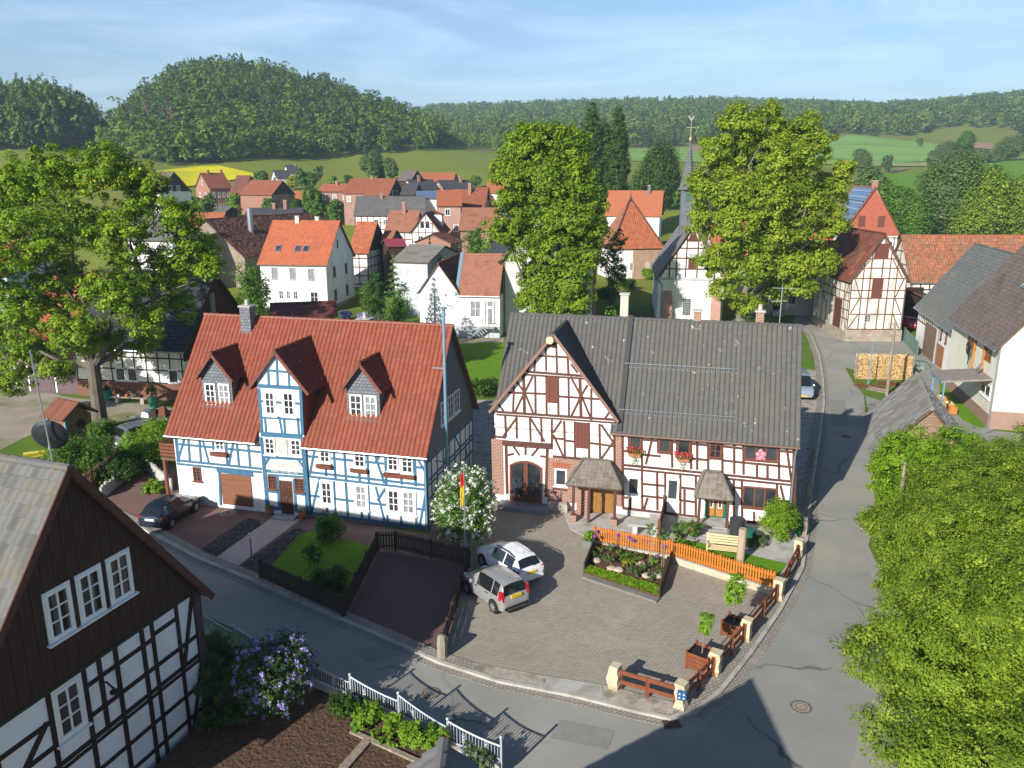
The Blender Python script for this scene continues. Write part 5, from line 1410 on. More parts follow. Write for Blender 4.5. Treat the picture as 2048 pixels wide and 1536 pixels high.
h = House('orange_roofed_white_house', 'white house with a smooth orange roof rising behind the tent-roofed stone barn', 'house', (p[0], p[1], 0), math.atan2(q[1] - p[1], q[0] - p[0]) - R(3), 10.5, 8.6, hh, 4.6, M_white, attr_mat('smooth_orange_tiles', [(0.38, 0.125, 0.06), (0.42, 0.14, 0.068)], rough=.6), tw=.5, th=.5, oa=.4)
for u, z0 in ((2.1, hh - 2.0), (3.3, hh - 2.0), (2.0, hh - 5.6), (3.2, hh - 5.6), (7.0, hh - 2.0)): window(h.front, u, u + 1.0, z0, z0 + 1.4, h.t, cols=2, rows=1, fw=.1)
window(h.right, 3.8, 4.8, hh - .2, hh + 1.3, h.t, cols=1, rows=1)
h.chimney(8.0, .9, .6, .6, 1.6, M_slate)
# ================================================================== timber barn with open cart shed, right of the lane
h = House('timber_barn', 'tall white barn framed in rust-red timber with a stone base and brown loft doors', 'barn', (42.51, 86.1, 0), R(88.65), 10.8, 5.96, 6.89, 4.67, M_oldwhite, M_tile_darkred, oa=.3, ob=.3, tw=.34, th=.4)
LS = h.left
D_ = h.D
gs = gable_segs(D_, 6.9, 4.6, [(u, 1.3) for u in (.08, 1.25, 2.0, 3.2, 4.0, 4.8, 5.88)], [1.35, 3.0, 4.75, 5.6, 6.9, 8.0, 9.0], w=.1, braces=[(.3, 3.1, 1.1, 4.7), (.2, 1.45, 1.1, 2.95), (5.7, 3.1, 4.9, 4.7), (5.7, 1.45, 4.9, 2.95), (.4, 6.85, 1.15, 4.85), (5.6, 6.85, 4.9, 4.85), (.5, 7.0, 1.8, 8.9), (5.4, 7.0, 4.2, 8.9)])
beams(LS, gs, M_rust, 'timber_frame', h.t, proud=.03)
board(LS, 2.3, 3.45, 4.8, 6.85, M_shutter, h.t, 'loft_door'); board(LS, 2.15, 3.65, 9.05, 10.6, M_shutter, h.t, 'loft_door')
window(LS, 1.85, 2.5, 2.15, 2.95, h.t, frame=M_greyplinth, cols=4, rows=3, fw=.05, mw=.03, sill=False)
MB().plate(LS.o, LS.e, LS.n, [(-.1, -.6), (6.06, -.6), (6.06, 1.28), (-.1, 1.28)], -.02, .1).build('stone_base', M_stone, h.t)
BS_ = h.back
gs = [(u, 1.0, u, 6.6) for u in (.1, 1.5, 3.0, 4.4, 5.6, 6.8, 8.0, 9.4, 10.6)] + [(0.0, z, 10.8, z) for z in (4.4, 5.3, 6.3)] + [(7.2, z, 10.8, z) for z in (2.4, 3.4)] + [(7.0, 4.5, 6.2, 6.2), (9.6, 4.5, 10.4, 6.2), (10.5, 1.3, 9.6, 3.3)]
beams(BS_, gs, M_rust, 'timber_frame', h.t, w=.1, proud=.03)
board(BS_, 7.0, 9.0, 0, 4.3, M_brown, h.t, 'barn_gate')
MB().plate(BS_.o, BS_.e, BS_.n, [(0, -.3), (10.85, -.3), (10.85, 1.1), (0, 1.1)], -.02, .08).build('stone_base', M_stone, h.t)
window(BS_, 1.5, 2.6, 4.5, 5.9, h.t, cols=2, rows=1, fw=.09)
# long farm building behind, and lane-side house in the shade
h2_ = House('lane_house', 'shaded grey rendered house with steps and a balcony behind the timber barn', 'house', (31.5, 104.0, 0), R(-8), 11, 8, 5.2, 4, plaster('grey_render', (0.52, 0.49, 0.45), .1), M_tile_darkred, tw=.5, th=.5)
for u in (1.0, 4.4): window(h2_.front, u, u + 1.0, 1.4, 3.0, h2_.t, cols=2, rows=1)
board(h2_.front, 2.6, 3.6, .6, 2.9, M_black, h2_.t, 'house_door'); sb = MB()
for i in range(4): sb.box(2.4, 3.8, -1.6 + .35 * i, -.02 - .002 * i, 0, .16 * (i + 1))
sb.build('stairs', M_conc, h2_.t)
bl2 = MB(); bl2.box(.2, 5.5, -1.5, 0, 3.4, 3.55)
for z in (3.8, 4.1, 4.4): bl2.box(.2, 5.5, -1.55, -1.48, z, z + .16)
bl2.build('balcony', M_conc, h2_.t)
h = House('long_tiled_barn', 'long low barn with a patchy orange pantile roof behind the grey roofs at right', 'barn', (50.2, 100.5, 0), R(-1.4), 30, 7.5, 4.9, 5.2, M_oldwhite, M_tile_oldorange, tw=.34, th=.42, amp=.05, jit=.03)
S = h.front
beams(S, [(0, z, 12, z, .16) for z in (3.7, 4.6)] + [(u, 3.7, u, 4.8, .14) for u in np.arange(.1, 12, 1.1)], M_black, 'timber_frame', h.t)
h.gutter(M_zinc)
gs = gable_segs(7.5, 4.9, 5.2, [(u, 2.5) for u in (.1, 2, 3.75, 5.5, 7.4)], [2.6, 4.8, 6.6, 8.2], w=.13); beams(h.left, gs, M_rust, 'timber_frame', h.t)
cs = T('cart_shed', 'dark open cart shed with a sloping roof sheltering the red car', 'shed', (43.3, 92.3, 0), R(-2))
MB().hexa([(-.6, -.2, 5.9), (4.2, -.6, 3.9), (4.2, 7, 3.9), (-.6, 7, 5.9), (-.6, -.2, 6.05), (4.2, -.6, 4.05), (4.2, 7, 4.05), (-.6, 7, 6.05)]).build('roof', mat('shed_roofing', (0.05, 0.035, 0.03), rough=.8), cs)
MB().box(-.5, 7.5, 6.8, 7, 0, 4.2).build('rear_wall', M_black, cs)
MB().bar((-.7, -.3, 6.0), (4.3, -.68, 4.0), .06, .2).build('verge_board', M_brown, cs)
for x in (3.9,): MB().bar((x, -.2, 0), (x, -.2, 4.0), .16).build('shed_post', M_black, cs)
# ================================================================== red gable house with solar roof
h = House('solar_roof_house', 'brick-red shingled gable house with blue solar panels on its left slope', 'house', (59.4, 125.0, 0), R(78.4), 16, 7.8, 9.3, 6.5, M_white, M_tile_brown, oa=.3, ob=.4, tw=.5, th=.5)
LS = h.left
MB().plate(LS.o, LS.e, LS.n, [(-.1, 8.6), (7.9, 8.6), (7.9, 9.2), (3.9, 15.6), (-.1, 9.2)], 0, .05).build('gable_cladding', brick_mat('red_shingles', (0.42, 0.125, 0.075), (0.37, 0.105, 0.065), (0.28, 0.08, 0.05), bw=.5, bh=.4, ms=.02), h.t)
for u in (1.9, 4.7): board(Side(LS.p(0, 0, .05), LS.e), u, u + 1.0, 9.9, 11.6, M_shutter, h.t, 'shutter')
beams(LS, [(u, 0, u, 8.5) for u in (.1, 1.5, 3, 4.5, 6, 7.4)] + [(0, 8.3, 7.8, 8.3), (0, 5.8, 7.8, 5.8)], M_rust, 'timber_frame', h.t)
window(LS, 6.2, 7.2, 6.3, 7.8, h.t, cols=2, rows=2)
ev2 = Vector((0, -h.D / 2, h.hr)).normalized(); n2 = Vector((-1, 0, 0)).cross(ev2); base = Vector((0, h.D, h.he))
M_solar = brick_mat('solar_cells', (0.025, 0.05, 0.16), (0.03, 0.06, 0.19), (0.35, 0.42, 0.52), bw=.5, bh=.9, ms=.05, rough=.15, offset=0.0)
for i in range(3):
 q = [base + Vector((.3, 0, 0)) + ev2 * (.4 + 2.35 * i), base + Vector((14.5, 0, 0)) + ev2 * (.4 + 2.35 * i), base + Vector((14.5, 0, 0)) + ev2 * (2.65 + 2.35 * i), base + Vector((.3, 0, 0)) + ev2 * (2.65 + 2.35 * i)]
 MB().hexa([p_ + n2 * .14 for p_ in q] + [p_ + n2 * .22 for p_ in q]).build('solar_panel', M_solar, h.t)
h.chimney(1.2, 1.0, .8, .8, 1.0, M_oldbrick)
h = House('red_roofed_house', 'house with a bright red roof half hidden behind the churchyard maple', 'house', (29.5, 118, 0), R(-6), 17, 9, 6.0, 5.2, M_white, attr_mat('vivid_red_tiles', [(0.44, 0.10, 0.045), (0.50, 0.13, 0.06)], rough=.6), tw=.5, th=.5)
beams(h.front, [(u, .5, u, 5.8, .18) for u in np.arange(.2, 17, 1.7)] + [(0, z, 17, z, .18) for z in (.6, 3, 5.6)], M_black, 'timber_frame', h.t)
for u in (2.2, 5.6, 9): window(h.front, u, u + 1.1, 3.3, 4.8, h.t, cols=2, rows=2)
# ================================================================== right-hand farmhouse: barn part and cream dwelling
RO, RY = (42.96, 83.75, 0), R(-104.34)
h = House('byre', 'white byre with a grey-green slate roof and wooden barn doors at the right', 'barn', RO, RY, 14.2, 9.0, 4.61, 6.2, M_white, M_tile_green, oa=.25, ob=.4, tw=.34, th=.34, amp=.012, prof='flat', tilestep=.03)
f = Fac(RO, RY, h.front, 2.844, 1560, 400); S = h.front
u0, u1, z0, z1 = f.rect(815, 680, 880, 930)
board(S, f(818, 800)[0], f(882, 830)[0], 0.05, f(830, 690)[1], mat('barn_door_boards', (0.16, 0.105, 0.075), (0.22, 0.15, 0.105), scale=2, rough=.85, stretch=(6, 6, .5)), h.t, 'barn_door')
board(S, f(884, 880)[0], f(925, 920)[0], .1, f(905, 818)[1], mat('orange_boards', (0.30, 0.125, 0.05), (0.36, 0.16, 0.07), scale=3, rough=.7, stretch=(6, 6, .5)), h.t, 'stable_door')
beams(S, [(0.05, z, 6.5, z) for z in (2.9, 3.9, 4.4)] + [(u, 2.9, u, 4.5) for u in np.arange(.1, 6.4, .75)] + [(0.1, .4, .1, 3)], M_black, 'timber_frame', h.t, w=.12)
for u in (9.6, 11.4): window(S, u, u + .5, 2.6, 3.6, h.t, frame=M_brownpaint, cols=1, rows=1)
h.gutter(M_zinc, down=(9.2,))
RO2, RY2 = (36.63 + .9, 64.59 + 2.6, 0), R(-104.62)
h = House('cream_farmhouse', 'cream rendered house with a dark brown roof, skylight and wooden balcony posts at right edge', 'house', RO2, RY2, 12.7, 9.5, 6.3, 6.1, M_cream, M_tile_umber, oa=.25, ob=.45, tw=.3, th=.32, amp=.015, prof='flat', tilestep=.03)
f = Fac(RO2, RY2, h.front, 2.844, 1560, 400); S = h.front
MB().plate(h.right.o, h.right.e, h.right.n, [(-.02, -.4), (9.5, -.4), (9.5, 1.3), (-.02, 1.3)], 0, .05).build('plinth', mat('brown_plinth', (0.34, 0.22, 0.17), (0.30, 0.19, 0.15), scale=2, rough=.9), h.t)
MB().plate(S.o, S.e, S.n, [(-.02, -.4), (12.72, -.4), (12.72, .9), (-.02, .9)], 0, .05).build('plinth', mat('brown_plinth', (0.3, 0.2, 0.2)), h.t)
window(h.right, 5.1, 6.5, .35, 1.0, h.t, cols=2, rows=1)
for r_ in [(1075, 770, 1115, 850), (1175, 835, 1200, 920)]:
 u0, u1, z0, z1 = f.rect(*r_); window(S, u0, u1, max(z0, 3.6), min(z1, 5.9), h.t, frame=mat('orange_frame', (0.30, 0.12, 0.04), rough=.5), cols=2, rows=1, fw=.1)
for r_ in [(1150, 1020, 1192, 1130), (1068, 970, 1105, 1050)]:
 u0, u1, z0, z1 = f.rect(*r_); window(S, u0, u1, max(1.2, z0), min(z1, 3.2), h.t, cols=2, rows=1, fw=.09, trim=.08)
for x in (1112, 1172): u = f(x, 850)[0]; MB().bar(S.p(u, 3.2, .1), S.p(u, 5.9, .1), .14).build('timber_post', M_orange, h.t)
h.gutter(M_zinc, down=(12.6,))
h.roofwin(7.6, 4.0, 6.0, .9); h.chimney(2.2, 1.0, 1.0, .8, 1.9, M_oldbrick)
dsh = MB(); dc = S.p(f(1200, 905)[0], 4.0, .6); dsh.lathe((0, 0, 0), [(.02, 0), (.2, .03), (.38, .11), (.36, .12), (.02, .03)], n=16)
dsh = dsh.build('satellite_dish', M_zinc, h.t); dsh.location = dc; dsh.rotation_euler = (R(70), 0, R(-40))
cv = MB(); ua, ub_ = 8.6, 12.0                                                 # flat canopy on posts
cv.hexa([S.p(ua, 3.35, .05), S.p(ub_, 3.35, .05), S.p(ub_, 3.0, 3.3), S.p(ua, 3.0, 3.3), S.p(ua, 3.5, .05), S.p(ub_, 3.5, .05), S.p(ub_, 3.15, 3.3), S.p(ua, 3.15, 3.3)])
cv = cv.build('canopy', mat('canopy_felt', (0.28, 0.24, 0.21), (0.22, 0.19, 0.17), scale=2, rough=.9), h.t)
for u in (ua + .1, ub_ - .1): MB().bar(S.p(u, 0, 3.1), S.p(u, 3.05, 3.1), .12).build('canopy_post', M_bluegutter, cv)
MB().bar(S.p(ua, 3.05, 3.28), S.p(ub_, 3.05, 3.28), .1, .2).build('canopy_beam', M_bluegutter, cv)
wh = MB()
for k_ in range(12): t_ = k_ * .52; wh.bar(S.p(7.0, 4.7, .5), S.p(7.0 + .5 * math.cos(t_), 4.7 + .5 * math.sin(t_), .5), .05)
wh.tube([S.p(7.0 + .5 * math.cos(k_ * .4), 4.7 + .5 * math.sin(k_ * .4), .5) for k_ in range(17)], .035, n=5); wh.bar(S.p(7, 3.4, .4), S.p(7, 4.7, .4), .06)
tag(wh.build('wagon_wheel', M_black, None), 'dark wagon wheel ornament standing on the canopy roof of the cream house', 'wheel')
bpy.data.objects['wagon_wheel'].matrix_world = Matrix.Translation((RO2[0], RO2[1], 0)) @ Matrix.Rotation(RY2, 4, 'Z')
# shingled shed beside the road
a = AtY(1863, 820, 47.8); b = AtY(1833, 742, 57.0)
zr_ = (a[2] + b[2]) / 2
yw = math.atan2(b[1] - a[1], b[0] - a[0])
Dz = 6.4
ox, oy = a[0] + math.sin(yw) * Dz / 2, a[1] - math.cos(yw) * Dz / 2
h = House('shingled_shed', 'small old shed under a steep grey shingle roof with brown boarded gable', 'shed', (ox, oy, 0), yw, math.hypot(b[0] - a[0], b[1] - a[1]) - .3, Dz, zr_ - 3.75, 3.7, M_wood, M_shingle, oa=.3, ob=.3, tw=.2, th=.3, amp=0, prof='flat', tilestep=.05, jit=.035)
LS = h.left; cb = MB(); n_ = 20
for i in range(n_):
 z = -.3 + (h.zr + .3) * i / n_; zz = z + (h.zr + .3) / n_ - .02
 wv = lambda q: Dz / 2 if q < h.he else Dz / 2 * max(0, (h.zr - q) / h.hr)
 cb.plate(LS.o, LS.e, LS.n, [(Dz / 2 - wv(z), z), (Dz / 2 + wv(z), z), (Dz / 2 + wv(zz), zz), (Dz / 2 - wv(zz), zz)], 0, .03 + .015 * (i % 2))
cb.build('gable_boards', mat('brown_weathered_boards', (0.20, 0.115, 0.07), (0.34, 0.25, 0.18), scale=1.5, rough=.95, stretch=(.6, .6, 9), bump=.01), h.t)
# ================================================================== left: stable with framed wall behind the big maple
LO, LY = (-35.85, 63.97, 0), R(-9.61)
h = House('framed_stable', 'long low stable with white framed wall, brown base and dark slate roof behind the maple', 'barn', LO, LY, 9.8, 10.9, 4.35, 5.27, M_white, M_tile_dark, oa=.3, ob=.35, tw=.32, th=.36)
S = h.front
sg = [(u, 1.3, u, 4.3) for u in np.arange(.1, 9.8, 1.05)] + [(0, z, 9.8, z) for z in (1.35, 2.4, 3.4, 4.2)]
beams(S, sg, M_black, 'timber_frame', h.t, w=.1)
MB().plate(S.o, S.e, S.n, [(0, -.4), (9.8, -.4), (9.8, 1.28), (0, 1.28)], 0, .05).build('plinth', mat('brown_render', (0.17, 0.075, 0.05), (0.2, 0.095, 0.065), scale=2, rough=.9), h.t)
for u in (3.6, 4.65, 8.3): window(S, u, u + .85, 1.4, 2.5, h.t, cols=1, rows=1, fw=.08)
MB().plate(h.right.o, h.right.e, h.right.n, [(-.1, 3.2), (11, 3.2), (11, 4.3), (5.45, 9.6), (-.1, 4.3)], 0, .04).build('gable_cladding', mat('dark_red_boards', (0.07, 0.022, 0.018), (0.09, 0.03, 0.024), scale=3, rough=.85, stretch=(6, 6, .5)), h.t)
MB().plate(h.right.o, h.right.e, h.right.n, [(4.6, 5.4), (5.3, 5.4), (5.3, 8.0), (4.6, 8.0)], .03, .06).build('loft_shutter', M_wood, h.t)
h.gutter(M_zinc)
h = House('purple_stable', 'plum coloured boarded barn end with an orange tiled roof at left', 'barn', (-35.85 - 5 * math.cos(LY), 63.97 - 5 * math.sin(LY) + .15, 0), LY, 4.95, 10.9, 4.2, 5.0, plaster('plum_boards', (0.15, 0.105, 0.12), .12), M_tile_orange, oa=.2, ob=.35, tw=.34, th=.4)
for u in (.3, 2.8): MB().plate(h.front.o, h.front.e, h.front.n, [(u, .1), (u + .14, .1), (u + .14, 3.6), (u, 3.6)], 0, .05).build('door_post', M_whitepaint, h.t)
board(h.front, .6, 2.7, .1, 3.5, mat('plum_door', (0.12, 0.085, 0.10), (0.15, 0.105, 0.12), scale=2, rough=.8), h.t, 'sliding_door')
h = House('plum_lean_to', 'low plum coloured lean-to with white door posts beside the gravel yard', 'shed', (-35.85 - 14 * math.cos(LY), 63.97 - 14 * math.sin(LY) + .3, 0), LY, 8.95, 7, 3.3, 1.6, MATS['plum_boards'], M_tile_dark, oa=.1, ob=.3, tw=.5, th=.5)
for u in (1.5, 5.0, 8.0): MB().plate(h.front.o, h.front.e, h.front.n, [(u, .1), (u + .14, .1), (u + .14, 3.0), (u, 3.0)], 0, .05).build('door_post', M_whitepaint, h.t)
h = House('blue_grey_house', 'pale blue rendered house in shade behind the crown of the left maple', 'house', (-75, 96, 0), R(-8), 16, 9, 6.4, 4.5, plaster('pale_blue', (0.42, 0.52, 0.58), .06), M_tile_red, tw=.5, th=.5)
for u in (3, 7, 11): window(h.front, u, u + 1.1, 3.6, 5.0, h.t, cols=2, rows=1)
# weathered long barn with dark mottled roof
p1 = AtY(411, 443, 128); p2 = AtY(616, 424, 150)
yw = math.atan2(p2[1] - p1[1], p2[0] - p1[0]); Dm = 15.0
zr_ = (p1[2] + p2[2]) / 2
h = House('mottled_roof_barn', 'wide old barn with a mottled dark red roof, boarded gable and metal flue', 'barn', (p1[0] + math.sin(yw) * Dm / 2, p1[1] - math.cos(yw) * Dm / 2, 0), yw, math.hypot(p2[0] - p1[0], p2[1] - p1[1]), Dm, zr_ - 5.4, 5.4, M_wood, attr_mat('mottled_tiles', [(0.075, 0.035, 0.028), (0.11, 0.05, 0.036), (0.15, 0.065, 0.045), (0.28, 0.12, 0.07)], rough=.8, stain=(0.06, 0.04, 0.03), stain_scale=.5), tw=.45, th=.5, amp=.06, jit=.04)
fp = MB(); fp.cyl((6.5, 4.5, h.zr - 3), (6.5, 4.5, h.zr + 1.6), .42, n=14); fp.build('flue_pipe', M_zinc, h.roof)
# ------------------------------------------------------------------ foliage
def leaf_mat(name, dark, mid, light, transl=0.38):
 return attr_mat(name, [dark, mid, light], rough=.55, transl=transl, spec=.25)
L_maple = leaf_mat('maple_leaves', (0.115, 0.20, 0.012), (0.21, 0.33, 0.016), (0.33, 0.455, 0.026))
L_lime = leaf_mat('lime_leaves', (0.11, 0.19, 0.012), (0.20, 0.31, 0.016), (0.30, 0.41, 0.022))
L_church = leaf_mat('churchyard_leaves', (0.16, 0.25, 0.018), (0.27, 0.37, 0.024), (0.37, 0.45, 0.035))
L_poplar = leaf_mat('poplar_leaves', (0.04, 0.09, 0.016), (0.07, 0.14, 0.022), (0.11, 0.19, 0.028))
L_green = leaf_mat('green_leaves', (0.061, 0.149, 0.021), (0.105, 0.219, 0.028), (0.166, 0.298, 0.038))
L_light = leaf_mat('light_leaves', (0.131, 0.263, 0.021), (0.201, 0.367, 0.028), (0.298, 0.473, 0.038))
L_willow = leaf_mat('willow_leaves', (0.085, 0.15, 0.012), (0.20, 0.30, 0.022), (0.35, 0.45, 0.045))
L_bush = leaf_mat('bush_leaves', (0.123, 0.232, 0.012), (0.203, 0.348, 0.017), (0.290, 0.450, 0.026))
L_conifer = leaf_mat('conifer_needles', (0.032, 0.079, 0.025), (0.056, 0.123, 0.035), (0.088, 0.175, 0.049), .15)
L_grey = leaf_mat('greygreen_leaves', (0.088, 0.149, 0.038), (0.131, 0.210, 0.056), (0.184, 0.271, 0.079))
L_yellow = leaf_mat('golden_leaves', (0.246, 0.275, 0.017), (0.362, 0.377, 0.023), (0.478, 0.478, 0.036))
L_dark = leaf_mat('dark_leaves', (0.035, 0.088, 0.014), (0.061, 0.131, 0.019), (0.096, 0.184, 0.026))
L_white = attr_mat('white_blossom', [(0.70, 0.70, 0.60), (0.82, 0.82, 0.76)], rough=.7, transl=.2)
L_lilac = attr_mat('lilac_blossom', [(0.22, 0.18, 0.48), (0.34, 0.29, 0.62), (0.46, 0.40, 0.72)], rough=.7, transl=.2)
M_bark = mat('bark', (0.10, 0.085, 0.065), (0.165, 0.145, 0.115), scale=3, rough=.95, bump=.02, bscale=9, stretch=(1, 1, .3))
M_bark2 = mat('pale_bark', (0.23, 0.21, 0.175), (0.16, 0.145, 0.12), scale=2.5, rough=.95, bump=.02, bscale=8, stretch=(1, 1, .3))
def unit(n):
 v = rng.normal(0, 1, (n, 3))
 return v / np.linalg.norm(v, axis=1, keepdims=True)
def leaf_mesh(C, N, size, name, m, parent, rnd, aspect=.6, fold=.18):
 n = len(C)
 size = size * np.clip(rng.lognormal(-.05, .3, n), .5, 1.7)[:, None]
 N = N / np.linalg.norm(N, axis=1, keepdims=True)
 a = np.cross(N, unit(n)); a /= np.maximum(np.linalg.norm(a, axis=1, keepdims=True), 1e-6)
 b = np.cross(N, a)
 V = np.stack([C - a * size * .5, C + b * size * aspect * .5 - N * size * fold * .5, C + a * size * .5, C - b * size * aspect * .5 - N * size * fold * .5], 1)
 F = np.arange(4 * n, dtype=np.int32).reshape(n, 4)
 return np_mesh(name, V, F, m, parent, rnd=np.clip(rnd, 0, 1))
def lobe_clumps(lobes, dens, low=.35, shell=(.62, 1.04)):
 """clump centres over the outside of a set of lobes (x,y,z,rx,ry,rz)"""
 out, dr = [], []
 for (x, y, z, rx, ry, rz) in lobes:
  n = max(3, int(dens * 4 * math.pi * ((rx * ry) ** 1.6 / 3 + (rx * rz) ** 1.6 / 3 + (ry * rz) ** 1.6 / 3) ** (1 / 1.6)))
  d = unit(n)
  keep = (d[:, 2] > -.25) | (rng.random(n) < low)
  d = d[keep]
  r = rng.uniform(shell[0], shell[1], len(d))[:, None]
  out.append(np.array([x, y, z]) + d * r * np.array([rx, ry, rz])); dr.append(d)
 return np.concatenate(out), np.concatenate(dr)
def foliage(lobes, name, m, parent, dens=.9, rc=.7, per=40, size=.2, aspect=.6, low=.35, flat=.7, up=.55, shell=(.62, 1.04), droop=0.0, cvar=.24):
 cc, cd = lobe_clumps(lobes, dens, low, shell)
 n = len(cc)
 k = np.maximum(4, (per * rng.uniform(.5, 1.5, n)).astype(int))
 ix = np.repeat(np.arange(n), k)
 d = unit(len(ix))
 r = rng.random(len(ix)) ** .45
 rcs = (rc * rng.uniform(.6, 1.3, n))[ix]
 P = cc[ix] + d * (r * rcs)[:, None] * np.array([1, 1, flat])
 if droop: P[:, 2] -= droop * rng.random(len(ix)) ** 2
 N = d * .55 + cd[ix] * .45 + np.array([0, 0, up]) + rng.normal(0, .35, (len(ix), 3))
 rn = (.5 + rng.normal(0, cvar, n))[ix] + rng.normal(0, .15, len(ix))
 return leaf_mesh(P, N, size, name, m, parent, rn, aspect)
def limbs(mb, base, fork, r0, tips, r1=.03, sag=.0, bend=.25):
 base, fork = Vector(base), Vector(fork)
 mid = base.lerp(fork, .5) + Vector((rng.normal(0, .05), rng.normal(0, .05), 0)) * r0 * 4
 mb.tube([base + Vector((0, 0, -.3)), base + Vector((0, 0, .35)), mid, fork], [r0 * 1.45, r0 * 1.1, r0 * .92, r0 * .8], n=10)
 tips = [fork.lerp(Vector(t_), .88) for t_ in tips]
 if len(tips) <= 7:
  groups = [[t_] for t_ in tips]
 else:                                     # a few main limbs, each dividing towards its own part of the crown
  k = 6 if len(tips) > 14 else 4
  seeds = [max(tips, key=lambda t_: (t_ - fork).length)]
  while len(seeds) < k:
   seeds.append(max(tips, key=lambda t_: min((t_ - fork).normalized().angle((q - fork).normalized()) for q in seeds)))
  groups = [[] for _ in seeds]
  for t_ in tips:
   groups[min(range(k), key=lambda i: (t_ - fork).normalized().angle((seeds[i] - fork).normalized()))].append(t_)
 for g_ in groups:
  if not g_: continue
  mean = sum(g_, Vector()) / len(g_)
  L = (mean - fork).length
  s_ = fork - Vector((0, 0, min(.4, r0)))
  ra = r0 * min(.62, .3 + .06 * len(g_))
  if len(g_) == 1:
   ends = [(s_, g_[0], ra)]
  else:
   hub = fork.lerp(mean, .5) + Vector((rng.normal(0, .05) * L, rng.normal(0, .05) * L, -.04 * L))
   c1 = fork.lerp(hub, .5) + Vector((rng.normal(0, .05) * L, rng.normal(0, .05) * L, -.05 * L))
   mb.tube([s_, c1, hub], [ra, ra * .8, ra * .6], n=7)
   ends = [(hub, t_, ra * .5) for t_ in g_]
  for st_, tp, rr in ends:
   l2 = (tp - st_).length
   m1 = st_.lerp(tp, .4) + Vector((rng.normal(0, .09) * l2, rng.normal(0, .09) * l2, rng.normal(.03, .06) * l2))
   m2 = st_.lerp(tp, .72) + Vector((rng.normal(0, .07) * l2, rng.normal(0, .07) * l2, rng.normal(.02, .05) * l2))
   mb.tube([st_, m1, m2, tp], [rr, rr * .7, rr * .45, r1 * .7], n=6)
   for _ in range(2):
    q = m2.lerp(tp, rng.random()) + Vector(tuple(rng.normal(0, .2 * l2, 3)))
    mb.tube([m1.lerp(m2, .7), m2.lerp(q, .5), q], [rr * .35, rr * .22, r1 * .4], n=5)
def tree(name, label, base, lobes, m, fork_h=None, r0=.3, group=None, bark=None, tips=None, cat='tree', **k):
 """lobes in world coordinates"""
 b = np.array(base, float)
 t = T(name, label, cat, b, 0, group)
 lo = [(x - b[0], y - b[1], z - b[2], rx, ry, rz) for (x, y, z, rx, ry, rz) in lobes]
 zmin = min(l[2] for l in lo)
 fh = fork_h if fork_h is not None else max(.5, zmin * .8)
 mb = MB()
 tp = tips or [(l[0], l[1], l[2]) for l in lo]
 limbs(mb, (0, 0, 0), (0, 0, fh), r0, tp)
 mb.build('trunk', bark or M_bark, t)
 foliage(lo, 'crown', m, t, **k)
 return t
def pxlobes(L, Y, depth=1.0, dy=None):
 """lobes traced as (px, py, radius px [, vertical radius px][, dY])"""
 out = []
 for i, l in enumerate(L):
  off = (l[4] if len(l) > 4 else (rng.uniform(-.8, .8) * (dy if dy is not None else 2.0)))
  p = AtY(l[0], l[1], Y + off)
  d = math.sqrt(p[0] ** 2 + p[1] ** 2) / FPX
  r = l[2] * d; rv = (l[3] if len(l) > 3 and l[3] else l[2]) * d
  out.append((p[0], p[1], p[2], r, r * depth, rv))
 return out
def blob_tree(name, label, base, height, width, m, trunk=.18, nl=7, r0=None, group=None, taper=.0, **k):
 """ordinary broadleaf: crown of random lobes"""
 b = np.array(base, float)
 lo = []
 ch = height * (1 - trunk)
 for i in range(nl):
  a = rng.uniform(0, 2 * math.pi); q = (i + .5) / nl
  rr = width / 2 * (.45 if nl > 1 else 0) * math.sqrt(rng.random()) * (1 - taper * q)
  z = b[2] + height * trunk + ch * (.22 + .60 * q)
  wr = width / 2 * rng.uniform(.5, .68) * (1 - .35 * abs(q - .4) - taper * q * .6)
  lo.append((b[0] + rr * math.cos(a), b[1] + rr * math.sin(a), z, wr, wr, min(ch * .3, wr * 1.15)))
 return tree(name, label, base, lo, m, r0=r0 or max(.08, height * .02), group=group, fork_h=height * max(trunk, .12), **k)
def conifer(name, label, base, height, width, m=None, group=None, size=.35, n=2600, slim=1.0):
 t = T(name, label, 'tree', base, 0, group)
 MB().tube([(0, 0, -.3), (0, 0, height * .5), (0, 0, height * .97)], [height * .018 + .03, height * .012 + .02, .015], n=7).build('trunk', M_bark, t)
 u = 1 - np.sqrt(rng.random(n)) * .97
 lay = np.round(u * 16) / 16 * .55 + u * .45
 a = rng.uniform(0, 2 * np.pi, n)
 r = width / 2 * (1 - lay) ** (.8 * slim) * rng.uniform(.55, 1.08, n) * (1 + .18 * np.sin(a * 7 + lay * 40))
 P = np.stack([r * np.cos(a), r * np.sin(a), height * (.06 + .94 * lay) - r * .28], 1)
 N = np.stack([np.cos(a) * .7, np.sin(a) * .7, np.full(n, .8)], 1) + rng.normal(0, .3, (n, 3))
 leaf_mesh(P, N, size, 'crown', m or L_conifer, t, rng.normal(.5, .25, n), .5)
 return t
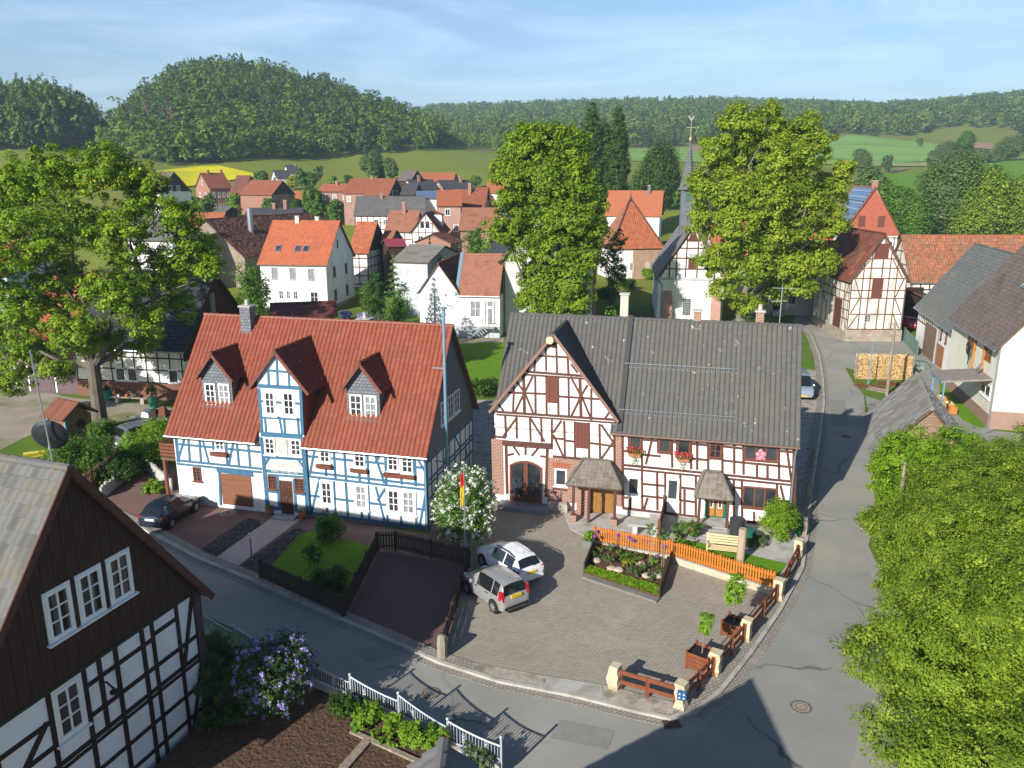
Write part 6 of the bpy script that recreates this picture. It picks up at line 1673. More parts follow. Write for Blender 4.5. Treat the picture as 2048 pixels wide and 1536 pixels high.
def shrub(name, label, base, w, h, m, size=.1, n=2500, group=None, cat='shrub', d=None, kinds=None, lumps=6, flat=False):
 """low dense bush of leaves, no visible trunk"""
 b = np.array(base, float)
 t = T(name, label, cat, b, 0, group)
 d = d or w
 n = int(n * 1.7)
 MB().tube([(0, 0, -.1), (0, 0, h * .3), (0, 0, h * .6)], [.05, .04, .02], n=6).build('stem', M_bark, t)
 lo = []
 if lumps == 0: lo.append((0, 0, h * .5, w * .5, d * .5, h * .5))
 for i in range(lumps):
  a = 2 * math.pi * i / lumps + rng.random(); q = .28 if lumps > 1 else 0
  lo.append((w * q * math.cos(a), d * q * math.sin(a), h * rng.uniform(.42, .62), w * .3, d * .3, h * .42))
 lo.append((0, 0, h * .55, w * .36, d * .36, h * .45))
 cc, cd = lobe_clumps(lo, 11.0, .6, (.4, 1.0))
 ix = rng.integers(0, len(cc), n)
 P = cc[ix] + rng.normal(0, min(w, h) * .055, (n, 3))
 P[:, 2] = np.maximum(P[:, 2], .02)
 N = cd[ix] * .6 + np.array([0, 0, .55]) + rng.normal(0, .4, (n, 3))
 leaf_mesh(P, N, size, 'foliage', m, t, (.5 + rng.normal(0, .2, len(cc)))[ix] + rng.normal(0, .14, n), .55)
 if kinds:
  fm, fn, fs = kinds
  jx = rng.integers(0, len(cc), fn // 9)
  out = cc[jx] + cd[jx] * min(w, h) * .05
  K = np.repeat(out, 9, 0) + rng.normal(0, fs * .55, (len(jx) * 9, 3))
  leaf_mesh(K, unit(len(K)) + np.array([0, 0, .5]), fs, 'blossom', fm, t, rng.random(len(K)), .8)
 return t
# ------------------------------------------------------------------ big trees
lb = (-29.52, 54.87, 0)
LM = [(40, 372, 62, 58), (120, 345, 55, 50), (205, 345, 62, 50), (285, 380, 55, 48), (350, 440, 48, 45), (60, 470, 75, 60), (160, 440, 60, 50), (240, 470, 60, 50), (385, 500, 55, 45), (420, 540, 32, 32), (330, 545, 60, 50), (120, 560, 70, 55), (230, 580, 60, 50),
  (40, 620, 62, 50), (150, 660, 62, 45), (290, 640, 50, 40), (350, 610, 40, 36), (60, 700, 55, 40), (210, 690, 50, 38), (20, 760, 40, 26), (-40, 420, 70, 60), (-60, 540, 75, 60), (-50, 660, 65, 50), (110, 740, 36, 24), (290, 690, 30, 24)]
lo = pxlobes(LM, 55, dy=4.5)
t = tree('maple_tree', 'tall open-crowned maple with a thick grey trunk in the yard at left', lb, lo, L_maple, fork_h=5.0, r0=.48, bark=M_bark,
   tips=[(l[0] - lb[0], l[1] - lb[1], l[2]) for l in lo[::1]], dens=2.05, rc=.48, per=74, size=.175, aspect=.7, low=.6, shell=(.3, 1.05))
lo = pxlobes([(1048, 300, 46, 48), (1095, 285, 42, 40), (1140, 305, 40, 45), (1020, 350, 38, 45), (1085, 360, 60, 55), (1150, 365, 42, 50), (1180, 400, 30, 40), (1020, 420, 34, 42), (1075, 430, 55, 50), (1140, 440, 52, 45), (1010, 465, 28, 25), (1190, 460, 26, 30), (1050, 490, 42, 38), (1110, 505, 55, 45), (1165, 500, 36, 36), (1085, 560, 48, 42), (1140, 560, 44, 40), (1070, 605, 38, 34), (1125, 612, 42, 34), (1160, 600, 25, 30)], 84, dy=1.5)
tree('lime_tree', 'dense tall lime tree standing before the white gabled house', (4.2, 84.5, 0), lo, L_lime, fork_h=3.0, r0=.5, dens=1.5, rc=.75, per=75, size=.25, aspect=.75, low=.6, shell=(.7, 1.05))
lb = (25.6, 88.0, 0)
lo = pxlobes([(1540, 222, 13, 22), (1480, 255, 40, 40), (1535, 265, 42, 45), (1600, 270, 38, 42), (1430, 300, 34, 36), (1500, 320, 60, 50), (1575, 330, 55, 50), (1640, 300, 26, 35), (1405, 370, 30, 34), (1455, 385, 52, 48), (1530, 400, 62, 50), (1605, 400, 52, 50), (1660, 380, 36, 40), (1410, 440, 36, 34), (1475, 460, 50, 42), (1550, 470, 55, 45), (1620, 470, 48, 42), (1670, 450, 26, 30), (1430, 520, 40, 30), (1500, 530, 50, 38), (1580, 535, 50, 38), (1640, 520, 34, 28), (1450, 575, 30, 24), (1540, 580, 34, 28), (1605, 575, 24, 20), (1490, 610, 26, 20), (1690, 340, 16, 24)], 88, dy=3.5)
tree('churchyard_maple', 'huge yellow-green maple with pale limbs beside the church', lb, lo, L_church, fork_h=4.6, r0=.62, bark=M_bark2, dens=1.25, rc=.78, per=75, size=.26, aspect=.7, low=.5, shell=(.5, 1.06))
for i, (px, top, wd, bot, lab) in enumerate([(1180, 213, 20, 430, 'tallest broad columnar poplar directly beside the lime crown'), (1206, 240, 13, 430, 'narrow columnar poplar squeezed between two taller poplars'), (1230, 218, 19, 430, 'columnar poplar standing free on the right of its row')]):
 b = AtY(px, 455, 182); b[2] = float(TZ(b[0], b[1])); top_ = AtY(px, top, 182)[2]
 h_ = top_ - b[2]; w_ = wd * 182 / FPX * 1.35
 lo = [(b[0] + rng.normal(0, .2), b[1] + rng.normal(0, .2), b[2] + h_ * q, w_ * s_, w_ * s_, h_ * .085) for q, s_ in zip(np.linspace(.08, .95, 13), [.7, .9, 1, 1, 1, 1, .95, .95, .9, .8, .7, .55, .32])]
 tree('poplar_tree', lab, b, lo, L_poplar, r0=.3, fork_h=1.5, tips=[(0, 0, h_ * .6), (.2, .1, h_ * .85)], group='poplars behind the lime tree', dens=1.3, rc=.75, per=50, size=.32, low=.9)
# foreground thicket at right
def thicket(name, label, base, lobes, m, **k):
 return tree(name, label, base, lobes, m, **k)
lo = [(12.6, 20.2, 4.2, 2.2, 2.2, 2.0), (14.2, 21.0, 4.9, 2.4, 2.4, 2.2), (13.4, 18.4, 3.6, 2.3, 2.2, 2.0), (15.6, 19.5, 5.2, 2.5, 2.5, 2.2), (12.2, 16.8, 3.3, 2.0, 2.0, 1.7), (14.6, 17.2, 4.2, 2.3, 2.3, 2.0), (11.4, 21.9, 3.0, 1.3, 1.3, 1.1), (13.0, 22.6, 3.4, 1.8, 1.7, 1.5), (12.8, 14.8, 3.0, 2.0, 2.0, 1.6), (11.0, 17.2, 2.9, 1.5, 1.5, 1.3), (11.3, 18.8, 3.0, 1.6, 1.6, 1.4)]
k_near = dict(bark=M_bark2, rc=.42, per=165, size=.092, aspect=.5, low=.4, dens=3.0, shell=(.55, 1.06), cvar=.2)
tree('willow_tree', 'nearest broad willow crown overhanging the crossing at the lower right', (14.6, 18.8, 0), lo, L_willow, fork_h=1.6, r0=.22, **k_near)
lo = [(16.4, 26.0, 4.4, 2.4, 2.4, 2.1), (18.4, 25.2, 5.4, 2.5, 2.5, 2.3), (15.4, 24.2, 3.6, 1.9, 1.9, 1.7), (17.6, 23.0, 4.8, 2.3, 2.3, 2.1), (19.6, 22.8, 5.2, 2.4, 2.4, 2.2), (20.6, 26.5, 5.6, 2.5, 2.5, 2.3), (17.2, 28.2, 4.2, 2.2, 2.2, 2.0), (16.6, 21.4, 4.5, 1.9, 1.9, 1.8), (19.2, 28.0, 5.2, 2.2, 2.2, 2.2)]
tree('willow_tree', 'tallest willow in the middle of the roadside thicket at right edge', (18.0, 25.0, 0), lo, L_willow, fork_h=1.8, r0=.24, **k_near)
lo = [(17.8, 31.8, 2.6, 1.7, 1.7, 1.5), (19.4, 31.0, 3.6, 2.1, 2.1, 1.9), (18.4, 29.6, 3.0, 1.8, 1.8, 1.6), (21.2, 32.0, 4.2, 2.3, 2.3, 2.1), (20.2, 34.0, 3.4, 2.2, 2.2, 1.9), (22.4, 34.2, 4.0, 2.2, 2.2, 2.0), (18.4, 33.6, 2.2, 1.4, 1.4, 1.3), (22.4, 30.0, 4.8, 2.3, 2.3, 2.1)]
tree('hazel_tree', 'bushy hazel filling the bank behind the wooden power pole', (19.9, 31.8, 0), lo, L_willow, fork_h=1.0, r0=.18, **{**k_near, 'size': .10, 'per': 130})
lo = [(25.0, 37.2, 3.2, 2.2, 2.2, 2.0), (27.0, 38.5, 3.6, 2.2, 2.2, 2.0), (24.2, 34.4, 3.8, 2.2, 2.2, 2.0), (26.4, 35.6, 4.0, 2.3, 2.3, 2.1), (28.8, 37.0, 3.8, 2.3, 2.3, 2.1), (25.8, 40.2, 2.4, 1.6, 1.6, 1.5)]
tree('hazel_tree', 'hazel clump at the right edge below the shingled shed', (26.2, 37.2, 0), lo, L_willow, fork_h=1.0, r0=.18, **{**k_near, 'size': .11, 'per': 100})
lo = [(20.6, 39.2, 1.7, 1.7, 1.7, 1.6), (21.6, 41.2, 2.0, 1.8, 1.8, 1.8), (22.9, 39.6, 2.3, 1.8, 1.8, 1.8), (22.6, 43.0, 2.2, 1.8, 1.8, 1.7), (24.4, 41.4, 2.5, 1.9, 1.9, 1.9), (19.9, 37.2, 1.3, 1.3, 1.3, 1.2), (21.6, 37.2, 1.8, 1.5, 1.5, 1.4), (23.0, 44.6, 1.7, 1.4, 1.4, 1.4), (25.4, 43.4, 2.0, 1.5, 1.5, 1.4)]
tree('bush', 'big bright green rounded bush beside the lane in front of the shingled shed', (22.2, 40.6, 0), lo, L_bush, fork_h=.6, r0=.12, rc=.4, per=85, size=.13, aspect=.6, low=.4, dens=2.6, shell=(.6, 1.05), cat='shrub')
# ------------------------------------------------------------------ trees of the village and its edges
def vt(px, top, bot, wpx, Y, m, label, name='broadleaf_tree', kind='blob', group=None, **k):
 if Y > 118: Y = hit(px, bot)[1]
 b = AtY(px, bot, Y); b[2] = float(TZ(b[0], b[1])) if Y > 108 else 0.0
 hz = AtY(px, top, Y)[2] - b[2]
 w = wpx * math.sqrt(b[0] ** 2 + b[1] ** 2) / FPX
 s_ = min(.55, max(.2, Y * .0026))
 if kind == 'blob':
  return blob_tree(name, label, b, hz, w, m, group=group, size=s_, rc=max(.5, w * .13), per=26, dens=min(1.6, 26 / w ** 1.35 + .25), **k)
 return conifer(name, label, b, hz, w, m, group=group, size=s_ * 1.2, n=2200, **k)
vt(497, 518, 625, 92, 88, L_green, 'round dark green tree in front of the white house with roof windows', trunk=.08, nl=9)
vt(790, 498, 640, 60, 84, L_grey, 'slender blue-green conifer rising from the bushes left of the annex', 'conifer_tree', 'con', slim=1.1)
vt(800, 560, 650, 82, 80, L_green, 'loose green garden tree at the foot of the conifer by the annex', trunk=.2)
vt(752, 540, 630, 66, 92, L_dark, 'dark bushy tree beside the white house gable', trunk=.1)
vt(948, 440, 540, 80, 104, L_green, 'wide green tree behind the dark red annex roof', trunk=.1, nl=9)
vt(985, 405, 530, 60, 100, L_light, 'light green tree touching the left side of the lime crown', trunk=.1)
vt(1222, 432, 590, 66, 101, L_green, 'dark tree in the gap between the white gabled house and the stone barn', trunk=.12)
vt(1240, 590, 660, 80, 62, L_light, 'pale green bush tree seen just above the grey farmhouse ridge', trunk=.05, nl=8)
vt(1312, 282, 420, 92, 172, L_poplar, 'big weeping birch behind the white house with the orange roof', trunk=.1, nl=10, droop=3.0)
vt(1264, 345, 430, 26, 165, L_conifer, 'small conical fir beside the weeping birch', 'conifer_tree', 'con')
vt(1352, 360, 420, 40, 180, L_green, 'low green tree left of the church spire', trunk=.08)
vt(1735, 330, 430, 60, 190, L_grey, 'tall grey-green tree behind the churchyard maple, leftmost of the field edge', trunk=.08, nl=8)
vt(1722, 300, 345, 40, 330, L_grey, 'round tree by the green crop field just right of the churchyard maple', trunk=.08)
vt(1774, 308, 345, 20, 330, L_grey, 'lone narrow tree on the edge of the crop field', trunk=.08)
vt(1783, 372, 480, 90, 150, L_green, 'dark green tree behind the red gable with solar panels', trunk=.06, nl=9)
vt(1838, 276, 293, 13, 640, L_green, 'single small tree standing alone in the green crop field', trunk=.15, nl=5)
vt(1830, 395, 500, 70, 132, L_green, 'leafy tree right of the red shingled gable', trunk=.08)
vt(1893, 318, 480, 130, 145, L_grey, 'large grey-green tree behind the long orange roof', trunk=.06, nl=11)
vt(1950, 338, 490, 110, 135, L_willow, 'yellow-green birch with pale branches behind the long orange roof', 'birch_tree', trunk=.08, nl=10, bark=M_bark2, droop=1.5)
vt(2012, 365, 490, 90, 130, L_willow, 'light green willow behind the right end of the long orange roof', trunk=.08, nl=9)
vt(2060, 340, 490, 80, 150, L_green, 'tree at the right edge behind the long orange roof', trunk=.08)
vt(1985, 330, 380, 30, 260, L_green, 'small dark tree above the yellow-green birch', trunk=.08)
for i, (px, top, bot, w, lab) in enumerate([(1865, 303, 333, 26, 'leftmost round tree of the copse on the green slope'), (1893, 285, 325, 44, 'broad dark tree of the copse on the green slope'), (1928, 262, 325, 40, 'tallest pale tree of the copse on the green slope'), (1960, 300, 328, 30, 'low round tree in the copse beside the ploughed field'), (1985, 308, 326, 26, 'smallest tree at the right end of the copse'), (2022, 276, 322, 56, 'wide tree on the green slope near the right edge')]):
 vt(px, top, bot, w, 330, L_grey if i != 2 else L_green, lab, trunk=.05, group='copse on the green slope')
for (px, top, bot, w, Y, m, lab, kd) in [
 (335, 355, 430, 60, 165, L_green, 'bushy tree left of the red brick house', 'blob'), (300, 370, 450, 60, 150, L_dark, 'dark tree below the far gabled house at left', 'blob'),
 (420, 388, 430, 30, 150, L_green, 'green tree in front of the red brick house front', 'blob'), (402, 395, 430, 30, 145, L_light, 'light shrubby tree left in front of the red brick house', 'blob'),
 (515, 370, 425, 26, 178, L_light, 'pale slender birch before the brick barn', 'blob'), (555, 380, 425, 36, 165, L_green, 'green tree between the brick barn and the orange shed', 'blob'), (575, 388, 425, 30, 172, L_light, 'fresh green tree right of the brick barn', 'blob'),
 (585, 352, 380, 28, 270, L_yellow, 'golden yellow tree beside the white twin-gabled house', 'blob'), (605, 335, 385, 26, 275, L_green, 'pointed green tree next to the golden tree', 'blob'), (622, 346, 385, 30, 262, L_green, 'full green tree right of the golden tree', 'blob'), (640, 330, 370, 20, 290, L_grey, 'thin birch in the meadow edge', 'blob'), (524, 343, 365, 28, 300, L_green, 'round bushy tree below the rape field', 'blob'), (665, 352, 372, 20, 290, L_light, 'small light green tree before the meadow', 'blob'),
 (628, 375, 450, 50, 150, L_green, 'leafy tree in front of the dark gable roof', 'blob'), (650, 390, 440, 36, 155, L_dark, 'dark tree right of the dark gable roof', 'blob'), (690, 385, 430, 50, 165, L_green, 'broad tree left of the long grey roof', 'blob'), (745, 303, 365, 50, 300, L_grey, 'large grey-green tree pair of the meadow, left', 'blob'), (780, 318, 365, 36, 300, L_grey, 'rounder tree of the meadow pair, right', 'blob'),
 (763, 312, 362, 18, 295, L_conifer, 'brownish spruce between the two meadow trees', 'con'), (855, 405, 430, 40, 150, L_white, 'tree in white blossom behind the dormered framed house', 'blob'), (950, 352, 375, 26, 280, L_green, 'round tree at the right end of the far houses', 'blob'),
 (803, 445, 490, 26, 126, L_conifer, 'dark conical cypress in front of the dormered framed house', 'con'), (860, 470, 512, 22, 118, L_conifer, 'smaller cypress beside the framed cross gable', 'con'), (782, 472, 492, 16, 124, L_yellow, 'golden conifer left of the cypress', 'con'), (818, 478, 495, 12, 124, L_yellow, 'small golden conifer right of the cypress', 'con'),
 (830, 470, 505, 36, 122, L_grey, 'grey shrubby tree before the framed cross gable', 'blob'), (890, 495, 545, 36, 106, L_green, 'green tree before the small brick gable', 'blob'), (735, 560, 600, 40, 98, L_green, 'bush tree right of the white house corner', 'blob')]:
 vt(px, top, bot, w, Y, m, lab, 'broadleaf_tree' if kd == 'blob' else 'conifer_tree', kd)
# ------------------------------------------------------------------ woods (each reads as one mass)
def proto_tree(kind, seed):
 global rng
 keep = rng
 rng = np.random.default_rng(seed)
 if kind == 'con':
  n = 900
  u = 1 - np.sqrt(rng.random(n)) * .98
  a = rng.uniform(0, 2 * np.pi, n)
  r = .20 * (1 - u) ** .8 * rng.uniform(.6, 1.1, n)
  P = np.stack([r * np.cos(a), r * np.sin(a), .03 + .97 * u - r * .3], 1)
  N = np.stack([np.cos(a), np.sin(a), np.full(n, .8)], 1) + rng.normal(0, .3, (n, 3))
  V = P; sz = .05; rn = rng.normal(.5, .22, n)
 else:
  lo = []
  nl = int(rng.integers(6, 13)); spr = rng.uniform(.14, .3); big = rng.uniform(.13, .2)
  for i in range(nl):
   a = rng.uniform(0, 6.28); q = (i + .5) / nl
   rr = spr * math.sqrt(rng.random())
   w = big * rng.uniform(.75, 1.25) * (1 - .5 * abs(q - .4))
   lo.append((rr * math.cos(a), rr * math.sin(a), .25 + rng.uniform(.5, .66) * q, w, w, big * .85))
  cc, cd = lobe_clumps(lo, 70, .35, (.7, 1.08))
  ix = np.repeat(np.arange(len(cc)), 12)
  n = len(ix)
  P = cc[ix] + unit(n) * .045 * rng.random(n)[:, None]
  N = cd[ix] + np.array([0, 0, .5]) + rng.normal(0, .35, (n, 3))
  sz = .042; rn = (.5 + rng.normal(0, .25, len(cc)))[ix] + rng.normal(0, .12, n)
 rng, out = keep, (P, N, sz, rn)
 return out
def wood(name, pts, hts, mats, kinds, seed=1, squash=None):
 """one object: points carrying instances of a few crowns"""
 protos = []
 for i, (m, kd) in enumerate(zip(mats, kinds)):
  P, N, sz, rn = proto_tree(kd, seed * 10 + i)
  o = leaf_mesh(P, N, sz, name + '_crown', m, None, rn, .8, .1)
  COL.objects.unlink(o)
  protos.append(o)
 n = len(pts)
 me = bpy.data.meshes.new(name)
 me.vertices.add(n)
 me.vertices.foreach_set('co', np.asarray(pts, np.float32).ravel())
 for nm, val in (('hgt', hts), ('rot', rng.uniform(0, 6.28, n)), ('wid', np.asarray(hts) * rng.uniform(.7, 1.45, n) * (squash or 1))):
  a = me.attributes.new(nm, 'FLOAT', 'POINT'); a.data.foreach_set('value', np.asarray(val, np.float32))
 a = me.attributes.new('pick', 'INT', 'POINT'); a.data.foreach_set('value', rng.integers(0, len(protos), n).astype(np.int32))
 ob = bpy.data.objects.new(name, me)
 COL.objects.link(ob)
 ob['kind'] = 'stuff'
 ng = bpy.data.node_groups.new(name + '_scatter', 'GeometryNodeTree')
 ng.interface.new_socket('Geometry', in_out='INPUT', socket_type='NodeSocketGeometry')
 ng.interface.new_socket('Geometry', in_out='OUTPUT', socket_type='NodeSocketGeometry')
 N_, L_ = ng.nodes, ng.links
 gi, go = N_.new('NodeGroupInput'), N_.new('NodeGroupOutput')
 jn = N_.new('GeometryNodeJoinGeometry')
 def attr(nm, ty='FLOAT'):
  x = N_.new('GeometryNodeInputNamedAttribute'); x.data_type = ty; x.inputs['Name'].default_value = nm
  return x.outputs['Attribute']
 cx = N_.new('ShaderNodeCombineXYZ'); L_.new(attr('wid'), cx.inputs[0]); L_.new(attr('wid'), cx.inputs[1]); L_.new(attr('hgt'), cx.inputs[2])
 rx = N_.new('ShaderNodeCombineXYZ'); L_.new(attr('rot'), rx.inputs[2])
 pk = attr('pick', 'INT')
 for i, o in enumerate(protos):
  oi = N_.new('GeometryNodeObjectInfo'); oi.inputs['Object'].default_value = o
  eq = N_.new('FunctionNodeCompare'); eq.data_type = 'INT'; eq.operation = 'EQUAL'
  L_.new(pk, eq.inputs[2]); eq.inputs[3].default_value = i
  ip = N_.new('GeometryNodeInstanceOnPoints')
  L_.new(gi.outputs[0], ip.inputs['Points']); L_.new(eq.outputs[0], ip.inputs['Selection']); L_.new(oi.outputs['Geometry'], ip.inputs['Instance'])
  L_.new(cx.outputs[0], ip.inputs['Scale']); L_.new(rx.outputs[0], ip.inputs['Rotation'])
  L_.new(ip.outputs[0], jn.inputs[0])
 L_.new(jn.outputs[0], go.inputs[0])
 md = ob.modifiers.new('scatter', 'NODES'); md.node_group = ng
 return ob
def scatter(x0, x1, ynear, yfar, step, jit=.45):
 """points on the hills between two distance limits given over the picture columns"""
 out = []
 Ymin, Ymax = min(p[1] for p in ynear), max(p[1] for p in yfar)
 Y = Ymin
 while Y < Ymax:
  a0, a1 = (x0 - 1024) / 1653 * Y, (x1 - 1024) / 1653 * Y
  x = a0
  while x < a1:
   px = 1024 + 1653 * x / Y
   yn = np.interp(px, [p[0] for p in ynear], [p[1] for p in ynear]); yf = np.interp(px, [p[0] for p in yfar], [p[1] for p in yfar])
   if yn <= Y <= yf:
    xx, yy_ = x + rng.uniform(-jit, jit) * step, Y + rng.uniform(-jit, jit) * step
    out.append((xx, yy_, float(TZ(xx, yy_)) - .5))
   x += step
  Y += step * .9
 return np.array(out)
F_dark = leaf_mat('forest_dark', (0.047, 0.101, 0.020), (0.083, 0.157, 0.026), (0.130, 0.224, 0.033), .2)
F_mid = leaf_mat('forest_mid', (0.073, 0.146, 0.020), (0.130, 0.224, 0.027), (0.195, 0.302, 0.036), .25)
F_light = leaf_mat('forest_light', (0.117, 0.213, 0.030), (0.195, 0.314, 0.040), (0.273, 0.403, 0.053), .25)
F_con = leaf_mat('forest_conifer', (0.029, 0.064, 0.022), (0.048, 0.096, 0.032), (0.072, 0.128, 0.042), .1)
F_dead = leaf_mat('forest_dead_spruce', (0.096, 0.064, 0.048), (0.144, 0.096, 0.072), (0.192, 0.128, 0.096), .05)
p = scatter(222, 884, [(222, 372), (300, 352), (330, 345), (400, 352), (480, 356), (650, 402), (790, 428), (860, 446), (884, 470)], [(222, 372), (262, 440), (285, 580), (480, 640), (650, 620), (790, 560), (884, 520)], 7.4)
wood('hill_wood', p, rng.uniform(9, 21, len(p)), [F_dark, F_mid, F_mid, F_dark, F_light, F_mid, F_con], ['b', 'b', 'b', 'b', 'b', 'b', 'con'], 1)
p = scatter(225, 640, [(225, 366), (330, 338), (420, 345), (470, 356), (640, 398)], [(225, 380), (330, 356), (420, 362), (470, 366), (640, 410)], 5.0)
wood('wood_edge', p, rng.uniform(8, 16, len(p)), [F_light, F_mid, F_light], ['b', 'b', 'b'], 2)
p = scatter(500, 800, [(500, 430), (650, 450), (800, 460)], [(500, 440), (650, 505), (800, 500)], 5.5)
wood('young_wood', p, rng.uniform(9, 13, len(p)), [F_light, F_light, F_mid], ['b', 'b', 'b'], 3)
p = scatter(278, 365, [(278, 400), (365, 400)], [(278, 440), (365, 425)], 6)
wood('dead_spruces', p, rng.uniform(15, 22, len(p)), [F_dead, F_con], ['con', 'con'], 4, .8)
p = scatter(-260, 232, [(-260, 360), (100, 372), (232, 400)], [(-260, 520), (150, 470), (232, 430)], 7.6)
wood('tall_wood', p, rng.uniform(24, 33, len(p)) * np.interp(1024 + 1653 * p[:, 0] / p[:, 1], [60, 130, 180, 232], [1, 1, .8, .5]), [F_dark, F_dark, F_mid], ['b', 'b', 'b'], 5, .7)
p = scatter(840, 1720, [(840, 640), (900, 640), (960, 700), (1100, 660), (1240, 690), (1400, 700), (1640, 720), (1720, 790)], [(840, 1420), (1720, 1480)], 13)
wood('ridge_wood', p, rng.uniform(12, 27, len(p)), [F_dark, F_mid, F_light, F_con, F_light, F_mid], ['b', 'b', 'b', 'con', 'b', 'b'], 6, 1.0)
p = scatter(1680, 2500, [(1680, 820), (1720, 720), (1830, 830), (1900, 900), (1935, 850), (2000, 800), (2048, 660), (2500, 640)], [(1680, 1400), (2048, 1360), (2500, 1360)], 12.5)
wood('right_ridge_wood', p, rng.uniform(12, 24, len(p)), [F_dark, F_mid, F_light, F_mid, F_light], ['b', 'b', 'b', 'b', 'b'], 7, 1.1)
p = scatter(885, 1010, [(885, 520), (1010, 500)], [(885, 600), (1010, 560)], 7)
wood('field_hedge', p, rng.uniform(7, 12, len(p)), [F_light, F_mid], ['b', 'b'], 8)
p = scatter(-300, 200, [(-300, 700), (200, 700)], [(-300, 1000), (300, 1000)], 14)
wood('far_left_wood', p, rng.uniform(14, 20, len(p)), [F_mid, F_dark], ['b', 'b'], 9)
# thin summer haze over the valley
hz = MB().box(-3100, 3100, -80, 2750, -2.0, 235).build('haze', None)
hm = bpy.data.materials.new('haze_air'); hm.use_nodes = True
hn, hl = hm.node_tree.nodes, hm.node_tree.links
hn.remove(hn['Principled BSDF'])
pv = hn.new('ShaderNodeVolumePrincipled'); pv.inputs['Density'].default_value = 0.00026; pv.inputs['Color'].default_value = (0.62, 0.80, 1.0, 1); pv.inputs['Anisotropy'].default_value = 0.1
hl.new(pv.outputs['Volume'], hn['Material Output'].inputs['Volume'])
hz.data.materials.clear(); hz.data.materials.append(hm); hz['kind'] = 'stuff'
# ------------------------------------------------------------------ far houses of the village
M_fwhite = plaster('far_white', (0.78, 0.77, 0.73), .04)
M_frose = plaster('far_rose', (0.36, 0.22, 0.175), .1)
M_slateblack = attr_mat('black_slate_roof', [(0.05, 0.05, 0.058), (0.075, 0.072, 0.08), (0.10, 0.095, 0.10)], rough=.6)
M_fgrey = attr_mat('far_grey_roof', [(0.10, 0.098, 0.095), (0.125, 0.122, 0.118), (0.15, 0.145, 0.14)], rough=.75, stain=(0.16, 0.15, 0.135), stain_scale=.3, stain_lo=.5, stain_hi=.7)
M_fred = attr_mat('far_red_roof', [(0.25, 0.085, 0.048), (0.29, 0.10, 0.056), (0.22, 0.072, 0.042)], rough=.7, stain=(0.24, 0.09, 0.055), stain_scale=.4, stain_lo=.5, stain_hi=.7)
M_forange = attr_mat('far_orange_roof', [(0.35, 0.115, 0.055), (0.40, 0.135, 0.065), (0.31, 0.098, 0.05)], rough=.7)
M_blackboard = mat('black_boards', (0.03, 0.028, 0.03), (0.045, 0.042, 0.044), scale=2, rough=.8, stretch=(5, 5, .5))
A_ = lambda x, y: (380 + x / 6.0235, 320 + y / 6.0235)
B_ = lambda x, y: (680 + x / 6.0235, 320 + y / 6.0235)
def vh(name, label, xl, xr, yr, ye, yb, D, wall, roof, yaw=0.0, Y=None, gable=None, group=None, cat='house', wins=(), rwins=(), lwins=(), oa=.3, tw=.5, timber=None, chim=(), shift=0.0, skel=None):
 """house whose front eave runs xl..xr at picture height ye, ridge at yr, foot at yb"""
 xm = (xl + xr) / 2
 Yb = Y or hit(xm, yb)[1]
 p = AtY(xl, ye, Yb)
 z0 = float(TZ(p[0], Yb))
 L = (xr - xl) * Yb / FPX / max(.5, math.cos(yaw) - .0)
 he = max(1.5, p[2] - z0)
 hr = max(.8, AtY(xm, yr, Yb + D / 2)[2] - p[2])
 h = House(name, label, cat, (p[0], p[1], z0), yaw, L, D, he + .15, hr - .1, wall, roof, group, oa=oa, ob=.3, tw=tw, th=tw, gable=gable, amp=.03, spp=3)
 if not wins and cat == 'house' and he > 2.6 and L > 5:
  wins = tuple(((i + .5) / int(L / 2.4), -1.95) for i in range(int(L / 2.4)))
 for u, z in wins: window(h.front, L * u - .5, L * u + .5, he + z, he + z + 1.3, h.t, cols=2, rows=1, fw=.12, glass=M_curtain if rng.random() < .4 else M_glass)
 for u, z in rwins: window(Side(h.right.p(0, 0, .04), h.right.e), D * u - .5, D * u + .5, he + z, he + z + 1.4, h.t, cols=2, rows=1, fw=.12)
 for u, z in lwins: window(Side(h.left.p(0, 0, .04), h.left.e), D * u - .5, D * u + .5, he + z, he + z + 1.4, h.t, cols=2, rows=1, fw=.12)
 if timber is not None:
  for sd, ln in ((h.front, L), (h.right, D), (h.left, D)):
   n = int(ln / 1.3)
   beams(sd, [(ln * i / n, .3, ln * i / n, he, .16) for i in range(n + 1)] + [(0, z, ln, z, .18) for z in np.arange(.4, he, 1.35)], timber, 'timber_frame', h.t)
 for u, v, hh in chim: h.chimney(L * u, v, .6, .6, hh, M_oldbrick)
 return h
h = House('brick_house', 'three storey red brick house with white window frames below the rape field', 'house', (-89.15, 242.77, 7.2), R(46.6), 6.8, 8.9, 6.9, 4.15, M_oldbrick, M_fred, tw=.5, th=.5)
for u in (.18, .42, .64, .84):
 for z in (.9, 4.1): window(h.front, 6.8 * u - .4, 6.8 * u + .4, z, z + 1.5, h.t, cols=2, rows=1, fw=.13)
for u in (2.6, 6.2):
 for z in (.9, 4.1): window(h.left, u - .4, u + .4, z, z + 1.5, h.t, cols=2, rows=1, fw=.13)
window(h.left, 4.1, 4.9, 7.6, 9.0, h.t, cols=1, rows=1, fw=.13)
h.chimney(2.0, .95, .6, .6, 1.1, M_oldbrick); h.chimney(6.3, 1.0, .6, .6, 1.0, M_oldbrick)
a = A_
vh('brick_annex', 'dark red roofed brick wing joined to the right of the red brick house', a(470, 0)[0], a(640, 0)[0], a(0, 195)[1], a(0, 430)[1], a(0, 560)[1], 9, M_oldbrick, M_tile_darkred, yaw=R(-20), Y=240)
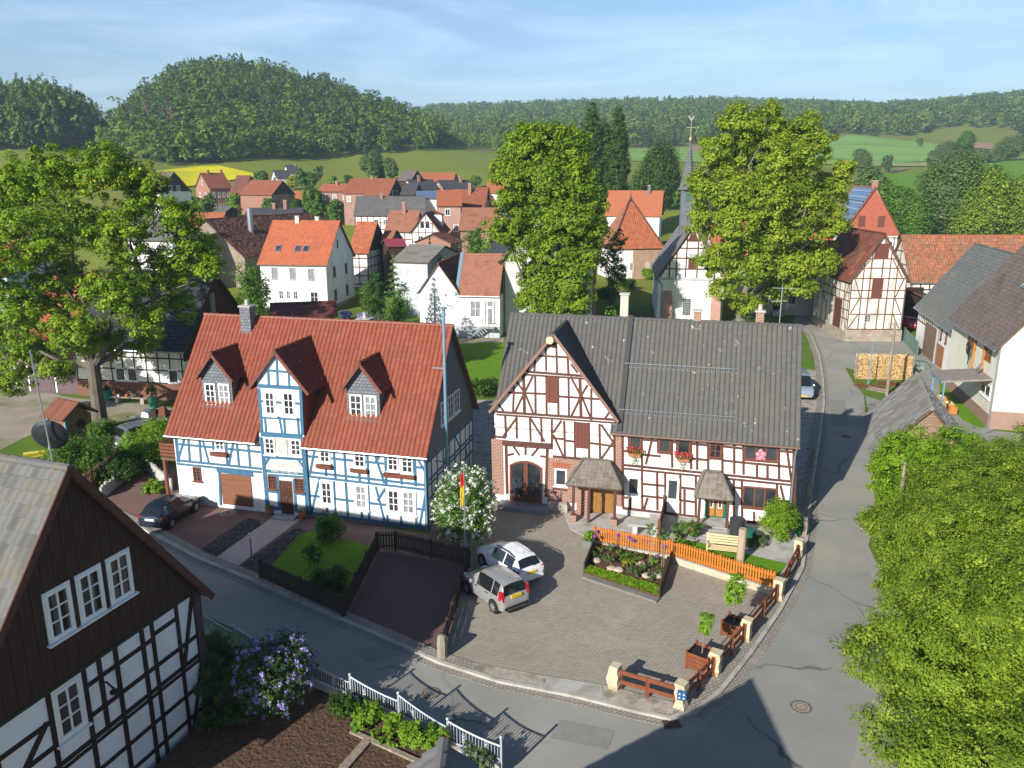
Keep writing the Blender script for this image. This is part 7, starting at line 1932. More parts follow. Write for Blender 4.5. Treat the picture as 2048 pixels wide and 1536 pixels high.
h = vh('brick_barn', 'long brick barn with a broad faded red roof and a dark gable', a(605, 0)[0], a(1020, 0)[0], a(0, 252)[1], a(0, 420)[1], a(0, 570)[1], 10, M_oldbrick, M_fred, yaw=R(-22), gable=M_blackboard, cat='barn', Y=226)
vh('white_twin_house', 'left white house of the far pair with black roofs in the meadow', a(1050, 0)[0], a(1190, 0)[0], a(0, 140)[1], a(0, 236)[1], a(0, 290)[1], 8, M_fwhite, M_slateblack, yaw=R(30), lwins=((.5, -1.8), (.5, .3)), Y=300)
vh('white_twin_house', 'right white house of the far pair with black roofs, set higher', a(1195, 0)[0], a(1300, 0)[0], a(0, 95)[1], a(0, 190)[1], a(0, 240)[1], 8, M_fwhite, M_slateblack, yaw=R(30), chim=((.9, .9, 1.0),), Y=318)
vh('orange_shed', 'small building with a plain orange roof among the village trees', a(1165, 0)[0], a(1400, 0)[0], a(0, 385)[1], a(0, 525)[1], a(0, 600)[1], 7, M_frose, M_forange, yaw=R(-8), cat='shed')
vh('dark_gable_house', 'house with a steep dark grey roof slope facing the viewer among trees', a(1570, 0)[0], a(1760, 0)[0], a(0, 350)[1], a(0, 570)[1], a(0, 640)[1], 9, M_fwhite, M_fgrey, yaw=R(-10))
vh('low_orange_house', 'low house with an orange-red ridge peeping above the dark grey roof', a(1550, 0)[0], a(1920, 0)[0], a(0, 298)[1], a(0, 385)[1], a(0, 470)[1], 9, M_frose, M_forange, yaw=R(-4), chim=((.45, .9, 1.0),), Y=205)
vh('garden_hut', 'tiny dark garden hut with a gable below the white van', a(315, 0)[0], a(440, 0)[0], a(0, 575)[1], a(0, 625)[1], a(0, 670)[1], 3.5, M_blackboard, M_fgrey, yaw=R(-20), cat='hut', Y=160)
vh('tarred_roof_shed', 'long low shed with a black tarred roof and two chimneys', a(680, 0)[0], a(1300, 0)[0], a(0, 590)[1], a(0, 660)[1], a(0, 720)[1], 6, M_wood, M_slateblack, yaw=R(4), cat='shed', Y=152, chim=((.46, .95, 1.0), (.68, .9, 1.6)))
vh('orange_roof_house', 'house with a long salmon orange roof behind the left maple', 345, 432, 427, 462, 520, 8, M_fwhite, M_forange, yaw=R(-4), Y=135)
vh('grey_roof_house', 'house with a grey slate roof seen through the maple crown', 255, 345, 428, 480, 540, 8, M_fwhite, M_fgrey, yaw=R(-4), Y=118)
h = vh('brown_gable_house', 'white house with a dark brown boarded gable left of the rape field', 262, 336, 345, 384, 410, 9, M_fwhite, M_tile_umber, yaw=R(-30), rwins=((.35, .2), (.6, .2)), gable=M_clad, Y=205)
# around the dormered house
b = B_
h = vh('pair_roof_house', 'house with a broad brown-red roof and a black gable with two white windows', b(300, 0)[0], b(578, 0)[0], b(0, 232)[1], b(0, 432)[1], b(0, 520)[1], 11, M_frose, M_fred, yaw=R(-12), gable=M_blackboard, rwins=((.3, -.1), (.55, -.1)), Y=198)
vh('pair_roof_house', 'left half of the double roof beside the black gabled house', b(40, 0)[0], b(300, 0)[0], b(0, 234)[1], b(0, 405)[1], b(0, 520)[1], 11, M_frose, M_fred, yaw=R(-12), chim=((.98, 1.0, .8),), Y=203)
vh('long_grey_house', 'long framed house with a wide dark grey roof in the village middle', b(180, 0)[0], b(985, 0)[0], b(0, 448)[1], b(0, 672)[1], b(0, 840)[1], 10, M_fwhite, M_fgrey, yaw=R(2), timber=M_rust, wins=((.31, -2.0), (.44, -2.0)), chim=((.36, .92, 1.0),), Y=172)
h = vh('orange_gable_barn', 'orange roofed framed building with a black boarded gable beside the white house', b(120, 0)[0], b(333, 0)[0], b(0, 757)[1], b(0, 1117)[1], 640, 9.1, M_fwhite, M_tile_orange, yaw=R(-10), gable=M_blackboard, timber=M_rust, Y=126)
# dormered framed house
t = vh('dormered_house', 'white and red framed house with brown roof, wide front gable and small dormer', b(555, 0)[0], b(890, 0)[0], b(0, 620)[1], b(0, 865)[1], b(0, 1010)[1], 8.5, M_fwhite, M_tile_brown, yaw=R(-5), timber=M_rust, chim=((.5, .9, 1.8),), Y=140)
h = t
L_ = h.L; sw = 4.9; x0 = L_ - .2
gw = MB(); zr_ = h.he + h.hr
gw.add([(x0, -1.2, -1), (x0 + sw, -1.2, -1), (x0 + sw, -1.2, h.he), (x0 + sw / 2, -1.2, zr_ - .1), (x0, -1.2, h.he), (x0, 8, -1), (x0 + sw, 8, -1), (x0 + sw, 8, h.he), (x0 + sw / 2, 8, zr_ - .1), (x0, 8, h.he)], [(0, 1, 2, 3, 4), (1, 6, 7, 2), (6, 5, 9, 8, 7), (5, 0, 4, 9), (2, 7, 8, 3), (9, 4, 3, 8)])
gwo = gw.build('gable_wing', M_fwhite, h.t)
slope('wing_roof', (x0 - .35, 8, h.he - .4), (x0 - .35, -1.5, h.he - .4), (x0 + sw / 2, -1.5, zr_), (x0 + sw / 2, 8, zr_), M_fred, gwo, tw=.45, th=.45)
slope('wing_roof', (x0 + sw + .35, -1.5, h.he - .4), (x0 + sw + .35, 8, h.he - .4), (x0 + sw / 2, 8, zr_), (x0 + sw / 2, -1.5, zr_), M_tile_darkred, gwo, tw=.45, th=.45)
gs_ = Side((x0, -1.2, 0), (1, 0, 0))
beams(gs_, [(u, .5, u, h.he + h.hr * (1 - abs(u - sw / 2) / (sw / 2)) - .15, .13) for u in (.1, 1.2, sw / 2, 3.7, 4.8)] + [(0, z, sw, z, .13) for z in (1.2, 2.6, h.he - .1)] + [(.9, h.he + 1.4, 4.0, h.he + 1.4, .13), (.2, h.he, 1.4, h.he + 1.3, .13), (4.7, h.he, 3.5, h.he + 1.3, .13)], M_rust, 'timber_frame', gwo)
beams(Side((x0 + sw, -1.2, 0), (0, 1, 0)), [(u, .5, u, h.he, .13) for u in np.arange(.1, 9.2, 1.1)] + [(0, z, 9.1, z, .13) for z in (1.2, 2.6, h.he - .1)], M_rust, 'timber_frame', gwo)
for u in (1.8, 2.7): window(gs_, u - .3, u + .5, h.he + .5, h.he + 1.8, gwo, cols=1, rows=1)
for u in (1.5, 3.6): window(gs_, u - .4, u + .5, h.he - 2.2, h.he - .7, gwo, cols=2, rows=1)
dd_ = MB(); dd_.box(x0 + sw - 2.0, x0 + sw - .4, 3.2, 5.0, h.he + .6, h.he + 2.6); dd_.build('dormer', M_fwhite, gwo)
slope('dormer_roof', (x0 + sw - .2, 3.0, h.he + 2.5), (x0 + sw - .2, 5.2, h.he + 2.5), (x0 + sw - 2.2, 5.2, h.he + 3.3), (x0 + sw - 2.2, 3.0, h.he + 3.3), M_forange, gwo, tw=.45, th=.45)
h = vh('pink_brick_house', 'pink brick gabled house with a hipped orange and red roof', b(1180, 0)[0], b(1445, 0)[0], b(0, 375)[1], b(0, 560)[1], b(0, 860)[1], 12, M_pinkbrick, M_forange, yaw=R(4), wins=((.42, -1.7), (.78, -4.6)), Y=152)
vh('red_roof_house', 'house with a large red roof, two skylights and a grey chimney', b(1330, 0)[0], b(1720, 0)[0], b(0, 368)[1], b(0, 590)[1], b(0, 760)[1], 10, M_pinkbrick, M_fred, yaw=R(-6), chim=((.5, .8, 2.0),), Y=163)
vh('white_gable_house', 'little white house with dark roof, windows in its left gable and a chimney', b(900, 0)[0], b(1170, 0)[0], b(0, 245)[1], b(0, 360)[1], b(0, 460)[1], 8, M_fwhite, M_slateblack, yaw=R(32), lwins=((.5, -2.2), (.5, .4)), chim=((.4, .8, 1.5),), Y=205)
vh('rose_gable_house', 'salmon coloured gabled house with a dark roof left of the green meadow', b(1270, 0)[0], b(1610, 0)[0], b(0, 252)[1], b(0, 372)[1], b(0, 460)[1], 9, M_frose, M_slateblack, yaw=R(28), lwins=((.5, .2),), chim=((.7, .8, 1.5),), Y=215)
vh('long_orange_barn', 'long barn with a plain bright orange roof at the meadow edge', b(880, 0)[0], b(1345, 0)[0], b(0, 162)[1], b(0, 262)[1], b(0, 330)[1], 10, M_frose, M_forange, yaw=R(-6), cat='barn', Y=262)
vh('dark_far_house', 'far house with a dark plum roof beside the meadow trees', b(700, 0)[0], b(850, 0)[0], b(0, 130)[1], b(0, 250)[1], b(0, 320)[1], 9, M_clad, M_tile_umber, yaw=R(-20), Y=255)
vh('black_roof_cottage', 'cottage under a broad black roof right of the black gable', b(735, 0)[0], b(885, 0)[0], b(0, 290)[1], b(0, 420)[1], b(0, 480)[1], 8, M_clad, M_slateblack, yaw=R(-10), Y=200)
vh('solar_shed', 'flat shed covered in blue panels in front of the little white house', b(930, 0)[0], b(1160, 0)[0], b(0, 385)[1], b(0, 470)[1], b(0, 510)[1], 7, M_fwhite, attr_mat('solar_roof', [(0.10, 0.15, 0.25), (0.14, 0.19, 0.29)], rough=.25), yaw=R(6), cat='shed', Y=178)
vh('orange_edge_house', 'house with a steep orange roof partly hidden by the lime crown', b(1775, 0)[0], b(1960, 0)[0], b(0, 230)[1], b(0, 400)[1], b(0, 480)[1], 9, M_fwhite, M_forange, yaw=R(-4), wins=(), Y=210)
vh('small_red_house', 'small red roofed house between the salmon gable and the orange roof', b(1640, 0)[0], b(1755, 0)[0], b(0, 335)[1], b(0, 410)[1], b(0, 470)[1], 7, M_frose, M_fred, yaw=R(-6), Y=208)
vh('white_verge_house', 'house with a white verge and a dark red roof next to the lime crown', b(1700, 0)[0], b(1880, 0)[0], b(0, 445)[1], b(0, 580)[1], b(0, 660)[1], 9, M_fwhite, M_tile_darkred, yaw=R(14), Y=172, chim=((.4, .9, 1.2),))
vh('plain_brown_barn', 'barn with a large smooth brown roof left of the lime tree', b(1450, 0)[0], b(1900, 0)[0], b(0, 588)[1], b(0, 850)[1], b(0, 1000)[1], 11, M_frose, M_tile_brown, yaw=R(-3), cat='barn', Y=142)
vh('brick_gable_shed', 'small brick gabled shed with a dark opening among green bushes', b(1330, 0)[0], b(1500, 0)[0], b(0, 890)[1], b(0, 1010)[1], b(0, 1130)[1], 6, M_oldbrick, M_tile_darkred, yaw=R(70), cat='shed', Y=124)
vh('felt_roof_shed', 'low wide shed with a grey felt roof next to the conifer', b(640, 0)[0], b(1060, 0)[0], b(0, 1030)[1], b(0, 1235)[1], 602, 13, plaster('pale_shed', (0.55, 0.58, 0.6), .08), attr_mat('felt_roof', [(0.20, 0.19, 0.175), (0.24, 0.23, 0.21)], rough=.9, stain=(0.16, 0.15, 0.07), stain_scale=.5), yaw=R(-14), cat='shed', Y=103)
vh('red_canopy_shed', 'small shed with a raspberry red roof beside the golden conifers', b(585, 0)[0], b(770, 0)[0], b(0, 985)[1], b(0, 1050)[1], b(0, 1120)[1], 5, M_clad, attr_mat('raspberry_roof', [(0.28, 0.05, 0.07), (0.33, 0.06, 0.085)], rough=.5), yaw=R(18), cat='shed', Y=118)
vh('brown_lean_house', 'brown roofed outbuilding between the orange barn and the dormered house', b(500, 0)[0], b(600, 0)[0], b(0, 848)[1], b(0, 985)[1], b(0, 1060)[1], 6, M_blackboard, M_tile_brown, yaw=R(-10), cat='shed', Y=130)
vh('back_yard_shed', 'dark tiled shed roof between the blue house ridge and the white house', 545, 665, 612, 640, 700, 7, M_clad, M_tile_dormer, yaw=R(14), cat='shed', Y=70)
for px, top, bot, w, lab in ((470, 388, 428, 34, 'green tree between the white van and the brick house'), (545, 398, 440, 40, 'rounded tree before the orange shed'), (596, 400, 445, 40, 'light tree right of the orange shed'), (712, 395, 440, 34, 'tree at the left end of the long grey roof'), (668, 400, 450, 40, 'tree filling the gap left of the long grey roof'), (380, 392, 440, 44, 'tree under the brown gabled house'), (350, 400, 450, 46, 'wide tree between the maple and the brick house'), (900, 372, 400, 20, 'small tree behind the red roof with skylights'), (815, 350, 375, 18, 'little tree by the black roofs'), (700, 350, 375, 24, 'tree at the left end of the brown-red double roof'), (745, 590, 640, 40, 'dark bush by the white house corner')):
 vt(px, top, bot, w, 150, rng.choice([L_green, L_light, L_dark]), lab, trunk=.08)
# ------------------------------------------------------------------ cars
M_tyre = mat('tyre', (0.018, 0.018, 0.018), rough=.85)
M_rim = mat('alloy_rim', (0.55, 0.56, 0.58), rough=.3, metal=.8)
M_carglass = mat('car_glass', (0.012, 0.015, 0.018), rough=.04, spec=.8)
M_tail = mat('tail_light_red', (0.42, 0.012, 0.02), rough=.15, spec=.6)
M_head = mat('headlight_clear', (0.62, 0.65, 0.68), rough=.1, spec=.8)
M_yplate = mat('yellow_plate', (0.72, 0.46, 0.02), rough=.5)
M_wplate = mat('white_plate', (0.78, 0.78, 0.76), rough=.5)
M_trim = mat('black_trim', (0.02, 0.02, 0.021), rough=.5)
def paint(name, c, metal=.25):
 m = mat(name, c, rough=.28, metal=metal, spec=.6)
 m.node_tree.nodes['Principled BSDF'].inputs['Coat Weight'].default_value = .7
 m.node_tree.nodes['Principled BSDF'].inputs['Coat Roughness'].default_value = .06
 return m
HATCH = [(0.00, .42, .62, .66, .66, .50), (.05, .30, .86, .90, .80, .60), (.16, .24, .97, 1.02, .84, .62), (.46, .20, .98, 1.38, .86, .58), (.60, .19, .97, 1.44, .86, .58), (1.30, .18, .95, 1.49, .87, .60), (1.38, .18, .95, 1.49, .87, .60), (2.10, .18, .93, 1.46, .87, .60), (2.42, .18, .92, 1.38, .87, .58), (3.10, .19, .90, .95, .86, .62), (3.55, .20, .82, .88, .84, .60), (3.88, .24, .70, .75, .78, .55), (4.05, .32, .56, .58, .64, .45)]
MPV = [(0.00, .40, .66, .70, .66, .52), (.05, .30, .88, .94, .80, .64), (.12, .24, 1.00, 1.08, .84, .66), (.30, .20, 1.02, 1.56, .85, .62), (.48, .19, 1.02, 1.63, .85, .62), (.95, .18, 1.00, 1.67, .86, .63), (1.02, .18, 1.00, 1.67, .86, .63), (1.85, .18, .98, 1.66, .86, .63), (2.25, .18, .96, 1.58, .86, .60), (3.05, .19, .94, 1.00, .85, .64), (3.45, .20, .86, .92, .82, .60), (3.76, .25, .72, .77, .76, .55), (3.93, .33, .56, .58, .62, .45)]
VAN = [(0.00, .45, .80, .84, .78, .70), (.05, .34, 1.02, 1.10, .86, .76), (.10, .30, 1.10, 1.30, .88, .76), (.22, .28, 1.10, 1.88, .89, .74), (.40, .26, 1.10, 1.92, .89, .74), (1.5, .25, 1.10, 1.94, .90, .75), (1.58, .25, 1.10, 1.94, .90, .75), (2.9, .25, 1.08, 1.92, .90, .74), (3.25, .25, 1.06, 1.84, .90, .72), (3.95, .26, 1.04, 1.12, .88, .70), (4.25, .28, .95, 1.02, .85, .66), (4.45, .32, .78, .84, .80, .60), (4.55, .40, .60, .63, .70, .5)]
def car(name, label, loc, yaw, st, body, plate=None, plate_front=False, roof_rails=False, wheel_r=.31, sc=1.0, group=None, tall_tail=False):
 t = T(name, label, 'car', loc, yaw, group)
 st = [tuple(v * sc for v in s_) for s_ in st]
 Lc = st[-1][0]
 rings = []
 for (x, zb, zs, zr, w, wr) in st:
  rings.append([(x - Lc / 2, y, z) for y, z in [(w * .80, zb), (w * .97, zb + .10), (w, zb + .5 * (zs - zb)), (w * .985, zs), (wr + .55 * (w - wr) * .55, zs + .62 * (zr - zs)), (wr, zr - .03 * min(1, (zr - zs) * 3)), (wr * .5, zr + .012), (0, zr + .02)]])
 full = [r + [(x, -y, z) for (x, y, z) in r[-2::-1]] for r in rings]
 n = len(full[0])
 B_m, Gs, Gr, Gf = MB(), MB(), MB(), MB()
 nst = len(st)
 for m_ in (B_m,):
  m_.v = [p for r in full for p in r]
 for i in range(nst - 1):
  for k_ in range(n - 1):
   f_ = (i * n + k_, (i + 1) * n + k_, (i + 1) * n + k_ + 1, i * n + k_ + 1)
   kk = k_ if k_ < 7 else n - 2 - k_
   cls = None
   if kk in (3, 4) and i in (4, 6): cls = 'side'
   if kk in (3, 4) and i == 7: cls = 'side'
   if kk in (5, 6) and i == 2: cls = 'rear'
   if kk in (5, 6) and i == 8: cls = 'front'
   if cls is None:
    B_m.f.append(f_); B_m.m.append(0)
   else:
    P = [Vector(full[q // n][q % n]) for q in f_]
    nn = (P[2] - P[0]).cross(P[3] - P[1]).normalized()
    c_ = sum(P, Vector()) / 4
    if nn.dot(c_ - Vector((0, 0, .8))) < 0: nn = -nn
    {'side': Gs, 'rear': Gr, 'front': Gf}[cls].add([p + nn * .002 for p in P], [(0, 1, 2, 3)])
 B_m.f.append(tuple(range(n))); B_m.m.append(0)
 B_m.f.append(tuple(range((nst - 1) * n, nst * n))); B_m.m.append(0)
 for i in range(nst - 1):
  B_m.f.append((i * n, (i + 1) * n, (i + 1) * n + n - 1, i * n + n - 1)); B_m.m.append(0)
 bo = B_m.build('body', body, t, smooth=False)
 md = bo.modifiers.new('soft', 'BEVEL'); md.width = .025; md.segments = 2; md.limit_method = 'ANGLE'; md.angle_limit = R(22)
 for nm, g in (('side_window', Gs), ('rear_window', Gr), ('windscreen', Gf)):
  g.build(nm, M_carglass, t)
 xr, xf = .78 * sc - Lc / 2, (st[-1][0] - .82 * sc) - Lc / 2
 W_ = max(s_[4] for s_ in st)
 for x in (xr, xf):
  for s_ in (-1, 1):
   ar = MB(); ar.cyl((x, s_ * (W_ - .03), wheel_r + .01), (x, s_ * (W_ + .006), wheel_r + .01), wheel_r + .055, n=20); ar.build('wheel_arch', M_trim, t)
   w_ = MB(); w_.lathe((0, 0, 0), [(wheel_r * .6, -.09), (wheel_r * .96, -.09), (wheel_r, -.05), (wheel_r, .06), (wheel_r * .95, .09), (wheel_r * .68, .092)], n=22)
   wo = w_.build('wheel', M_tyre, t, smooth=False); wo.location = (x, s_ * (W_ - .06), wheel_r); wo.rotation_euler = (R(-90 * s_), 0, 0)
   r_ = MB(); r_.lathe((0, 0, .07), [(.02, .03), (wheel_r * .2, .03), (wheel_r * .62, .015), (wheel_r * .69, .025), (wheel_r * .69, 0)], n=22)
   for q in range(7): a = q * 2 * math.pi / 7; r_.bar((.05 * math.cos(a), .05 * math.sin(a), .10), (wheel_r * .64 * math.cos(a), wheel_r * .64 * math.sin(a), .09), .045, .03)
   r_.build('rim', M_rim, wo)
 ztl = st[1][2]
 for s_ in (-1, 1):
  tl = MB()
  if tall_tail: tl.hexa([(.02 - Lc / 2 + .0, s_ * .80 * sc, .72), (.30 - Lc / 2, s_ * .868 * sc, .72), (.30 - Lc / 2, s_ * .80 * sc, .72), (.04 - Lc / 2, s_ * .66 * sc, .72), (.11 - Lc / 2, s_ * .845 * sc, 1.12), (.26 - Lc / 2, s_ * .868 * sc, 1.12), (.28 - Lc / 2, s_ * .78 * sc, 1.12), (.10 - Lc / 2, s_ * .70 * sc, 1.12)])
  else: tl.hexa([(.03 - Lc / 2, s_ * .80 * sc, ztl - .13), (.36 - Lc / 2, s_ * .875 * sc, ztl - .05), (.36 - Lc / 2, s_ * .80 * sc, ztl - .05), (.03 - Lc / 2, s_ * .50 * sc, ztl - .10), (.08 - Lc / 2, s_ * .815 * sc, ztl + .09), (.34 - Lc / 2, s_ * .868 * sc, ztl + .10), (.34 - Lc / 2, s_ * .8 * sc, ztl + .1), (.07 - Lc / 2, s_ * .54 * sc, ztl + .07)])
  tl.build('tail_light', M_tail, t)
  hl = MB(); hl.hexa([(Lc / 2 - .15, s_ * .50 * sc, .58), (Lc / 2 - .10, s_ * .46 * sc, .58), (Lc / 2 - .10, s_ * .62 * sc, .6), (Lc / 2 - .42, s_ * .83 * sc, .66), (Lc / 2 - .24, s_ * .48 * sc, .72), (Lc / 2 - .18, s_ * .46 * sc, .72), (Lc / 2 - .2, s_ * .66 * sc, .75), (Lc / 2 - .5, s_ * .82 * sc, .79)])
  hl.build('headlight', M_head, t)
  mi = MB(); xm = st[8][0] + .25 - Lc / 2; zm = st[8][2]; mi.lathe((xm, s_ * (W_ + .1), zm), [(.02, -.02), (.08, 0), (.09, .08), (.06, .15), (.01, .16)], n=8); mi.bar((xm, s_ * (W_ - .05), zm + .03), (xm, s_ * (W_ + .08), zm + .05), .05); mi.build('wing_mirror', body, t)
  for hx in (1.25, 2.15):
   MB().box(hx * sc - Lc / 2, hx * sc + .2 - Lc / 2, s_ * (W_ - .012) - .018, s_ * (W_ - .012) + .018, st[6][2] - .14, st[6][2] - .1).build('door_handle', body if not tall_tail else M_trim, t)
  if roof_rails: MB().tube([(st[4][0] + .1 - Lc / 2, s_ * st[5][5] * .93, st[4][3] - .0), (st[5][0] - Lc / 2, s_ * st[5][5] * .95, st[5][3] + .05), (st[7][0] + .2 - Lc / 2, s_ * st[7][5] * .93, st[7][3] + .02)], .022, n=6).build('roof_rail', M_trim, t)
 pm = MB(); pm.box(-.015 - Lc / 2, .12 - Lc / 2, -.26, .26, .62 if not tall_tail else .78, .73 if not tall_tail else .89); pm.build('number_plate', plate or M_wplate, t)
 if plate_front: MB().box(Lc / 2 - .1, Lc / 2 + .015, -.26, .26, .42, .53).build('number_plate', plate, t)
 bp = MB(); bp.box(-.03 - Lc / 2, .3 - Lc / 2, -.70 * sc, .70 * sc, .33, .45); bp.build('bumper', body if not tall_tail else M_trim, t)
 wp = MB(); wp.bar((.10 - Lc / 2, -.3, st[2][3] + .02), (.14 - Lc / 2, .12, st[2][3] + .10), .02); wp.build('rear_wiper', M_trim, t)
 an_ = MB(); an_.cyl((st[4][0] + .15 - Lc / 2, 0, st[4][3]), (st[4][0] + .02 - Lc / 2, 0, st[4][3] + .22), .008); an_.build('antenna', M_trim, t)
 return t
def facing(p, q): return math.atan2(q[1] - p[1], q[0] - p[0])
car('silver_car', 'silver compact minivan with tall tail lights parked nearest in the courtyard', (-.8, 30.95, .055), R(127), MPV, paint('silver_paint', (0.40, 0.395, 0.38), .35), M_yplate, tall_tail=True, sc=.84, wheel_r=.28)
car('white_car', 'white estate hatchback parked behind the silver car in the courtyard', (-.15, 33.4, .055), R(125.5), HATCH, paint('white_car_paint', (0.78, 0.79, 0.80), 0), M_yplate, roof_rails=True, sc=.88, wheel_r=.28)
car('dark_blue_car', 'dark navy hatchback parked on the red paving before the garage', (-18.0, 39.2, .035), R(78), HATCH, paint('navy_paint', (0.012, 0.018, 0.04), .3), M_wplate, sc=.87, wheel_r=.28)
vq = G(1621, 806)
car('silver_van', 'pale blue-silver van parked in the lane beside the grey farmhouse roof', (vq[0] - .2, vq[1] + 2.6, 0.0), R(-97), VAN, paint('blue_silver_paint', (0.42, 0.48, 0.56), .5), M_yplate, plate_front=True)
vq = G(258, 905)
car('grey_minivan', 'silver-grey minivan parked between hedges below the big maple', (vq[0] + .7, vq[1] + 1.4, 0), R(52), MPV, paint('grey_blue_paint', (0.30, 0.33, 0.36), .6), M_wplate, sc=1.06)
vq = G(1821, 662)
car('red_car', 'small bright red car parked in the cart shed by the timber barn', (vq[0] + .1, vq[1] + 2.0, 0), R(100), HATCH, paint('red_paint', (0.60, 0.008, 0.03), 0), M_wplate)
vh_ = hit(482, 414)
car('white_van', 'tiny white delivery van beside the red brick house', (vh_[0], vh_[1], vh_[2]), R(-30), VAN, paint('van_white', (0.8, 0.8, 0.8), 0), M_wplate, sc=1.15)
# ------------------------------------------------------------------ fences
M_darkfence = mat('dark_fence_wood', (0.045, 0.032, 0.024), (0.07, 0.05, 0.038), scale=4, rough=.85)
M_orangefence = mat('orange_fence_wood', (0.46, 0.135, 0.018), (0.54, 0.18, 0.028), scale=3, rough=.6, stretch=(4, 4, .6))
M_railfence = mat('reddish_rail_wood', (0.165, 0.05, 0.022), (0.22, 0.072, 0.032), scale=3, rough=.65)
M_post = mat('yellow_sandstone', (0.50, 0.41, 0.27), (0.60, 0.52, 0.37), scale=3.5, rough=.95, c3=(0.36, 0.29, 0.20), s3=.5, bump=.03, bscale=7)
def pickets(name, label, pts, z, h, m, sp=.115, pw=.075, rails=(.22, .78), group=None, posts=2.0):
 """picket fence along a line on the ground"""
 pts = [Vector((p[0], p[1], z if not isinstance(z, (list, tuple)) else z[i])) for i, p in enumerate(pts)]
 o0 = pts[0]
 t = T(name, label, 'fence', o0, 0, group)
 pk, rl, po = MB(), MB(), []
 for a, b in zip(pts[:-1], pts[1:]):
  a, b = a - o0, b - o0
  L = (b - a).length; d = (b - a).normalized(); hd = Vector((d.x, d.y, 0)).normalized(); n = Vector((-hd.y, hd.x, 0))
  k = int(L / sp)
  for i in range(k + 1):
   c = a + d * (L * i / k)
   hh = h * (1 + .015 * rng.normal())
   pk.add([c + hd * x + n * y + Vector((0, 0, zz)) for zz in (.06, hh - .04) for x, y in ((-pw / 2, -.012), (pw / 2, -.012), (pw / 2, .012), (-pw / 2, .012))] + [c + n * y + Vector((0, 0, hh)) for y in (-.012, .012)],
     [(0, 1, 5, 4), (1, 2, 6, 5), (2, 3, 7, 6), (3, 0, 4, 7), (4, 5, 8), (6, 7, 9), (5, 6, 9, 8), (7, 4, 8, 9)])
  for r_ in rails: rl.bar(a + n * .035 + Vector((0, 0, h * r_)), b + n * .035 + Vector((0, 0, h * r_)), .04, .07)
  kk = max(1, int(L / posts))
  for i in range(kk + 1):
   c = a + d * (L * i / kk)
   po.append(c + n * .08)
 pk.build('pickets', m, t); rl.build('rails', m, t)
 for c in po: MB().bar(c + Vector((0, 0, -.1)), c + Vector((0, 0, h * .97)), .09).build('post', m, t)
 return t
pickets('picket_fence', 'dark picket fence along the kerb in front of the blue house lawn', [G2(520, 1160), G2(688, 1236)], .08, .95, M_darkfence)
pickets('picket_fence', 'dark picket fence between the lawn and the empty parking bay', [G2(690, 1236), G2(757, 1103)], .08, .95, M_darkfence)
pickets('picket_fence', 'dark picket fence with a gate at the back of the empty parking bay', [G2(757, 1103), G2(790, 1102), G2(935, 1136)], .06, .98, M_darkfence)
t = T('board_fence', 'low dark board fence between parking bay and cobbled courtyard', 'fence', (*G2(938, 1136), .03), 0)
mb = MB(); a = Vector((0, 0, 0)); b = Vector((*G2(884, 1308), .03)) - t.location
for r_ in (.18, .42, .66): mb.bar(a + Vector((0, 0, r_)), b + Vector((0, 0, r_)), .035, .2)
mb.build('boards', M_darkfence, t)
for i in range(7): c = a.lerp(b, i / 6); MB().bar(c, c + Vector((0, 0, .85)), .1).build('post', M_darkfence, t)
of = [(G2(1188, 1086, .12), .12), (G2(1338, 1113, .3), .30), (G2(1545, 1180, .3), .30)]
pickets('picket_fence', 'bright orange picket fence at the back of the flower bed, left stretch', [of[0][0], of[1][0]], [.20, .36], .82, M_orangefence, sp=.125, pw=.08)
pickets('picket_fence', 'bright orange picket fence on a low wall before the farmhouse lawn', [of[1][0], of[2][0]], [.36, .36], .82, M_orangefence, sp=.125, pw=.08)
for i, (a, b, lab) in enumerate(((of[0], of[1], 'low pale stone wall under the left orange fence'), (of[1], of[2], 'low lichen-stained wall under the right orange fence'))):
 mb = MB(); A, B = Vector((*a[0], 0)), Vector((*b[0], 0)); d = (B - A).normalized(); n = Vector((d.y, -d.x, 0));
 mb.hexa([A + n * .06, B + n * .06, B - n * .22, A - n * .22] + [A + n * .05 + Vector((0, 0, a[1] + .07)), B + n * .05 + Vector((0, 0, b[1] + .07)), B - n * .22 + Vector((0, 0, b[1] + .07)), A - n * .22 + Vector((0, 0, a[1] + .07))])
 o = mb.build('garden_wall', mat('lichen_wall', (0.40, 0.36, 0.27), (0.50, 0.46, 0.37), scale=2.5, rough=.95, c3=(0.45, 0.34, 0.12), s3=.5, bump=.015, bscale=9), None); tag(o, lab, 'wall')
# divider panel between patio and lawn
t = T('divider_fence', 'short dark red board screen between patio and farmhouse lawn', 'fence', (*G2(1316, 1092, .1), .1), 0)
b = Vector((*G2(1326, 1040, .1), .1)) - t.location
for i in range(7): MB().bar(Vector((0, 0, .12 + .17 * i)), b + Vector((0, 0, .12 + .17 * i)), .03, .14).build('board', M_railfence, t)
for c in (Vector(), b): MB().bar(c, c + Vector((0, 0, 1.4)), .1).build('post', M_railfence, t)
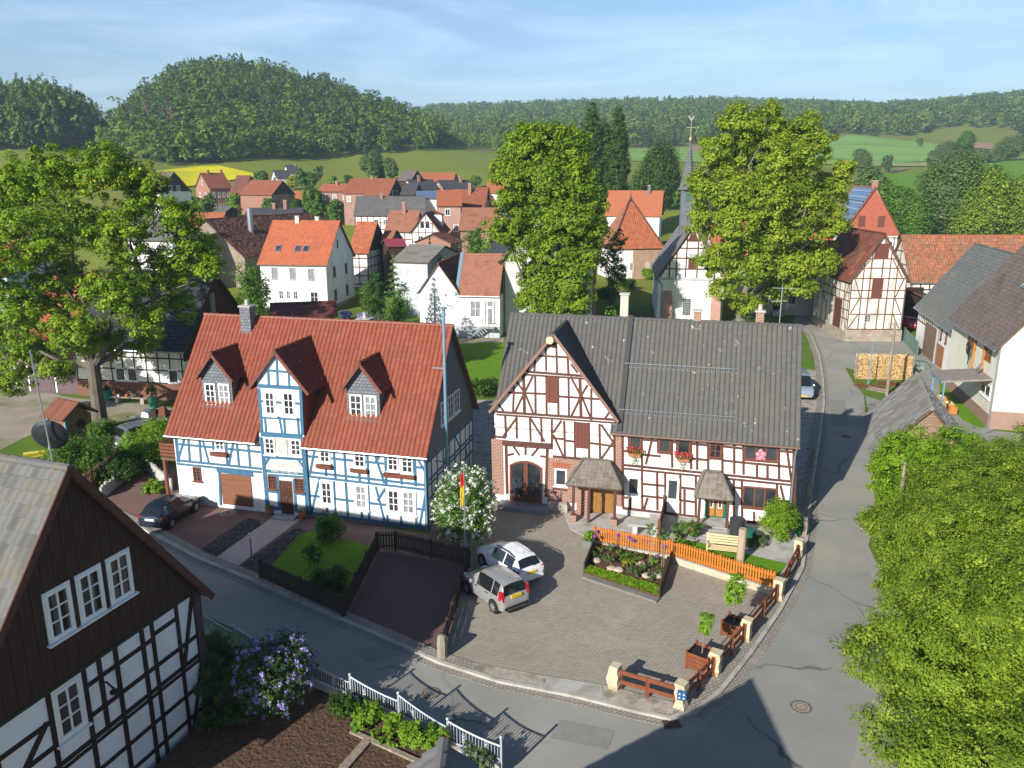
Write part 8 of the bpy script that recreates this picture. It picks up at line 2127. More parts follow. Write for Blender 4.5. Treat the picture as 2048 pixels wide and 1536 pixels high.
# stone posts and rails round the courtyard
SP = [((1229, 1377), .95), ((1361, 1416), 1.0), ((1430, 1348), .95), ((1491, 1280), .95), ((1556, 1198), .95), ((1596, 1116), .95)]
SPL = ['leftmost stone post of the rail fence', 'stone corner post of the rail fence carrying a small blue plate', 'stone post just right of the nearer planter box', 'stone post just right of the farther planter box', 'stone post where the orange picket fence ends', 'last stone post of the rail fence near the farmhouse corner']
for (p_, h_), lab in zip(SP, SPL):
 o = G(*p_, .05); mb = MB(); vs = []
 zs_ = np.linspace(-.1, h_, 7)
 for z in zs_:
  w_ = .19 * (1 + .10 * rng.normal()); c_ = rng.normal(0, .012, 2)
  for x, y in ((-1, -1), (1, -1), (1, 1), (-1, 1)): vs.append((c_[0] + x * w_ * (1 + .08 * rng.normal()), c_[1] + y * w_ * (1 + .08 * rng.normal()), z))
 fs = [(i * 4 + k_, i * 4 + (k_ + 1) % 4, i * 4 + 4 + (k_ + 1) % 4, i * 4 + 4 + k_) for i in range(6) for k_ in range(4)] + [(24, 25, 26, 27), (3, 2, 1, 0)]
 mb.add(vs, fs); b = mb.build('stone_post', M_post); b.location = o; b.rotation_euler = (0, 0, R(-35)); tag(b, lab, 'post', 'stone posts of the rail fence')
RL = ['rail fence section facing the crossing, left of the corner post', 'rail fence section beside the nearer planter box', 'rail fence section beside the farther planter box', 'rail fence section running up to the end of the orange fence', 'rail fence section alongside the farmhouse lawn']
for i in range(5):
 a, b = G(*SP[i][0], .05), G(*SP[i + 1][0], .05)
 t = T('rail_fence', RL[i], 'fence', a, 0, 'reddish rail fence sections'); d = Vector(b - a)
 for z in (.35, .72): MB().bar(d.normalized() * .2 + Vector((0, 0, z)), d - d.normalized() * .2 + Vector((0, 0, z)), .045, .15).build('rail', M_railfence, t)
 for s_ in (.08, .5, .92): c = d * s_; MB().bar(c, c + Vector((0, 0, .82)), .07, .13).build('upright', M_railfence, t)
o = G(*SP[1][0], .05); sg = T('blue_sign', 'small dark blue plate with white arrows on the corner post', 'sign', (o[0] - .05, o[1] - .27, .55), R(-20))
MB().box(-.15, .15, -.02, .02, 0, .36).build('plate', mat('sign_blue', (0.03, 0.10, 0.24), rough=.4), sg)
sgm = MB()
for x in (-.07, .07):
 for z in (.1, .24): sgm.add([(x - .035, -.024, z - .03), (x + .035, -.024, z - .03), (x, -.024, z + .04)], [(0, 1, 2)])
sgm.build('arrow_marks', M_whitepaint, sg)
o = G(878, 1325, .0); mb = MB(); mb.lathe((0, 0, 0), [(.2, -.1), (.19, .3), (.2, .7), (.17, .95), (.05, 1.0)], n=7); b = mb.build('stone_post', mat('mossy_stone', (0.24, 0.21, 0.17), (0.32, 0.29, 0.24), scale=5, rough=.95, bump=.03, bscale=8)); b.location = (o[0] + .1, o[1] + .25, 0); tag(b, 'old mossy stone gatepost at the end of the board fence', 'post')
# rustic posts along the lane side of the farmhouse
for (px, py, h_), lab in zip(((1608, 1075, 1.1), (1613, 1000, 1.0), (1622, 935, 1.2)), ('rustic wooden post nearest the corner of the farmhouse', 'rustic wooden post beside the farmhouse lane wall', 'farthest rustic wooden post on the farmhouse lane side')):
 o = G(px, py); mb = MB(); mb.tube([(0, 0, -.1), (.03, 0, h_ * .5), (0, .04, h_)], [.13, .11, .12], n=7); b = mb.build('wooden_post', M_wood); b.location = o; tag(b, lab, 'post')
# galvanised fence on the garden side of the road
M_galv = mat('galvanised_paint', (0.50, 0.55, 0.60), rough=.45, metal=.3)
zp = .6
fpx = [((406, 1262), 1223), ((471, 1291), 1247), ((585, 1345), 1298), ((702, 1394), 1350), ((798, 1432), 1385), ((896, 1486), 1443), ((1002, 1524), 1484)]
base = Vector(G(*fpx[0][0], zp))
t = T('metal_fence', 'galvanised metal garden fence with sagging top rail along the road', 'fence', base, 0)
pp = [Vector(G(*p_, zp)) - base for p_, _ in fpx]
hh = .82
for i, c in enumerate(pp):
 mb = MB(); mb.bar(c + Vector((0, 0, -.2)), c + Vector((0, 0, hh)), .065); mb.lathe(c + Vector((0, 0, hh)), [(.03, 0), (.055, .04), (.04, .08), (.005, .1)], n=8); mb.build('post', M_galv, t)
for a, b in zip(pp[:-1], pp[1:]):
 d = b - a; L = d.length; mb = MB(); top = lambda s_: .55 + .24 * (1 - s_) ** 2
 mb.tube([a + d * s_ + Vector((0, 0, top(s_))) for s_ in np.linspace(.02, .98, 11)], .026, n=6)
 mb.bar(a + d * .02 + Vector((0, 0, .08)), b - d * .02 + Vector((0, 0, .08)), .035)
 k = int(L / .105)
 for j in range(1, k):
  s_ = j / k; mb.bar(a + d * s_ + Vector((0, 0, .08)), a + d * s_ + Vector((0, 0, top(s_))), .02)
 for s_ in (.3, .72):
  c = a + d * s_; hd = d.normalized()
  for q in range(3): mb.tube([c + hd * (.05 * math.cos(w_)) + Vector((0, 0, .25 + .11 * q + .05 * math.sin(w_))) for w_ in np.linspace(0, 6.28, 9)], .012, n=4)
 mb.build('fence_panel', M_galv, t)
mb = MB()
for a, b in zip(pp[:-1], pp[1:]):
 A, B = a + base, b + base; d = (B - A).normalized(); n = Vector((-d.y, d.x, 0)) * .13
 mb.hexa([Vector((v.x, v.y, -.05)) for v in (A - n, B - n, B + n, A + n)] + [Vector((v.x, v.y, zp + .0)) for v in (A - n, B - n, B + n, A + n)])
tag(mb.build('fence_plinth', M_conc), 'low concrete plinth carrying the metal garden fence', 'wall')
# ------------------------------------------------------------------ flower bed in the courtyard
fb0, fb1, fb2, fb3 = [Vector((*G2(*p_, .1), 0)) for p_ in ((1168, 1148), (1318, 1196), (1344, 1118), (1190, 1090))]
ct = (fb0 + fb1 + fb2 + fb3) / 4
t = T('flower_bed', 'raised bed of dark soil edged by brown boards with a bright green front strip', 'flower bed', (ct.x, ct.y, 0), 0)
q = [v - ct for v in (fb0, fb1, fb2, fb3)]
MB().hexa([v + Vector((0, 0, 0)) for v in q] + [v + Vector((0, 0, .2)) for v in q]).build('soil', M_bedsoil, t)
for a, b in ((0, 3), (1, 2)):
 mb = MB(); mb.bar(q[a] + Vector((0, 0, .32)), q[b] + Vector((0, 0, .32)), .06, .62); mb.build('side_board', M_darkfence, t)
cv = MB(); cv.bar(q[0] + Vector((0, 0, .07)) - (q[3] - q[0]) * .06, q[1] + Vector((0, 0, .07)) - (q[2] - q[1]) * .06, .34, .15); cv.build('stone_edging', mat('dark_stone_edge', (0.17, 0.16, 0.145), (0.22, 0.205, 0.185), scale=3, rough=.95, bump=.015, bscale=9), t)
n = 9000; s_ = rng.random(n); w_ = rng.random(n) * .17
P = np.array([np.array(q[0].lerp(q[1], float(a)).lerp(q[3].lerp(q[2], float(a)), float(b))) for a, b in zip(s_, w_)]); P[:, 2] = .22 + rng.random(n) * .15
cover = leaf_mesh(P, unit(n) * .7 + np.array([0, 0, 1.2]), .07, 'ground_cover', L_bush, t, rng.random(n), .8); cover['kind'] = 'stuff'
stp = [(.08, .35), (.20, .45), (.30, .25), (.42, .30), (.55, .28), (.72, .35), (.80, .55), (.88, .3)]
for i, (a, b) in enumerate(((.10, .42), (.33, .30), (.42, .32), (.78, .36), (.66, .62), (.9, .42))):
 c = q[0].lerp(q[1], a).lerp(q[3].lerp(q[2], a), b); mb = MB(); mb.lathe((c.x, c.y, .17), [(.02, 0), (.2, .01), (.25, .07), (.17, .15), (.02, .17)], n=7)
 o = mb.build('stone', mat('pink_sandstone', (0.46, 0.33, 0.25), (0.55, 0.43, 0.34), scale=4, rough=.95)); o.location = t.location; tag(o, ['flat pale stone at the left of the flower bed', 'left stone of the pair in the flower bed front', 'right stone of the pair in the flower bed front', 'large flat stone at the right of the flower bed', 'pale stone in the back of the flower bed', 'small stone by the right board of the flower bed'][i], 'stone', 'stones in the flower bed')
pl = [(.12, .75, L_green), (.24, .85, L_grey), (.36, .78, L_grey), (.48, .72, L_green), (.20, .52, L_grey), (.3, .45, L_grey), (.40, .62, L_green), (.55, .55, L_light), (.62, .72, L_green), (.58, .36, L_grey), (.66, .28, L_grey), (.84, .3, L_grey), (.93, .5, L_green), (.8, .72, L_light), (.5, .48, L_yellow), (.06, .5, L_green), (.72, .5, L_grey)]
for i, (a, b, m_) in enumerate(pl):
 c = q[0].lerp(q[1], a).lerp(q[3].lerp(q[2], a), b) + ct
 o = shrub('garden_plant', 'grey-green or leafy perennial clump growing in the courtyard flower bed', (c.x, c.y, .18), rng.uniform(.4, .65), rng.uniform(.3, .5), m_, size=.075, n=260, group='perennials in the flower bed', cat='plant', lumps=3)
for i, (a, b) in enumerate(((.02, .98), (.02, .8), (.3, .98), (.45, .98), (.5, .9), (.72, .98), (.86, .6), (.9, .9))):
 c = q[0].lerp(q[1], a).lerp(q[3].lerp(q[2], a), b) + ct
 o = T('allium_flower', 'purple globe flower on a thin stalk in the courtyard flower bed', 'flower', (c.x, c.y, .18), 0, 'purple globe flowers in the bed')
 MB().cyl((0, 0, 0), (0, 0, .62), .012, n=5).build('stalk', L_green, o); MB().lathe((0, 0, .6), [(.01, 0), (.07, .03), (.085, .09), (.07, .14), (.01, .17)], n=8).build('flower_head', mat('allium_purple', (0.22, 0.045, 0.30), rough=.9), o)
for (px, py, top), lab in zip(((1298, 1128, 1083), (1322, 1140, 1096)), ('left standard rose tree with a ball crown in the flower bed', 'right standard rose tree with a ball crown in the flower bed')):
 o = G(px, py, .2); h_ = 1.75
 t = T('standard_tree', lab, 'tree', o, 0, 'standard trees in the flower bed')
 MB().tube([(0, 0, -.05), (.02, 0, .7), (0, 0, h_ - .2)], [.022, .018, .016], n=6).build('trunk', M_bark2, t); MB().tube([(.12, .05, 0), (.12, .05, 1.3)], .018, n=5).build('support_stake', M_wood, t)
 foliage([(0, 0, h_, .3, .3, .27)], 'crown', L_green, t, dens=14, rc=.09, per=22, size=.075, low=1)
# planter boxes with young trees
for (px, py, cpx, cpy, w_, wr, lab, lk) in ((1402, 1334, 1413, 1246, .82, .30, 'nearer slatted brown planter box standing by the rail fence', 'young narrow-leaved tree growing in the nearer planter box'), (1467, 1268, 1470, 1180, .72, .42, 'farther slatted brown planter box standing by the rail fence', 'young broad-leaved tree growing in the farther planter box')):
 o = G(px, py, .06); t = T('planter_box', lab, 'planter', o, R(-38), 'brown planter boxes')
 s_ = w_ / 2; hb = w_ * .78
 for i in range(4):
  z = .06 + hb * i / 4
  for a, b in (((-s_, -s_), (s_, -s_)), ((s_, -s_), (s_, s_)), ((s_, s_), (-s_, s_)), ((-s_, s_), (-s_, -s_))):
   mb = MB() if a == (-s_, -s_) else mb; mb.bar((*a, z + hb / 8), (*b, z + hb / 8), .03, hb / 4 - .02)
  mb.build('slat_ring', M_railfence, t)
 for x in (-s_, s_):
  for y in (-s_, s_): MB().bar((x, y, 0), (x, y, hb + .12), .07).build('corner_post', M_railfence, t)
 MB().box(-s_ + .03, s_ - .03, -s_ + .03, s_ - .03, .08, hb - .05).build('liner', M_trim, t)
 cz = AtY(cpx, cpy, o[1])[2]; cx_ = AtY(cpx, cpy, o[1])[0]
 y_ = T('young_tree', lk, 'tree', (o[0], o[1], hb), 0, 'young trees in planter boxes')
 MB().tube([(0, 0, -.1), ((cx_ - o[0]) * .4, 0, (cz - hb) * .5), (cx_ - o[0], 0, cz - hb)], [.03, .022, .012], n=6).build('trunk', M_bark2, y_)
 dz = cz - hb; dx = cx_ - o[0]
 foliage([(dx, 0, dz, wr, wr, wr * 1.25), (dx + .05, .05, dz + wr * .8, wr * .7, wr * .7, wr), (dx - .05, 0, dz - wr * .7, wr * .7, wr * .7, wr * .7)], 'crown', L_light, y_, dens=14, rc=.13, per=34, size=.12, aspect=.45, low=1)
# trough, table, bench, barrels, log
o = G(1180, 1092, .05); t = T('flower_trough', 'grey trough with a small green shrub at the left end of the orange fence', 'planter', o, R(-20)); mb = MB(); mb.hexa([(-.3, -.16, 0), (.3, -.16, 0), (.3, .16, 0), (-.3, .16, 0), (-.36, -.2, .3), (.36, -.2, .3), (.36, .2, .3), (-.36, .2, .3)]); mb.build('trough', M_zinc, t)
shrub('potted_shrub', 'small light green shrub growing in the grey trough', (o[0] - .05, o[1], .32), .6, .6, L_light, size=.09, n=500)
o = G(1290, 1068, .1); t = T('stone_table', 'grey stone slab table on the patio behind the orange fence', 'table', o, R(-12)); MB().box(-.85, .85, -.35, .35, .52, .6).build('table_top', M_conc, t)
for x in (-.5, .5): MB().box(x - .12, x + .12, -.25, .25, 0, .52).build('table_leg', M_greyplinth, t)
M_bench = mat('pale_bench_wood', (0.60, 0.47, 0.25), (0.68, 0.55, 0.32), scale=4, rough=.6)
o = G(1448, 1112, .32); t = T('garden_bench', 'pale slatted wooden garden bench on the farmhouse lawn', 'bench', o, R(-14))
for i in range(5): MB().box(-.85, .85, -.3 + i * .11, -.21 + i * .11, .40, .43).build('seat_slat', M_bench, t)
for i in range(4): MB().bar((-.85, .28 + .02 * i, .52 + i * .12), (.85, .28 + .02 * i, .52 + i * .12), .03, .09).build('back_slat', M_bench, t)
for x in (-.8, .8):
 MB().bar((x, -.25, 0), (x, -.25, .6), .06).build('leg', M_bench, t); MB().bar((x, .24, 0), (x, .36, .95), .06).build('leg', M_bench, t); MB().bar((x, -.3, .6), (x, .3, .6), .06, .04).build('armrest', M_bench, t)
o = G(1480, 1122, .32); mb = MB(); mb.tube([(0, 0, -.1), (.02, 0, .8), (.03, .01, 1.62)], [.19, .185, .18], n=12); b = mb.build('log_post', mat('pale_log', (0.36, 0.27, 0.19), (0.46, 0.36, 0.27), scale=2, rough=.9, stretch=(3, 3, .4), bump=.01)); b.location = o; tag(b, 'upright pale tree trunk post on the farmhouse lawn', 'post')
def barrel(px, py, r_, h_, m_, lab, z=.3):
 o = G(px, py, z); t = T('rain_barrel', lab, 'barrel', o, 0)
 mb = MB(); mb.lathe((0, 0, 0), [(r_ * .86, 0), (r_ * .95, h_ * .3), (r_, h_ * .75), (r_ * .97, h_)], n=18); mb.build('tub', m_, t); mb = MB(); mb.lathe((0, 0, h_), [(r_ * 1.05, -.05), (r_ * 1.05, .01), (r_ * .9, .05), (.03, .07)], n=18); mb.build('lid', m_, t)
barrel(1472, 1082, .36, 1.15, mat('black_plastic', (0.035, 0.04, 0.045), rough=.45), 'tall black rain barrel right of the farmhouse stairs')
barrel(1493, 1084, .40, .62, mat('green_plastic', (0.015, 0.12, 0.085), rough=.45), 'squat green rain barrel next to the black one')
barrel(1594, 1066, .30, .95, mat('bin_green', (0.02, 0.14, 0.05), rough=.45), 'green bin at the right corner of the farmhouse', .1)
o = G(1553, 1078, .3); shrub('box_shrub', 'dense egg-shaped bright green bush at the right corner of the farmhouse', o, 1.75, 2.1, L_bush, size=.085, n=9000, lumps=0)
for px, w_, lab in ((1498, .6, 'left small round grey-green shrub before the farmhouse'), (1517, .75, 'right small round grey-green shrub before the farmhouse')):
 shrub('small_shrub', lab, G(px, 1092, .3), w_, .55, L_grey, size=.06, n=1200, group='pair of round shrubs')
shrub('grass_tuft', 'tall grey-green ornamental clump left of the farmhouse stairs', G(1363, 1072, .3), .9, .8, L_grey, size=.16, n=900, cat='plant')
shrub('peony_bush', 'dark green peony bush with red blooms beside the farmhouse stairs', G(1384, 1074, .3), .8, .95, L_green, size=.1, n=1400, kinds=(mat('peony_red', (0.45, 0.015, 0.06), rough=.8), 30, .09))
# flower baskets of the farmhouse windows
c_, s_y = math.cos(HY), math.sin(HY)
for (u, z), lab in zip(HTFB, ('trailing red geraniums in the left window box of the farmhouse', 'trailing red geraniums in the right window box of the farmhouse')):
 w_ = (HO[0] + u * c_ + .2 * s_y, HO[1] + u * s_y - .2 * c_, z - .05)
 t = T('geraniums', lab, 'flowers', w_, HY, 'geraniums on the farmhouse')
 n = 260; P = np.stack([rng.uniform(-.42, .42, n), rng.normal(0, .09, n), rng.uniform(-.05, .28, n)], 1); k_ = rng.random(n) < .3; P[k_, 0] *= .3; P[k_, 2] -= rng.random(k_.sum()) * .75
 leaf_mesh(P, unit(n) + np.array([0, -.6, .4]), .085, 'leaves', L_green, t, rng.random(n), .7)
 n = 120; P = np.stack([rng.uniform(-.45, .45, n), rng.normal(-.04, .09, n), rng.uniform(.08, .34, n)], 1)
 leaf_mesh(P, unit(n) + np.array([0, -.6, .5]), .08, 'blooms', attr_mat('geranium_red', [(0.55, 0.02, 0.05), (0.7, 0.05, 0.1), (0.5, 0.01, 0.02)], rough=.8), t, rng.random(n), .9)
# ------------------------------------------------------------------ blue house garden
o = G(932, 1100, .03); t = shrub('viburnum_bush', 'tall bush covered in white blossom in the corner beside the flagpole', (o[0], o[1] + .2, 0), 2.7, 4.3, L_green, size=.13, n=9000, kinds=(L_white, 9500, .10), lumps=8)
o = G(931, 1132, .03); t = T('flagpole', 'thin grey flagpole in front of the white blossoming bush', 'flagpole', o, 0); zt = AtY(930, 930, o[1])[2]; MB().cyl((0, 0, 0), (0, 0, zt), .045, .03, n=10).build('pole', M_zinc, t); MB().cyl((0, 0, 0), (0, 0, 1.4), .075, n=10).build('pole_sleeve', M_zinc, t)
fl = T('flag', 'limp red and yellow flag hanging down the flagpole', 'flag', (o[0], o[1], zt - .35), 0)
for nm, z0, z1, c in (('red_cloth', 0, -.62, (0.60, 0.03, 0.03)), ('yellow_cloth', -.62, -1.55, (0.80, 0.55, 0.02))):
 mb = MB(); zs_ = np.linspace(z0, z1, 7); vs = []
 for z in zs_:
  for k_ in range(6): vs.append((-.03 - .03 * k_ + .01 * math.sin(z * 9), .05 * math.sin(k_ * 1.9 + z * 2.5), float(z) - .03 * k_))
 mb.add(vs, [(i * 6 + k_, i * 6 + k_ + 1, i * 6 + 7 + k_, i * 6 + 6 + k_) for i in range(6) for k_ in range(5)]); f_ = mb.build(nm, mat(nm, c, rough=.8), fl); sm = f_.modifiers.new('thick', 'SOLIDIFY'); sm.thickness = .006
shrub('round_bush', 'dark round bush in an edged bed at the top of the blue house lawn', G(661, 1078, .07), 1.35, 1.35, L_green, size=.11, n=3500)
shrub('round_bush', 'wide dark bush at the street end of the blue house lawn', G(655, 1180, .07), 1.7, 1.0, L_dark, size=.1, n=3000)
shrub('rose_bush', 'thin rose bush with tiny pale blooms in the middle of the blue house lawn', G(628, 1128, .07), .9, 1.0, L_dark, size=.08, n=700, kinds=(L_white, 40, .05))
for px, py, lab in ((540, 1028, 'round pot of yellow flowers left of the carved door'), (605, 1037, 'round pot of yellow flowers right of the carved door')):
 o = G(px, py, .03); t = T('flower_pot', lab, 'flower pot', o, 0, 'flower pots by the carved door'); mb = MB(); mb.lathe((0, 0, 0), [(.14, 0), (.2, .16), (.22, .32), (.18, .33)], n=14); mb.build('pot', M_ter, t)
 n = 160; leaf_mesh(unit(n) * np.array([.2, .2, .12]) + np.array([0, 0, .42]), unit(n) + np.array([0, 0, 1]), .07, 'flowers', L_yellow, t, rng.random(n), .9)
o = G(504, 1122, .04); t = T('path_light', 'slim steel garden lamp standing beside the pink path', 'lamp', o, 0); MB().cyl((0, 0, 0), (0, 0, 1.15), .035, n=10).build('pole', M_zinc, t); MB().cyl((0, 0, 1.15), (0, 0, 1.42), .06, n=12).build('lamp_head', M_whitepaint, t); MB().cyl((0, 0, 0), (0, 0, .03), .12, n=12).build('base_plate', M_zinc, t)
M_peb = attr_mat('slate_chips', [(0.03, 0.034, 0.04), (0.06, 0.066, 0.075), (0.10, 0.11, 0.12)], rough=.5)
def pebbles(name, poly, n):
 P = [Vector((*G2(*p_, .03), 0)) for p_ in poly]
 o = structure(name, MB().poly([(v.x, v.y) for v in P], 0, .05), mat('slate_chip_base', (0.04, 0.044, 0.05), (0.065, 0.07, 0.08), scale=20, rough=.7, bump=.03, bscale=25))
 tris = geometry.tessellate_polygon([P]); ar = np.array([((P[b] - P[a]).cross(P[c] - P[a])).length for a, b, c in tris]); pick = rng.choice(len(tris), n, p=ar / ar.sum()); C = []
 for k_ in pick:
  a, b, c = [P[i] for i in tris[k_]]; r1, r2 = rng.random(2)
  if r1 + r2 > 1: r1, r2 = 1 - r1, 1 - r2
  C.append(a + (b - a) * r1 + (c - a) * r2)
 C = np.array([tuple(v) for v in C]); C[:, 2] = .055 + rng.random(n) * .03
 tag(leaf_mesh(C, unit(n) * .55 + np.array([0, 0, 1]), .11, name.replace('strip', 'chips'), M_peb, None, rng.random(n), .75, .3), kind='stuff')
pebbles('slate_strip', [(398, 1104), (478, 1046), (497, 1038), (517, 1040), (520, 1050), (428, 1118)], 2600)
pebbles('slate_strip_right', [(472, 1138), (585, 1060), (600, 1057), (612, 1062), (608, 1072), (520, 1155), (495, 1152)], 2600)
def disc(name, lab, cat, px, py, r_, z, m_, m2):
 o = G(px, py, z); t = T(name, lab, cat, (o[0], o[1], z), 0)
 mb = MB(); mb.lathe((0, 0, 0), [(r_, 0), (r_, .012), (r_ * .8, .014), (r_ * .8, .004)], n=28, cap=False); mb.build('ring', m2, t)
 mb = MB(); mb.cyl((0, 0, -.002), (0, 0, .010), r_ * .79, n=28); mb.build('cover', m_, t)
 mb = MB(); mb.lathe((0, 0, .01), [(r_ * .55, 0), (r_ * .55, .008), (r_ * .45, .008), (r_ * .45, 0)], n=24, cap=False); mb.build('relief', m2, t)
M_iron = mat('rusty_iron', (0.16, 0.10, 0.075), (0.22, 0.15, 0.115), scale=8, rough=.7); M_ironc = mat('cover_concrete', (0.26, 0.225, 0.195), (0.32, 0.285, 0.25), scale=9, rough=.9)
disc('manhole_cover', 'round rusty manhole cover in the road next to the fence shadow', 'manhole', 862, 1386, .33, .006, M_ironc, M_iron)
disc('manhole_cover', 'round rusty manhole cover in the sunny road at right', 'manhole', 1602, 1414, .36, .012, M_ironc, M_iron)
disc('manhole_cover', 'oval looking drain cover in the red paving before the garage', 'manhole', 456, 1026, .42, .034, M_iron, M_conc)
disc('manhole_cover', 'small manhole cover in the shaded lane beside the grey roof', 'manhole', 1693, 873, .34, .006, M_iron, M_iron)
o = G(1342, 1444, .01); t = T('storm_drain', 'dark slotted storm drain grate at the bend of the kerb', 'drain', (o[0], o[1] - .1, .012), R(6)); MB().box(-.3, .3, -.22, .22, 0, .012).build('frame', M_iron, t)
mb = MB()
for i in range(7): mb.box(-.26 + i * .077, -.215 + i * .077, -.19, .19, .012, .02)
mb.build('slots', M_black, t)
# ------------------------------------------------------------------ garden at the bottom
shrub('lilac_bush', 'big lilac bush covered with violet blossom in the shaded garden', G(556, 1425, .5), 2.3, 2.7, L_dark, size=.11, n=8000, kinds=(L_lilac, 13000, .07), lumps=8)
shrub('cypress_shrub', 'tall dark cypress shrub at the corner of the black framed gable', G(425, 1420, .5), 1.0, 2.3, L_conifer, size=.08, n=4500, lumps=3)
for px, py, w_, h_, m_, lab in ((430, 1330, 1.5, 1.3, L_dark, 'dark hedge bush behind the metal fence, leftmost'), (480, 1352, 1.3, 1.0, L_dark, 'low dark bush left of the lilac'), (690, 1432, 1.2, .7, L_dark, 'dark low shrub right of the lilac by the fence'), (742, 1452, .8, .8, L_light, 'sunlit round green bush left of the fence gap'), (722, 1458, .55, .6, L_light, 'small sunlit bush at the edge of the shadow'), (792, 1470, .7, .75, L_bush, 'bright green bushy plant under the metal fence'), (826, 1498, .95, .95, L_light, 'largest leafy peony clump by the metal fence'), (866, 1502, .9, .85, L_light, 'leafy peony clump with red blooms beside the roof tip'), (420, 1460, .9, .7, L_dark, 'dark ground plant at the foot of the gable wall'), (480, 1440, 1.2, .8, L_dark, 'dark shrub between gable and lilac')):
 shrub('garden_shrub', lab, G(px, py, .5), w_, h_, m_, size=.085, n=int(1500 * w_ * w_ + 600), kinds=((mat('peony_red', (0.45, 0.015, 0.06), rough=.8), 27, .07) if 'red blooms' in lab else None))
for px, py, lab in ((714, 1465, 'small young lettuce-like plant at the bed edge, left'), (750, 1476, 'small young plant in the bed, middle'), (765, 1488, 'small pale plant beside the timber edging'), (785, 1497, 'small leafy plant at the right of the timber edging'), (775, 1470, 'yellow-green small plant near the fence plinth')):
 shrub('seedling', lab, G(px, py, .5), .35, .28, L_light, size=.07, n=220, lumps=3, cat='plant')
shrub('lavender_clump', 'violet flowering cushion at the end of the metal fence', G(955, 1526, .5), 1.1, .55, L_grey, size=.07, n=1600, kinds=(L_lilac, 700, .045), cat='plant')
for a, b, w_, lab in (((688, 1536), (735, 1482), .28, 'old grey board lying across the garden soil'), ((735, 1478), (850, 1530), .16, 'timber edging beam of the vegetable bed')):
 A, B = G(*a, .52), G(*b, .52); o = MB().bar(Vector(B - A) * -.3, Vector(B - A), w_, .07).build('garden_board', M_wood); o.location = (A[0], A[1], .54); tag(o, lab, 'board')
# ------------------------------------------------------------------ right side: poles, wood, debris
def pole(px, py, top, r_, lab, m_, name='power_pole', arms=True):
 o = G(px, py); t = T(name, lab, 'pole', o, 0); zt = AtY(px, top, o[1])[2]
 MB().cyl((0, 0, -.2), (0, 0, zt), r_, r_ * .75, n=10).build('pole', m_, t)
 if arms:
  a = MB(); a.bar((-.45, 0, zt - .25), (.45, 0, zt - .25), .05)
  for x in (-.4, .4): a.lathe((x, 0, zt - .22), [(.03, 0), (.05, .05), (.03, .12), (.01, .14)], n=8)
  a.build('crossarm', M_zinc, t)
 return t
pole(1773, 792, 642, .13, 'weathered wooden power pole standing at the woodpile', M_wood)
pole(1792, 1068, 924, .11, 'grey wooden pole leaning from the bushes beside the lane', M_wood, arms=False)
t = pole(1736, 772, 690, .06, 'thin metal post with a small plate next to the woodpile', M_bluegutter, 'sign_post', False)
o = G(1764, 757); t = T('woodpile', 'long stack of split yellow firewood under the power pole', 'woodpile', o, R(-4)); M_log = attr_mat('split_wood', [(0.50, 0.30, 0.11), (0.66, 0.45, 0.20), (0.74, 0.55, 0.28), (0.40, 0.22, 0.09)], rough=.9)
mbv, rn = MB(), []
Lw, Hw = 4.6, 2.2
for z in np.arange(.08, Hw, .135):
 off = rng.uniform(0, .1)
 for x in np.arange(-Lw / 2 + off, Lw / 2, .145):
  r_ = rng.uniform(.055, .075); a0 = rng.uniform(0, 6.28); n_ = int(rng.integers(3, 6)); d_ = rng.normal(0, .03); k_ = len(mbv.f)
  vs = [(x + r_ * math.cos(a0 + i * 6.28 / n_), y, z + r_ * math.sin(a0 + i * 6.28 / n_)) for y in (-.5 + d_, .5 + d_) for i in range(n_)]
  mbv.add(vs, [tuple(range(n_ - 1, -1, -1)), tuple(range(n_, 2 * n_))] + [(i, (i + 1) % n_, n_ + (i + 1) % n_, n_ + i) for i in range(n_)]); rn += [rng.random()] * (len(mbv.f) - k_)
lo_ = mbv.build('firewood', M_log, t); lo_['kind'] = 'stuff'; at = lo_.data.attributes.new('rnd', 'FLOAT', 'FACE'); at.data.foreach_set('value', np.array(rn, np.float32))
for x in (-Lw / 2 - .1, Lw / 2 + .1): MB().bar((x, -.3, 0), (x, -.3, Hw + .1), .1).build('stake', M_wood, t)
MB().hexa([(-Lw / 2, -.35, 0), (Lw / 2, -.35, 0), (Lw / 2, .35, 0), (-Lw / 2, .35, 0), (-Lw / 2, -.35, Hw - .15), (Lw / 2, -.35, Hw - .15), (Lw / 2, .35, Hw - .15), (-Lw / 2, .35, Hw - .15)]).build('inner_stack', M_wood, t)
for i, (px, py, l_, a_, lab) in enumerate(((1795, 770, 3.2, -8, 'stack of brown planks lying behind the woodpile pole'), (1740, 775, 2.2, -40, 'loose planks lying in the grass at the lane'), (1758, 782, 1.8, -50, 'grey boards leaning together near the pole foot'))):
 o = G(px, py); t = T('plank_pile', lab, 'planks', o, R(a_))
 for j in range(5): MB().box(-l_ / 2 + rng.normal(0, .1), l_ / 2 + rng.normal(0, .1), -.35 + j * .15, -.22 + j * .15, .02 + .08 * (j % 3), .08 + .08 * (j % 3)).build('plank', M_wood if i == 2 else M_rust, t)
o = G(1836, 735); t = T('tarp_heap', 'low heap of materials under a green tarpaulin behind the shed', 'heap', o, R(-10)); mb = MB(); mb.lathe((0, 0, 0), [(1.1, 0), (1.0, .35), (.7, .6), (.2, .7)], n=9); mb.build('tarpaulin', mat('tarp_green', (0.08, 0.14, 0.09), (0.22, 0.24, 0.22), scale=2, rough=.6), t)
o = G(1905, 830); t = T('wooden_crates', 'row of stacked wooden crates and slats by the cream house wall', 'crates', o, R(75))
